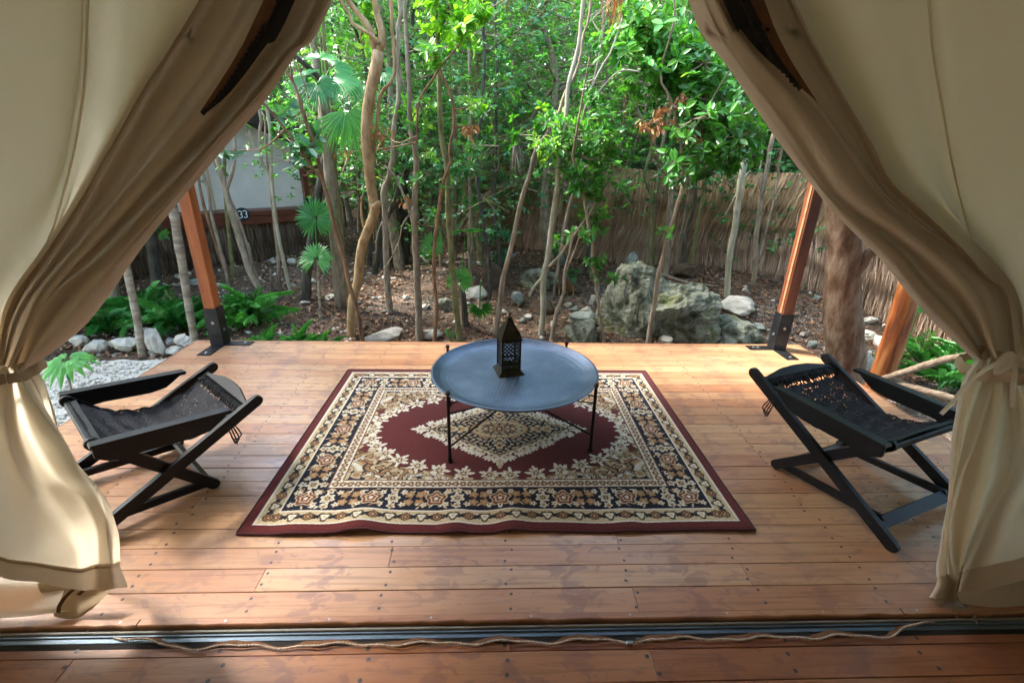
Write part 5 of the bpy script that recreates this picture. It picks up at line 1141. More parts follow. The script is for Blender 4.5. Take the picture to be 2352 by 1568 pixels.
# ================================================================== TREES
def whorls(centres, axes, L, nl, tone, rg, wd=.42):
    """rosettes of leaves at twig ends"""
    n = len(centres); k = nl
    c = np.repeat(centres, k, 0); ax = np.repeat(axes/np.linalg.norm(axes, axis=1)[:, None], k, 0); m_ = n*k
    s = rg.normal(size=(m_, 3)); s -= ax*(s*ax).sum(1)[:, None]; s /= np.linalg.norm(s, axis=1)[:, None]+1e-9
    el = rg.uniform(-.15, .9, m_)[:, None]; d = s+ax*el; d[:, 2] -= .12; nr = ax+rg.normal(0, .35, (m_, 3)); nr[:, 2] += .5
    l = np.repeat(L, k)*rg.uniform(.65, 1.15, m_); t = np.clip(np.repeat(tone, k)+rg.normal(0, .13, m_), 0, 1)
    return c-ax*rg.uniform(0, .04, m_)[:, None], d, nr, l, l*wd*rg.uniform(.8, 1.15, m_), t
class Tree:
    def __init__(s, name, label, bark, leaf='near', cat='tree', group=None):
        s.name, s.label, s.bark, s.leaf, s.cat, s.group = name, label, bark, leaf, cat, group
        s.mb = MB(); s.sk = []; s.L = []; s.root = None; s.dry = []
    def path(s, conv, pts, w0, w1, Y0=None, Y1=None, ext=0.0, base=False, sides=9, wob=.05):
        px = [conv(*p) for p in pts]
        if Y0 is None: Y0 = atG(*px[0])[1]
        if Y1 is None: Y1 = Y0
        n = len(px); P = np.array([atY(*q, Y0+(Y1-Y0)*i/(n-1)) for i, q in enumerate(px)])
        w = np.linspace(0, 1, n)**.8; rad = np.array([(w0+(w1-w0)*w[i])*.5*depth(P[i])/FD for i in range(n)])
        if base:
            g = gz(P[0, 0], P[0, 1])
            if P[0, 2] > g+.03: d = P[0]-P[1]; d = d/max(.05, abs(d[2])); P = np.vstack([[P[0, 0]+d[0]*.3*(P[0, 2]-g), P[0, 1], g-.06], P]); rad = np.r_[rad[0]*1.25, rad]
            else: P = np.vstack([P[0]+[0, 0, -.08], P]); rad = np.r_[rad[0]*1.45, rad]
            s.root = np.array([P[0, 0], P[0, 1], g])
        if ext:
            d = P[-1]-P[-2]; d = d/np.linalg.norm(d); d = d*.7+np.array([0, 0, .6]); d /= np.linalg.norm(d)
            e1 = P[-1]+d*ext*.5+RNG.normal(0, .12, 3); e2 = P[-1]+d*ext+RNG.normal(0, .3, 3); P = np.vstack([P, e1, e2]); rad = np.r_[rad, rad[-1]*.75, rad[-1]*.35]
        tube(s.mb, P, rad, sides, max(14, int(np.linalg.norm(np.diff(P, axis=0), axis=1).sum()/.085)), wob)
        Q = crm(P, 40); s.sk.append(Q); s.Y = Y0; return s
    def joined(s, ca, pa, cb_, pb, w0, w1, Y0=None, ext=0.0, base=True, sides=10, wob=.05):
        A = [ca(*p) for p in pa]; B = [cb_(*p) for p in pb if cb_(*p)[1] < 355]; return s.path(lambda x, y: (x, y), A+B, w0, w1, Y0, None, ext, base, sides, wob)
    def nearest(s, c):
        A = np.concatenate(s.sk); return A[np.argmin(((A-c)**2).sum(1)+np.where(A[:, 2] > c[2]+.2, 1.0, 0))]
    def clump(s, px, py, rx, ry, n, L=.075, Y=None, tone=.55, dz=.3, nl=7, dry=False, limb=True, world=None):
        Y = s.Y if Y is None else Y
        c = np.array(atY(px, py, Y)) if world is None else np.array(world); k = depth(c)/FD if world is None else 1
        r3 = np.array([rx*k, dz, ry*k]); rg = RNG
        if limb and s.sk:
            a = s.nearest(c); mid = (a+c)/2+rg.normal(0, .04, 3)+[0, 0, -.04]; rl = min(.016, .006+.010*min(1, n/60))
            tube(s.mb, [a, mid, c], [rl*1.3, rl, rl*.7], 6, 10, .08, caps=False)
        ns = max(1, n//9); sub = c+rg.normal(0, .45, (ns, 3))*r3
        pts, axs = [], []
        for q in sub:
            if limb: tube(s.mb, [c, (c+q)/2+rg.normal(0, .02, 3), q], [.0075, .0055, .004], 4, 5, 0, caps=False)
            for j in range(max(1, n//ns)):
                p = q+rg.normal(0, .30, 3)*r3*(.8 if ns > 1 else 1.6); a = (p-c)/r3+rg.normal(0, .5, 3)+[0, -.15, .55]
                pts.append(p); axs.append(a)
                if limb: tube(s.mb, [q, p*.6+q*.4+[0, 0, -.01], p], [.0035, .0028, .0022], 3, 4, 0, caps=False)
        pts, axs = np.array(pts), np.array(axs); m_ = len(pts)
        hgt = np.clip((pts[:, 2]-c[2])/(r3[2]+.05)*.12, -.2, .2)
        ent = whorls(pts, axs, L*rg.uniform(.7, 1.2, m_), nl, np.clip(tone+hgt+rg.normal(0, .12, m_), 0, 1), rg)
        if dry:
            dd = ent[1].copy(); dd[:, 2] -= 1.1; ent = (ent[0]+rg.normal(0, .02, ent[0].shape), dd, ent[2]+rg.normal(0, .6, ent[2].shape), ent[3]*1.05, ent[4]*.95, ent[5])
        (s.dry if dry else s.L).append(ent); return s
    def sky_crown(s, n=60, r=.9, L=.08, up=1.0, tone=.6):
        top = max((q[-1] for q in s.sk), key=lambda p: p[2]); s.clump(0, 0, r, r*.7, max(8, int(n*.45)), L, tone=tone, dz=r, world=top+[0, 0, .1], limb=True, nl=6); return s
    def build(s):
        b = s.root if s.root is not None else s.sk[0][0]
        t = thing(s.name, s.label, s.cat, tuple(b), group=s.group)
        s.mb.build('trunk', TRUNKS[s.bark], t, smooth=True)
        for nm, ents, m_ in (('crown', s.L, LEAFM[s.leaf]), ('withered_leaves', s.dry, LEAFM['dry'])):
            if ents:
                A = [np.concatenate(x) for x in zip(*ents)]; V, F, Cc = leafquads(A[0], A[1], A[2], A[3], A[4], A[5], hi=True)
                link(nm, np_mesh(nm, V, F, Cc), m_, t)
        return t
# --- tan smooth-barked tree with a fork
T = Tree('tan_tree', 'smooth tan forked tree rising behind the deck edge', 'tan', 'near'); Y = 4.95
T.joined(Z4, [(35, 1540), (40, 1300), (58, 1150), (95, 1020), (110, 850), (142, 690), (200, 540), (238, 420), (222, 330), (200, 200), (190, 100), (182, 0)], Z2, [(842, 1250), (836, 1150), (852, 900), (890, 700), (922, 560), (938, 430)], 19, 26, Y, sides=14, wob=.03)
T.path(Z2, [(938, 450), (968, 340), (965, 230), (932, 150), (908, 0)], 19, 14, Y, ext=1.6)
T.path(Z2, [(930, 460), (895, 380), (878, 260), (800, 150), (725, 70), (680, 0)], 15, 13, Y, ext=1.2)
T.path(Z2, [(945, 370), (880, 295), (800, 250), (722, 200), (702, 130), (650, 40), (620, -40)], 9, 7, Y-.05, ext=.5)
T.path(Z2, [(872, 1470), (892, 1330), (908, 1180), (932, 1000), (952, 800), (1052, 680), (1076, 560), (1062, 350), (1048, 200), (1050, 60)], 9, 8, Y+.04, ext=1.2)
T.path(Z4, [(235, 400), (262, 372), (284, 352)], 22, 10, Y-.03); T.path(Z4, [(160, 590), (135, 520), (122, 420), (128, 300)], 9, 4, Y+.03)
T.clump(*Z2(800, 340), 14, 14, 5, .10, tone=.85); T.clump(*Z2(900, 80), 40, 30, 18, .09, tone=.8, Y=5.2); T.sky_crown(70).build()
# --- red-brown leaning sapling
T = Tree('red_sapling', 'thin leaning red-brown sapling crossing in front of tan tree', 'red', 'blue'); Y = 4.72
T.path(Z1, [(1350, 1395), (1312, 1180), (1270, 1050), (1240, 900), (1190, 740), (1160, 600), (1110, 420), (1060, 220), (1010, 80), (985, 0), (965, -70)], 10.5, 7.5, Y, base=True, ext=.0)
T.path(Z2, [(330, 1010), (270, 820), (220, 680), (165, 610), (110, 500)], 7.5, 5, Y, ext=.8); T.path(Z2, [(440, 1480), (310, 1300), (130, 1050), (0, 900), (-60, 820)], 6, 3.5, Y-.06, Y-.35)
T.path(Z2, [(222, 690), (212, 620), (198, 560), (190, 480)], 5, 3.5, Y, ext=.5); T.path(Z2, [(355, 830), (300, 660), (250, 490)], 2.2, 2.6, Y)
for q, n_, r_ in ((Z2(350, 1330), 7, 24), (Z2(250, 1200), 5, 20), (Z2(100, 950), 4, 18), (Z1(560, 260), 4, 26), (Z2(370, 1180), 4, 16), (Z2(300, 1440), 3, 18), (Z1(860, 150), 3, 14)): T.clump(*q, r_, r_*.9, n_, .13, tone=.45, dz=.12, nl=5)
T.sky_crown(30, .5).build()
# --- grey crooked
T = Tree('grey_tree', 'grey crooked tree standing on the pale gravelly soil patch', 'grey', 'near')
T.joined(Z4, [(365, 1275), (345, 1100), (335, 900), (326, 600), (320, 420), (310, 250), (350, 170), (372, 60), (388, 0)], Z2, [(1050, 1350), (1072, 1050), (1102, 900), (1112, 750), (1100, 500), (1110, 200), (1120, 0)], 15, 10, ext=1.8)
T.clump(*Z2(1180, 880), 30, 30, 14, .09, tone=.6).sky_crown(70).build()
# --- brown pair
T = Tree('brown_tree', 'rough brown tree with a hanging dead grey branch behind the deck', 'grey', 'near'); Y = 4.9
T.joined(Z4, [(612, 1530), (606, 1300), (592, 1000), (577, 700), (570, 400), (580, 200), (586, 0)], Z2, [(1232, 1200), (1203, 1050), (1200, 700), (1182, 500), (1170, 200), (1160, 0)], 18, 9, Y, ext=1.6)
T.path(Z4, [(565, 395), (520, 470), (470, 540), (440, 680), (370, 830), (288, 962)], 4.5, 2, Y-.1, Y-.2); T.path(Z4, [(432, 700), (444, 800), (420, 885), (465, 950)], 3.2, 1.6, Y-.17, Y-.2)
T.path(Z4, [(590, 800), (560, 560), (500, 350), (400, 130), (320, 50)], 8, 5, Y+.05, Y+.3)
T.path(Z2, [(1250, 1400), (1262, 1150), (1255, 900), (1170, 740), (1120, 600), (1090, 380), (1080, 200)], 6, 4, Y+.1, ext=1)
T.clump(*Z2(1290, 880), 26, 44, 16, .085, tone=.75); T.clump(*Z2(1330, 1290), 18, 18, 6, .08, tone=.7); T.clump(*Z4(640, 130), 14, 14, 4, .09); T.clump(*Z4(550, 570), 14, 10, 4, .09, tone=.6); T.clump(*Z4(700, 460), 10, 8, 3, .08); T.clump(*Z4(640, 820), 16, 10, 4, .08, tone=.4)
T.clump(*Z4(515, 290), 6, 12, 2, .08, dry=True, tone=.8); T.sky_crown(60).build()
T = Tree('brown_sapling', 'thin reddish brown sapling curving in front of fan palm', 'red', 'yellow'); Y = 4.78
T.joined(Z4, [(735, 1530), (757, 1250), (736, 1000), (735, 750), (762, 500), (800, 250), (822, 150), (872, 20)], Z2, [(1532, 1250), (1566, 1100), (1570, 900), (1530, 750), (1472, 640), (1447, 570)], 9.5, 5.5, Y); T.path(Z2, [(1447, 578), (1380, 690), (1312, 780), (1270, 900), (1258, 1200)], 5.5, 4.5, Y)
T.path(Z2, [(1450, 572), (1580, 420), (1660, 320), (1760, 130)], 4.5, 3, Y, ext=.6); T.path(Z2, [(1447, 575), (1330, 460), (1210, 400), (1120, 300)], 3, 2, Y)
T.clump(*Z2(1480, 530), 32, 18, 12, .10, tone=.25, Y=Y); T.clump(*Z2(1660, 300), 22, 30, 10, .10, tone=.6); T.clump(*Z2(1520, 90), 95, 48, 60, .105, tone=.65, dz=.35); T.clump(*Z2(1800, 90), 50, 32, 22, .10, tone=.55); T.clump(*Z2(1700, 880), 28, 18, 8, .09, tone=.5)
T.clump(*Z2(1690, 1080), 20, 16, 8, .09, dry=True, tone=.6, dz=.12, nl=4); T.clump(*Z2(1000, 1130), 18, 18, 7, .08, dry=True, tone=.4, Y=5.4, nl=3); T.clump(*Z2(600, 1270), 18, 14, 5, .08, dry=True, tone=.5, Y=5.6, nl=3); T.build()
# --- slim pale straight
T = Tree('pale_straight_tree', 'slim straight pale tree with faint rings just behind the deck', 'moss', 'near'); Y = 4.92
T.joined(Z4, [(948, 1530), (922, 1250), (897, 1000), (872, 750), (856, 500), (846, 200), (836, 0)], Z2, [(1482, 1250), (1457, 1000), (1450, 700), (1440, 400), (1430, 100), (1425, 0)], 14, 11, Y, ext=2); T.path(Z2, [(1445, 470), (1352, 300), (1282, 150), (1232, 0)], 5.5, 4, Y, ext=.8)
T.clump(*Z4(780, 180), 16, 14, 5, .08, tone=.6); T.sky_crown(80).build()
# --- multi-stemmed grey tree by the fence
T = Tree('branching_grey_tree', 'grey tree with thick slanting limbs standing before the fence', 'grey', 'deep')
T.joined(Z4, [(905, 830), (902, 720), (905, 600), (906, 450), (912, 200), (918, 0)], Z2, [(1586, 1200), (1580, 900), (1576, 600), (1562, 300), (1540, 0)], 16, 12, ext=2); Y = T.Y
T.path(Z4, [(915, 640), (935, 500), (965, 400), (1040, 200), (1150, 30)], 13, 12, Y-.05, Y-.2); Yb = Y-.2
T.path(Z2, [(1710, 1540), (1840, 1330), (2000, 1200), (2150, 1050), (2250, 985)], 12, 9, Yb); T.path(Z3, [(100, 1110), (200, 1010), (300, 850), (420, 720), (550, 690), (700, 640), (800, 590)], 9, 6, Yb, Yb-.2); T.path(Z3, [(412, 720), (440, 600), (490, 450), (512, 360), (520, 200)], 7, 4, Yb, ext=1)
T.path(Z3, [(90, 1130), (270, 1000), (430, 880), (560, 760), (760, 700), (960, 650), (1120, 610)], 6, 4, Yb-.05, Yb-.3)
T.path(Z4, [(930, 610), (1000, 500), (1080, 400), (1200, 270), (1350, 190)], 11, 8, Y-.1, Y-.4); T.path(Z4, [(880, 690), (800, 580), (740, 520), (620, 400)], 11, 7, Y, Y+.2)
T.path(Z4, [(1190, 90), (1210, 200), (1195, 280), (1228, 330), (1238, 450), (1210, 660)], 1.6, 1.4, Y-.45)
for q in ((100, 150, 60, 60), (60, 450, 50, 55), (130, 750, 40, 45), (260, 260, 55, 50), (60, 900, 22, 30), (330, 90, 55, 40), (430, 330, 45, 40), (230, 620, 40, 40)): T.clump(*Z3(q[0], q[1]), q[2], q[3], 44, .052, Y=Yb-.1, tone=.72, dz=.4)
T.clump(*Z2(1880, 900), 26, 24, 12, .085, Y=5.2, tone=.65); T.clump(*Z2(1950, 1230), 45, 18, 14, .08, Y=5.4, tone=.55); T.clump(*Z2(1690, 1350), 34, 24, 14, .08, Y=5.3, tone=.5); T.clump(*Z4(1000, 40), 30, 16, 10, .08, Y=5.4, tone=.6); T.clump(*Z4(1320, 150), 34, 26, 18, .06, tone=.4); T.sky_crown(80).build()
# --- trunks behind the table
T = Tree('leaning_grey_tree', 'rough grey tree leaning towards the fence behind the lantern', 'grey', 'near'); Y = 5.05
T.joined(Z4, [(1245, 1480), (1290, 1200), (1312, 1000), (1352, 850), (1402, 650), (1442, 450), (1492, 250), (1562, 60)], Z3, [(255, 1280), (350, 1100), (440, 950), (482, 800), (562, 660), (622, 480), (642, 300), (700, 100)], 14, 6, Y, ext=1.2); T.path(Z3, [(180, 1540), (230, 1300), (290, 1180), (340, 1140)], 10, 7, Y-.03)
T.clump(*Z3(380, 1060), 40, 25, 16, .085, tone=.55); T.clump(*Z3(400, 1250), 26, 22, 12, .09, tone=.85); T.sky_crown(60).build()
T = Tree('forked_pale_tree', 'pale forked tree with rough bark beside the birdhouse', 'pale', 'near'); Y = 4.98
T.joined(Z4, [(1628, 1510), (1652, 1250), (1652, 1000), (1692, 800), (1722, 550), (1762, 280), (1778, 100), (1786, 0)], Z3, [(432, 1290), (472, 1150), (502, 950), (512, 750), (542, 620), (582, 480), (612, 330), (622, 200), (640, 0)], 15, 8, Y, ext=1.6)
T.path(Z3, [(455, 1490), (562, 1320), (592, 1150), (652, 950), (682, 800), (742, 680), (800, 560), (900, 380)], 8, 5, Y-.03, Y-.1, ext=.6); T.path(Z4, [(1692, 900), (1800, 790), (1882, 660), (1950, 570)], 7, 5, Y-.03, Y-.12)
T.path(Z4, [(1680, 920), (1640, 990), (1580, 1060), (1540, 1150)], 7, 6, Y+.1, Y+.5)
T.path(Z3, [(720, 850), (820, 720), (930, 610), (1010, 590), (1120, 605)], 5, 3.5, Y-.05, Y-.25)
T.clump(*Z3(680, 1150), 105, 62, 130, .085, tone=.5, dz=.35); T.clump(*Z3(560, 1400), 40, 30, 26, .085, tone=.45); T.clump(*Z3(900, 1280), 55, 38, 40, .085, tone=.5); T.clump(*Z3(720, 780), 32, 22, 18, .085, tone=.5); T.clump(*Z3(700, 660), 18, 12, 7, .085, tone=.5); T.clump(*Z3(830, 810), 20, 10, 6, .09, tone=.45); T.clump(*Z3(350, 1230), 22, 22, 10, .09, tone=.9); T.sky_crown(60).build()
T = Tree('slender_sapling', 'slender grey sapling rising past the birdhouse', 'grey', 'near'); Y = 4.85
T.path(Z4, [(1718, 1510), (1770, 1250), (1822, 1130), (1832, 950), (1872, 800), (1902, 650), (2022, 480), (2100, 350), (2182, 200), (2250, 120), (2330, 60)], 9.5, 5, Y, base=True); T.path(Z4, [(1850, 930), (1930, 720), (1955, 640)], 6, 3.5, Y-.04); T.path(Z4, [(2030, 470), (2160, 380), (2260, 250)], 4, 2.5, Y)
T.clump(*Z4(2150, 100), 40, 30, 24, .075, tone=.55); T.clump(*Z4(1830, 740), 18, 14, 6, .08, tone=.5); T.build()
T = Tree('leafy_sapling', 'thin brown sapling with tufts of green leaves up its stem', 'grey', 'near'); Y = 4.74
T.path(Z4, [(2162, 1540), (2132, 1350), (2102, 1100), (2072, 900), (2062, 700), (2022, 500), (1982, 250), (1932, 80), (1900, -20)], 9, 6.5, Y, base=True, ext=.4)
for q in ((2050, 340, 34, 15, 12), (2040, 500, 40, 18, 16), (1950, 640, 22, 16, 10), (2090, 600, 18, 14, 7), (2090, 830, 30, 16, 10), (2180, 1000, 20, 10, 6), (2000, 180, 40, 30, 18), (1900, 90, 26, 22, 10), (2110, 960, 8, 10, 3)): T.clump(*Z4(q[0], q[1]), q[2], q[3], q[4], .085, tone=.42, dz=.14)
T.build()
T = Tree('brown_leaning_tree', 'slim brown tree leaning in front of the mossy boulder', 'grey', 'near'); Y = 4.72
T.joined(Z5, [(738, 1550), (770, 1350), (802, 1150), (822, 980), (862, 830), (902, 660), (952, 500), (992, 350), (1032, 220), (1022, 80), (1016, 0)], Z3, [(1472, 1250), (1422, 1000), (1382, 850), (1332, 740), (1290, 600)], 12.5, 5, Y, ext=.8); T.path(Z5, [(1040, 222), (1092, 130), (1142, 40), (1200, -40)], 6, 4, Y)
T.path(Z3, [(1500, 1230), (1600, 1040), (1690, 900), (1760, 780), (1830, 660), (1900, 560)], 5, 3.5, Y-.04, Y-.2)
T.clump(*Z5(880, 580), 18, 14, 4, .075, tone=.6); T.clump(*Z3(1700, 1290), 68, 50, 90, .10, tone=.35, dz=.3); T.clump(*Z3(1880, 950), 110, 80, 170, .10, tone=.40, dz=.4); T.clump(*Z3(1640, 1090), 40, 26, 22, .10, tone=.4)
T.clump(*Z3(1300, 1070), 38, 20, 12, .095, dry=True, tone=.6, dz=.12, nl=4); T.clump(*Z3(1530, 820), 22, 14, 8, .09, dry=True, tone=.75, dz=.12, nl=4); T.clump(*Z3(1610, 1150), 16, 12, 5, .08, dry=True, tone=.2, dz=.1); T.clump(*Z3(1280, 910), 8, 8, 2, .09, dry=True, tone=.8, dz=.05); T.sky_crown(50).build()
T = Tree('broadleaf_tree', 'glossy broad-leaved tree with bright crown beside the brown curtain', 'grey', 'near'); 
T.path(Z5, [(888, 975), (905, 700), (922, 450), (932, 250), (902, 120), (822, 30), (780, 0)], 15, 11, base=True); Y = T.Y
T.path(Z3, [(1255, 1340), (1230, 1200), (1150, 1050), (1060, 850), (980, 720)], 12, 8, Y, Y-.5, ext=1); T.path(Z3, [(1240, 1300), (1330, 1400), (1420, 1560)], 13, 13, Y)
for q, n_ in (((1250, 200, 60, 40), 60), ((1450, 470, 95, 50), 130), ((1650, 380, 65, 60), 80), ((1150, 560, 60, 50), 60), ((1650, 650, 80, 60), 100), ((1100, 300, 50, 50), 46), ((1400, 650, 60, 40), 60), ((1820, 640, 50, 60), 60)): T.clump(*Z3(q[0], q[1]), q[2], q[3], n_, .115, Y=5.1, tone=.62 if q[1] < 480 else .45, dz=.4)
T.sky_crown(90, 1.1, .1).build()
def pole_tree(label, conv, pts, w0, w1, bark, ext=2.0, leaf='deep', extra=(), crown=45, name='slim_tree', tone=.55, Y0=None, group=None):
    T = Tree(name, label, bark, leaf, group=group); T.path(conv, pts, w0, w1, Y0, base=True, ext=ext); Y = T.Y
    for e_ in extra: T.path(conv, e_[0], e_[1], e_[2], Y, Y+.05, ext=e_[3] if len(e_) > 3 else 0)
    if crown: T.sky_crown(crown, .8, .075, tone=tone)
    return T.build()
pole_tree('twisted mossy twin stem rising beside the grey propped rock', Z5, [(772, 905), (766, 700), (766, 450), (772, 300), (722, 170), (716, 80), (742, 0), (790, -160)], 11, 8, 'moss', extra=[([(770, 430), (800, 300), (830, 160), (880, 60)], 8, 6, .8)])
pole_tree('short crooked brown stem beside the mossy twin stem', Z5, [(730, 892), (736, 650), (762, 560), (802, 330), (832, 150), (850, -60)], 8.5, 7, 'grey')
pole_tree('very thin grey sapling in front of the layered thatch', Z5, [(980, 905), (1002, 700), (1052, 450), (1082, 300), (1102, 180), (1140, -100)], 6, 4.5, 'grey', crown=20)
pole_tree('green-stained sapling growing out of the dirt mound', Z5, [(1100, 905), (1112, 800), (1132, 650), (1172, 450), (1212, 270), (1226, 160), (1260, -120)], 10, 8, 'moss')
pole_tree('grey tree with peeling bark and a white broken spur', Z5, [(1402, 1150), (1412, 950), (1432, 750), (1472, 550), (1492, 350), (1522, 150), (1552, 0), (1580, -140)], 13, 15, 'pale', extra=[([(1470, 300), (1430, 390), (1388, 465)], 3, 1.5), ([(1510, 160), (1470, 60), (1440, -10)], 4, 2), ([(1540, 170), (1580, 110), (1600, 90)], 2.5, 1)])
pole_tree('forked grey tree before the fence near the brown post', Z5, [(1622, 1035), (1645, 850), (1642, 700), (1672, 450), (1702, 260), (1732, 100), (1752, 0), (1790, -200)], 12, 9, 'grey', extra=[([(1694, 270), (1662, 160), (1690, 30), (1700, -80)], 5, 3), ([(1660, 870), (1700, 720), (1745, 540), (1800, 330), (1832, 100), (1846, 0)], 7, 4, .5)])
# thick tree right of deck
T = Tree('thick_tree', 'thick rough-barked tree standing right beside the deck corner post', 'rough', 'near'); Y = 3.95
T.path(Z6, [(572, 1270), (577, 1100), (566, 950), (560, 750), (570, 600), (577, 450), (562, 330), (545, 150), (530, -100)], 83, 60, Y, base=True, sides=18, wob=.035, ext=1.5); T.path(Z6, [(620, 680), (672, 615), (705, 565), (760, 530), (900, 470)], 30, 20, Y-.08, Y-.1, sides=12); T.sky_crown(60, 1.2, .1).build()
pole_tree('mossy stub trunk half hidden between log post and fence', Z6, [(820, 890), (845, 760), (865, 660), (880, 560), (900, 350)], 18, 14, 'moss', crown=20)
# left side
def palm_trunk(label, conv, pts, w0, w1, Y):
    T = Tree('palm_trunk', label, 'palm', cat='palm'); T.path(conv, pts, w0, w1, Y, base=True, ext=1.2, sides=12, wob=.04); return T
T = palm_trunk('ringed grey palm trunk with peeling bark behind the orange post', Z1, [(362, 1380), (322, 1150), (292, 950), (266, 800), (242, 650), (222, 560), (190, 400), (170, 300)], 15, 22, 4.55); T.build()
T = palm_trunk('ringed palm trunk standing beside the tall white rock', Z1, [(55, 1460), (22, 1250), (-8, 1100), (-45, 920), (-80, 750)], 17, 15, 4.42); T.build()
pole_tree('dark thick trunk behind the fern palms', Z1, [(150, 1105), (125, 950), (108, 800), (95, 600), (80, 400)], 24, 20, 'dark')
pole_tree('grey trunk leaning far over in front of the cabin skirt', Z1, [(792, 1150), (692, 980), (642, 830), (582, 640), (546, 500), (502, 330), (470, 180), (450, 40)], 17, 10, 'grey', extra=[([(546, 495), (590, 350), (598, 220), (590, 80)], 9, 6, .8)])
pole_tree('pale forked sapling standing before the canvas cabin wall', Z1, [(862, 1085), (850, 850), (832, 680), (812, 500), (802, 400), (752, 320), (742, 150), (746, 40)], 9, 6.5, 'grey', extra=[([(795, 400), (788, 320), (776, 200), (770, 60)], 5, 4, .6)], crown=30)
pole_tree('straight pale sapling overlapping the cabin canvas', Z1, [(927, 1105), (882, 900), (852, 750), (832, 600), (812, 400), (806, 200), (794, 60)], 8.5, 7, 'pale', crown=30)
pole_tree('thin crooked sapling before the cabin beam', Z1, [(572, 1112), (546, 970), (502, 800), (462, 650), (442, 500), (400, 360), (380, 250)], 8.5, 6, 'grey', crown=24)
pole_tree('green-stained thin trunk under the cabin beam', Z1, [(592, 1005), (572, 850), (548, 600), (535, 420), (520, 200)], 10, 7, 'moss', crown=24)
pole_tree('small leaning stem beside the number plaque', Z1, [(770, 1130), (715, 960), (690, 860), (676, 800)], 7, 3, 'grey', ext=0, crown=0)
pole_tree('dark rotten stump-like trunk beside the palm seedling', Z1, [(1016, 1135), (1018, 1000), (1040, 850), (1060, 700), (1090, 500)], 23, 18, 'dark')
pole_tree('shaggy grey trunk behind the red-brown sapling', Z1, [(1196, 1005), (1190, 800), (1170, 600), (1142, 400), (1122, 200), (1110, 0)], 17, 20, 'grey', extra=[([(1180, 520), (1240, 380), (1280, 250), (1300, 100)], 10, 8, .8)])
pole_tree('mossy thin trunk between tan tree and shaggy trunk', Z1, [(1246, 1115), (1236, 900), (1212, 600), (1192, 450), (1180, 200), (1165, 0)], 10, 8, 'moss', crown=24)
pole_tree('broken forked stump on the litter before the cabin', Z1, [(822, 1105), (812, 1040), (808, 960)], 10, 5, 'grey', ext=0, crown=0, extra=[([(822, 1090), (838, 1040), (842, 985)], 6, 3)], name='tree_stump')
pole_tree('massive dark twisted trunk deep among the grey stems', Z4, [(450, 860), (440, 700), (432, 500), (430, 200), (420, 0), (400, -300)], 40, 26, 'dark')
for lab, pts, w in (('dark stem curving right beside the massive twisted trunk', [(232, 955), (262, 800), (282, 600), (382, 400), (432, 250), (500, 80), (540, -100)], 14),
                    ('dark mossy stem leaning left of the massive twisted trunk', [(300, 900), (300, 700), (282, 500), (262, 300), (242, 100), (200, -150)], 13),
                    ('slim dark stem touching the massive twisted trunk', [(370, 860), (380, 650), (400, 420), (470, 250), (520, 60), (560, -200)], 11),
                    ('dark upright stem behind the tan tree elbow', [(190, 880), (200, 620), (130, 400), (100, 150), (70, -100)], 10),
                    ('dim brown stem near the grey crooked tree', [(520, 800), (510, 500), (470, 200), (440, -50)], 9)):
    pole_tree(lab, Z4, pts, w, w*.7, 'dark', crown=40)
for lab, pts, w in (('thin grey sapling crossing the fence behind the palm fan', [(1290, 700), (1262, 500), (1255, 300), (1240, 100)], 5), ('thin stem beside a leafy shrub at the fence', [(1115, 560), (1130, 400), (1140, 200), (1150, 40)], 6),
                    ('short grey stem in front of the fence centre', [(790, 890), (785, 760), (800, 600), (770, 420)], 8), ('slim stem standing behind the pale straight tree', [(1040, 960), (1050, 780), (1058, 640), (1048, 480), (1060, 250)], 6.5)):
    pole_tree(lab, Z4, pts, w, w*.75, 'moss', crown=14, ext=1.0)
# shrub by the mound
T = Tree('leafy_shrub', 'small blue-green shrub growing on the earth mound by the fence', 'dark', 'blue', cat='shrub')
T.path(Z4, [(1250, 930), (1262, 800), (1268, 650)], 4, 2.5, base=True); Y = T.Y
for q in ((1270, 580, 26, 20, 16), (1320, 680, 26, 22, 16), (1240, 740, 18, 12, 8), (1300, 800, 30, 26, 18), (1350, 640, 22, 16, 10)): T.clump(*Z4(q[0], q[1]), q[2], q[3], q[4], .085, tone=.4)
T.build()
T = Tree('leafy_shrub', 'dark seedling shrub tucked behind the birdhouse roof', 'dark', 'deep', cat='shrub')
T.path(Z4, [(1890, 1000), (1895, 960), (1890, 920)], 3, 2, base=True)
for q in ((1900, 950, 22, 16, 12), (1790, 760, 22, 22, 12)): T.clump(*Z4(q[0], q[1]), q[2], q[3], q[4], .09, tone=.5)
T.build()

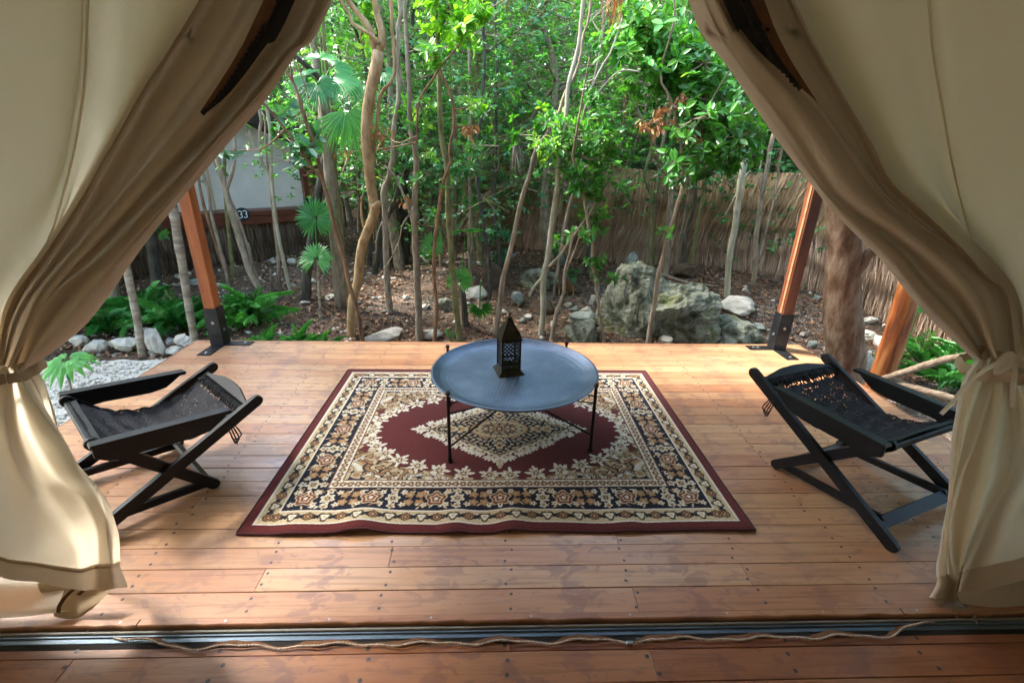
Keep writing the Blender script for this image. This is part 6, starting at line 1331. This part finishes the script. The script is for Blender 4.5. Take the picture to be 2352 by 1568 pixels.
# --- background wood: a few tree kinds, copied one by one
def proto(seed, H, ncl, L, leaf, bark, low):
    rg = np.random.default_rng(seed); mb = MB(); P = [np.array([0, 0, -.15])]
    for k in range(7): P.append(P[-1]+np.array([rg.normal(0, .16), rg.normal(0, .12), H/7]))
    P = np.array(P); r0 = rg.uniform(.05, .085); tube(mb, P, np.linspace(r0, .018, 8), 7, 34, .07); Q = crm(P, 50)
    ents = []
    for k in range(ncl):
        a = Q[int(rg.uniform(low, 1)*49)]; ang = rg.uniform(0, 2*math.pi); ln = rg.uniform(.5, 1.5); c = a+np.array([math.cos(ang)*ln, math.sin(ang)*ln, rg.uniform(.1, .8)])
        tube(mb, [a, (a+c)/2+rg.normal(0, .1, 3), c], [.022, .015, .007], 5, 9, .08, caps=False)
        m_ = 52; pts = c+rg.normal(0, 1, (m_, 3))*[.42, .42, .28]; axs = (pts-c)+rg.normal(0, .2, (m_, 3))+[0, 0, .3]
        for q in pts[:10]: tube(mb, [c, q], [.005, .003], 3, caps=False)
        ents.append(whorls(pts, axs, L*rg.uniform(.7, 1.25, m_), 7, np.clip(rg.normal(.5+.25*(c[2]/H-.4), .17, m_), 0, 1), rg, .46))
    A = [np.concatenate(x) for x in zip(*ents)]; V, F, Cc = leafquads(*A, hi=False)
    return mb.mesh('trunk', True), np_mesh('crown', V, F, Cc), leaf, bark
PRO = [proto(50, 7.5, 34, .072, 'deep', 'grey', .12), proto(51, 6.5, 32, .08, 'deep', 'dark', .08), proto(52, 8.0, 34, .068, 'near', 'grey', .2), proto(53, 7.0, 34, .075, 'blue', 'moss', .1)]
for (a, b, lf, bk) in PRO: a.materials.append(TRUNKS[bk]); b.materials.append(LEAFM[lf])
BL = ['dense dark-green tree with a grey trunk in the wood beyond the fence', 'low-branching deep green tree with a dark trunk in the wood', 'taller fresh-green tree rising in the wood behind the stems', 'bluish green tree with a mossy trunk in the wood']
rb = random.Random(21); spots = []
def okspot(x, y):
    if abs(x) < 60 and y < 7.0: return False
    px = np.array([x, y])
    if ((px-cb)@cu) < .9 and ((px-cb)@cu) > -5.8 and ((px-cb)@cn) > -4.5 and ((px-cb)@cn) < 1.5: return False
    d = np.sqrt(((Fc-px)**2).sum(1)).min()
    return d > .35 and all((x-a)**2+(y-b)**2 > .55 for a, b in spots)
tries = 0
while len(spots) < 120 and tries < 9000:
    tries += 1; u = rb.random()
    y = rb.uniform(7.2, 24) if u > .35 else rb.uniform(7.2, 12); x = rb.uniform(-.95, .95)*y+.3
    if okspot(x, y): spots.append((x, y))
for (x, y) in [(5.6, 6.2), (6.4, 5.4), (4.9, 7.0), (7.2, 6.8), (6.2, 7.6), (-6.2, 6.0), (-7.0, 4.6), (-5.6, 5.0), (-7.6, 7.6), (4.6, 1.2), (5.2, -.6), (4.7, 2.6), (5.9, 1.9), (6.6, .2), (5.6, 3.6), (5.0, -2.2), (6.9, 2.9), (-5.4, 2.6), (-6.0, 1.0), (-5.2, -.8), (-7.2, 2.4), (-6.4, 3.8), (-7.4, -.2), (-5.8, -2.4), (-4.9, .4), (-4.9, 5.9), (-5.3, 4.3)]: spots.append((x, y))  # includes unseen trees added beside the tent to block sun and shade the canvas
for i, (x, y) in enumerate(spots):
    k = rb.randrange(4); a, b, lf, bk = PRO[k]; s = rb.uniform(.85, 1.2)*(1+.45*float(ss(13, 20, y)))
    t = thing('wood_tree', BL[k], 'tree', (x, y, float(gz(x, y))), rb.uniform(0, 6.28), 'trees of the wood beyond the fence'); Hn = 1.55+.30*y+rb.uniform(.4, 1.4); t.scale = (s, s, min(s*1.1, Hn/[7.5, 6.5, 8.0, 7.0][k]) if y > 6.9 else s)
    for nm, me in (('trunk', a), ('crown', b)):
        o = bpy.data.objects.new(nm, me); COL.objects.link(o); o.parent = t
# thin stems between them
def stem_proto(seed, H):
    rg = np.random.default_rng(seed); mb = MB(); P = [np.array([0, 0, -.1])]
    for k in range(9): P.append(P[-1]+np.array([rg.normal(0, .07), rg.normal(0, .06), H/9]))
    P = np.array(P); r0 = rg.uniform(.018, .032); tube(mb, P, np.linspace(r0, .007, 10), 6, 40, .09); Q = crm(P, 50); ents = []
    for k in range(7):
        a = Q[int(rg.uniform(.25, .95)*49)]; ang = rg.uniform(0, 6.28); c = a+np.array([math.cos(ang)*.35, math.sin(ang)*.35, rg.uniform(.2, .6)])*rg.uniform(.6, 1.5)
        tube(mb, [a, (a+c)/2+rg.normal(0, .05, 3), c], [.008, .006, .003], 4, 8, .06, caps=False); pts = c+rg.normal(0, .12, (5, 3)); ents.append(whorls(pts, pts-c+[0, 0, .3], .07*rg.uniform(.7, 1.2, 5), 6, np.clip(rg.normal(.6, .15, 5), 0, 1), rg))
    A = [np.concatenate(x) for x in zip(*ents)]; V, F, Cc = leafquads(*A, hi=True); return mb.mesh('trunk', True), np_mesh('crown', V, F, Cc)
STM = [stem_proto(70+k, 4.6+.5*k) for k in range(4)]; SL = ['thin crooked grey sapling in the wood', 'thin mossy sapling in the wood', 'thin dark sapling in the wood', 'thin brown sapling in the wood']
for (a, b), bk in zip(STM, ('grey', 'moss', 'dark', 'red')): a.materials.append(TRUNKS[bk]); b.materials.append(LEAFM['near'])
cnt = 0
while cnt < 64:
    y = rb.uniform(5.6, 12.5); x = rb.uniform(-.8, .62)*y
    f_ = float(np.interp(x, FP[::-1, 0], FP[::-1, 1])); px = np.array([x, y])
    if abs(y-f_) < .25 or (-5.8 < ((px-cb)@cu) < .5 and -4.5 < ((px-cb)@cn) < .5) or (x > .9 and y < 6.3): continue
    k = rb.randrange(4); t = thing('thin_sapling', SL[k], 'sapling', (x, y, float(gz(x, y))), rb.uniform(0, 6.28), 'thin saplings of the wood'); s = rb.uniform(.8, 1.25); t.scale = (s, s, s); cnt += 1
    for nm, me in (('trunk', STM[k][0]), ('crown', STM[k][1])):
        o = bpy.data.objects.new(nm, me); COL.objects.link(o); o.parent = t
# undergrowth along the back of the fence and the far floor: one leafy mass nobody could count
n = 30000; yy = RNG.uniform(8, 26, n); xx = RNG.uniform(-1, 1, n)*yy+.3; f_ = np.interp(xx, FP[::-1, 0], FP[::-1, 1]); kp = yy > f_+.3; kp &= ~(np.hypot(xx-cb[0]+1.8, yy-cb[1]-1.0) < 3.6); xx, yy = xx[kp], yy[kp]; n = len(xx)
hz = RNG.beta(1.2, 1.8, n)*2.6*(.5+.5*np.sin(xx*1.3+yy*.7)**2); pos = np.c_[xx, yy, gz(xx, yy)+hz]; d = RNG.normal(size=(n, 3)); nr = RNG.normal(size=(n, 3))+[0, -.3, .8]
L = RNG.uniform(.07, .15, n)*(1+yy/22); V, F, Cc = leafquads(pos, d, nr, L, L*.5, np.clip(RNG.normal(.4, .2, n), 0, 1)); tag(link('undergrowth', np_mesh('undergrowth', V, F, Cc), LEAFM['deep']), 'dark leafy undergrowth filling the wood beyond the fence', 'undergrowth', kind='stuff')

n = 26000; yy = RNG.uniform(19, 30, n); xx = RNG.uniform(-1.05, 1.05, n)*yy; pos = np.c_[xx, yy, RNG.uniform(-.2, 10.5, n)]; d = RNG.normal(size=(n, 3)); nr = RNG.normal(size=(n, 3))+[0, -.8, .5]
L = RNG.uniform(.25, .5, n); V, F, Cc = leafquads(pos, d, nr, L, L*.55, np.clip(RNG.normal(.35, .22, n), 0, 1)); tag(link('distant_wood', np_mesh('distant_wood', V, F, Cc), LEAFM['deep']), 'far wood closing the view behind all the stems', 'wood', kind='stuff')
# ================================================================== PALMS
def fan(c, face, up, r, seg=30, spread=300, tone=.5, droop=.15, fold=.5, rg=None):
    """fan leaf: stiff blades radiating from the hub c; face = leaf normal, up = middle blade direction"""
    rg = rg or RNG; c = np.array(c, float); face = np.array(face, float); face /= np.linalg.norm(face); up = np.array(up, float); up -= face*(up@face); up /= np.linalg.norm(up); sd = np.cross(face, up); mb = MB()
    for k in range(seg):
        a = math.radians(-spread/2+spread*k/(seg-1)+rg.uniform(-2, 2)); d = up*math.cos(a)+sd*math.sin(a); s = -up*math.sin(a)+sd*math.cos(a); L = r*rg.uniform(.86, 1.06)*(1-.16*abs(a)/math.pi); w = r*math.radians(spread)/seg*.36
        dn = np.array([0, 0, -1.0])*droop*L; t = min(1, max(0, rg.normal(tone, .14))); cc = (t, t, t, 1)
        p0, p1, p2, p3 = c+d*.02, c+d*L*.42-dn*-.12, c+d*L*.72+dn*.35, c+d*L+dn
        v = [p0, p1-s*w*.95, p1+face*w*fold, p1+s*w*.95, p2-s*w*.75, p2+face*w*fold*.6, p2+s*w*.75, p3]
        mb.add(v, [(0, 1, 2), (0, 2, 3), (1, 4, 5, 2), (2, 5, 6, 3), (4, 7, 5), (5, 7, 6)], cc)
    return mb
def fan_palm(label, base, fronds, stem=None, stem_r=.018, name='fan_palm', bark='palm'):
    """base: world foot; fronds: (px,py,Y,r_px,face,up,tone,seg,spread,droop)"""
    t = thing(name, label, 'palm', tuple(base)); base = np.array(base, float)
    top = base if stem is None else np.array(stem[-1], float)
    if stem is not None: mb = MB(); tube(mb, [base-[0, 0, .06]]+[np.array(p) for p in stem], np.linspace(stem_r*1.2, stem_r*.8, len(stem)+1), 9, 18, .1); mb.build('stem', TRUNKS[bark], t, smooth=True)
    for (px, py, Y, rp, face, up, tone, seg, spread, droop) in fronds:
        c = atY(px, py, Y); r = rp*depth(c)/FD; o = fan(c, face, up, r, seg, spread, tone, droop).build('frond', LEAFM['palm'], t, col=True)
        mb = MB(); tube(mb, [top, (top+c)/2+[0, 0, .06], c], [.009, .007, .006], 6, 10, 0); mb.build('petiole', LEAFM['palm'], t, smooth=True, col=True)
    return t
toC = lambda c: (C0-np.array(c))/np.linalg.norm(C0-np.array(c))
b = atG(*Z1(1100, 1240)); q1 = atY(*Z1(1085, 905), b[1]); q0 = atY(*Z1(1075, 720), b[1]+.05)
fan_palm('bright green fan palm seedling with two star-shaped leaves on a thin stem', b, [(*Z1(1070, 655), b[1]+.1, 56, (.1, -1, .25), (0, 0, 1), .35, 34, 330, .05), (*Z1(1075, 895), b[1]-.05, 48, (.05, -.8, .55), (0, .2, 1), .75, 32, 290, .10)], [atY(*Z1(1092, 1050), b[1]), q1])
b = atG(*Z4(790, 900)); fan_palm('pale green fan palm leaf glowing between the brown trunks', b, [(*Z4(722, 712), b[1]-.2, 36, (-.2, -1, .2), (-.2, 0, 1), .95, 34, 340, .04)], [atY(*Z4(785, 800), b[1])], .012)
b = atG(*Z4(1005, 1400)); fan_palm('fan palm with a folded dark leaf and a bright one on a grey stump stem', b, [(*Z4(1000, 590), b[1]-.1, 52, (-.1, .25, 1), (.35, -.9, .05), .25, 30, 300, .10), (*Z4(945, 1010), b[1]-.1, 40, (.1, -1, .15), (.15, 0, 1), .7, 30, 300, .06)], [atY(*Z4(985, 1200), b[1]), atY(*Z4(965, 1060), b[1]+.05)], .035, bark='dark')
b = atG(*Z4(1110, 1395)); fan_palm('drooping dark fan palm leaf hanging beside the lantern', b, [(*Z4(1120, 1235), b[1]-.15, 38, (0, -.8, -.35), (.1, 0, -1), .18, 30, 250, .12)], [atY(*Z4(1112, 1300), b[1]), atY(*Z4(1125, 1010), b[1]-.1)], .008)
b = atG(*Z4(1050, 560)) if False else atY(*Z4(1065, 640), 7.6); b[2] = gz(b[0], b[1]); fan_palm('bluish fan palm growing against the thatch fence', b, [(*Z4(1045, 230), 7.5, 30, (-.1, -1, .3), (0, 0, 1), .8, 26, 300, .08), (*Z4(1045, 370), 7.4, 28, (.1, -1, .3), (0, 0, 1), .85, 26, 290, .08), (*Z4(1010, 300), 7.6, 26, (-.4, -.8, .3), (-.3, 0, 1), .7, 24, 280, .1)], [atY(*Z4(1052, 450), 7.55)], .02)
b = atG(*Z4(880, 1500)) if False else np.array([*atY(*Z4(875, 1500), 4.75)]); b[2] = gz(b[0], b[1]); c1 = atY(*Z4(870, 1470), 4.75)
fan_palm('small upright palm shoot with narrow blades at the deck edge', b, [(*Z4(858, 1500), 4.72, 30, (.3, -1, .1), (-.1, 0, 1), .75, 6, 36, .02), (*Z4(885, 1510), 4.75, 22, (-.3, -1, .2), (.2, 0, 1), .6, 5, 40, .05)], None)
# tall shaggy palm left of tan tree
b = atY(*Z2(500, 1560), 5.7); b[2] = gz(b[0], b[1]); S_ = [atY(*Z2(515, 1300), 5.7), atY(*Z2(500, 1000), 5.7), atY(*Z2(470, 780), 5.7)]
fan_palm('tall fan palm with a fountain of long split leaves beside tan tree', b, [(*Z2(445, 490), 5.6, 46, (.0, -.5, 1), (0, .1, 1), .8, 34, 230, .0), (*Z2(330, 640), 5.4, 62, (-.2, -.7, .9), (-.9, 0, .5), .45, 34, 220, .35), (*Z2(430, 700), 5.3, 60, (.1, -.8, .7), (.3, -.2, -.3), .3, 34, 250, .3), (*Z2(560, 640), 5.5, 84, (.1, -.5, 1), (1, -.1, .05), .75, 36, 150, .45), (*Z2(670, 920), 5.2, 96, (.5, -.8, .2), (.25, 0, -1), .85, 34, 170, .25), (*Z2(560, 560), 5.9, 60, (.2, -.6, .7), (.8, .2, .6), .6, 30, 200, .3), (*Z2(300, 860), 5.5, 44, (-.3, -.8, .5), (-.5, 0, -.7), .9, 28, 200, .2), (*Z2(980, 600), 5.9, 50, (.1, -.6, .8), (.7, 0, -.5), .5, 26, 190, .3), (*Z2(780, 700), 5.6, 60, (.1, -.5, .8), (-.1, -.1, -1), .7, 26, 150, .3)], S_, .06, bark='grey')
# fan palm on the gravel path
b = np.array([*atY(150, 905, 3.05)]); b[2] = gz(b[0], b[1])+.01
fan_palm('young fan palm with drooping yellow-green blades on the gravel', b, [(152, 825, 2.95, 68, (.0, -.35, 1), (.3, -.8, -.15), .98, 15, 300, .45)], [atY(158, 870, 3.0)], .009)
b = np.array([*atY(*Z6(1000, 930), 4.9)]); b[2] = gz(b[0], b[1])
fan_palm('small palm tuft glimpsed between the log post and brown curtain', b, [(*Z6(1000, 900), 4.85, 34, (.2, -1, .3), (.1, 0, 1), .7, 12, 140, .15)], None)
# feather palms
def feather(mb, L, n=26, tone=.5, seed=0, droop=.55):
    rg = np.random.default_rng(seed); us = np.linspace(0, 1, n+4); P = np.c_[us*L*.92, np.zeros(n+4), L*(.62*us-droop*1.25*us**2.2)]
    tube(mb, P, np.linspace(.006, .0015, n+4), 4, None, 0, (tone, tone, tone, 1))
    for i in range(3, n+4):
        u = us[i]; l = L*.34*math.sin(min(1, u*1.15+.12)*math.pi*.86)+.03
        for s in (-1, 1):
            d = np.array([1.0+rg.uniform(-.2, .2), s*.85, .5+rg.uniform(-.3, .3)]); d /= np.linalg.norm(d); p = P[i]; w = .0034
            tp = p+d*l+np.array([0, 0, -.42*l]); md = p+d*l*.5+np.array([0, 0, .02]); sv = np.cross(d, [0, 0, 1]); sv /= np.linalg.norm(sv); t = min(1, max(0, tone+rg.normal(0, .16)))
            mb.add([p, md+sv*w, md-sv*w, tp], [(0, 1, 3), (0, 3, 2)] if s > 0 else [(0, 3, 1), (0, 2, 3)], (t, t, t, 1))
FE = []
for k in range(4): mb = MB(); feather(mb, .62+.05*k, 21, [.4, .62, .82, 1.0][k], k, [.42, .55, .34, .6][k]); me = mb.mesh('frond', False, True); me.materials.append(LEAFM['palm']); FE.append(me)
def feather_palm(label, px, py, n, size, seed, Y=None):
    rb = random.Random(seed); b = atG(px, py) if Y is None else np.array([*atY(px, py, Y)]); b[2] = gz(b[0], b[1])
    t = thing('feather_palm', label, 'palm', tuple(b), group='feather palms round the deck')
    for k in range(int(n*.8)):
        o = bpy.data.objects.new('frond', FE[rb.randrange(4)]); COL.objects.link(o); o.parent = t; s = size*.78*rb.uniform(.7, 1.1); o.scale = (s, s, s); o.rotation_euler = (rb.uniform(-.4, .4), rb.uniform(-.95, -.05), k*2.4+rb.uniform(-.3, .3)); o.location = (rb.uniform(-.05, .05), rb.uniform(-.05, .05), rb.uniform(0, .04))
feather_palm('dense feather palm beside the yellowish rock at gravel edge', 250, 770, 22, .85, 1); feather_palm('feather palm growing between the two ringed palm trunks', 345, 745, 20, 1.0, 2); feather_palm('feather palm clump behind the tall white rock', 415, 765, 24, .95, 3)
feather_palm('feather palm right behind the steel post bracket', 520, 755, 22, .8, 4); feather_palm('arching feather palm beside the orange timber post', 585, 745, 24, .9, 5); feather_palm('low bright feather palm against the deck edge', 600, 790, 20, .62, 6, Y=4.35); feather_palm('low feather palm spreading along the deck edge', 690, 790, 20, .62, 7, Y=4.4); feather_palm('small feather palm fringe nearest the tan tree', 745, 790, 16, .5, 8, Y=4.45)
feather_palm('feather palm under the driftwood pole by the curtain', 2165, 890, 22, .75, 9, Y=3.75); feather_palm('feather palm behind the rail near the chalky slab', 2120, 830, 18, .7, 10, Y=4.3); feather_palm('dim feather palm at the wood edge past the rail', 2240, 870, 16, .8, 11, Y=3.9)
# dry fronds
def dry_tuft(label, px, py, Y, n, L, d0, spread, seed, name='dry_palm_frond', tone=(.30, .55), mat=None):
    rg = np.random.default_rng(seed); c = np.array(atY(px, py, Y)); d = np.array(d0, float)[None]+rg.normal(0, spread, (n, 3)); d /= np.linalg.norm(d, axis=1)[:, None]; l = L*rg.uniform(.5, 1.1, n)
    V, F3, _ = blades(n, c+rg.normal(0, .015, (n, 3)), c+d*l[:, None], rg.uniform(.005, .011, n), np.zeros(n), rg); tn = rg.uniform(tone[0], tone[1], n); o = link(name, np_mesh(name, V-c, F3, np.repeat(np.c_[tn*.82, tn*.68, tn*.50, np.ones(n)], 5, 0)), THATCH, None, loc=tuple(c)); tag(o, label, 'dead frond')
dry_tuft('dry grey palm frond lying over the slab before the boulder', *Z4(2020, 1420), 5.0, 60, .42, (.9, -.1, -.25), .25, 1)
dry_tuft('grey skirt of dead palm leaf hanging from the slanting limb', *Z2(2080, 1150), 5.6, 70, .52, (.18, 0, -1), .16, 2, tone=(.22, .42))
dry_tuft('dead palm leaf blades curled on the litter by brown trunks', *Z4(690, 1170), 5.6, 26, .22, (.1, -.2, -.6), .5, 3)
dry_tuft('pale withered leaf tassel hanging before the cabin canvas', *Z1(675, 150), 6.0, 22, .26, (.05, 0, -1), .2, 4, tone=(.3, .5))
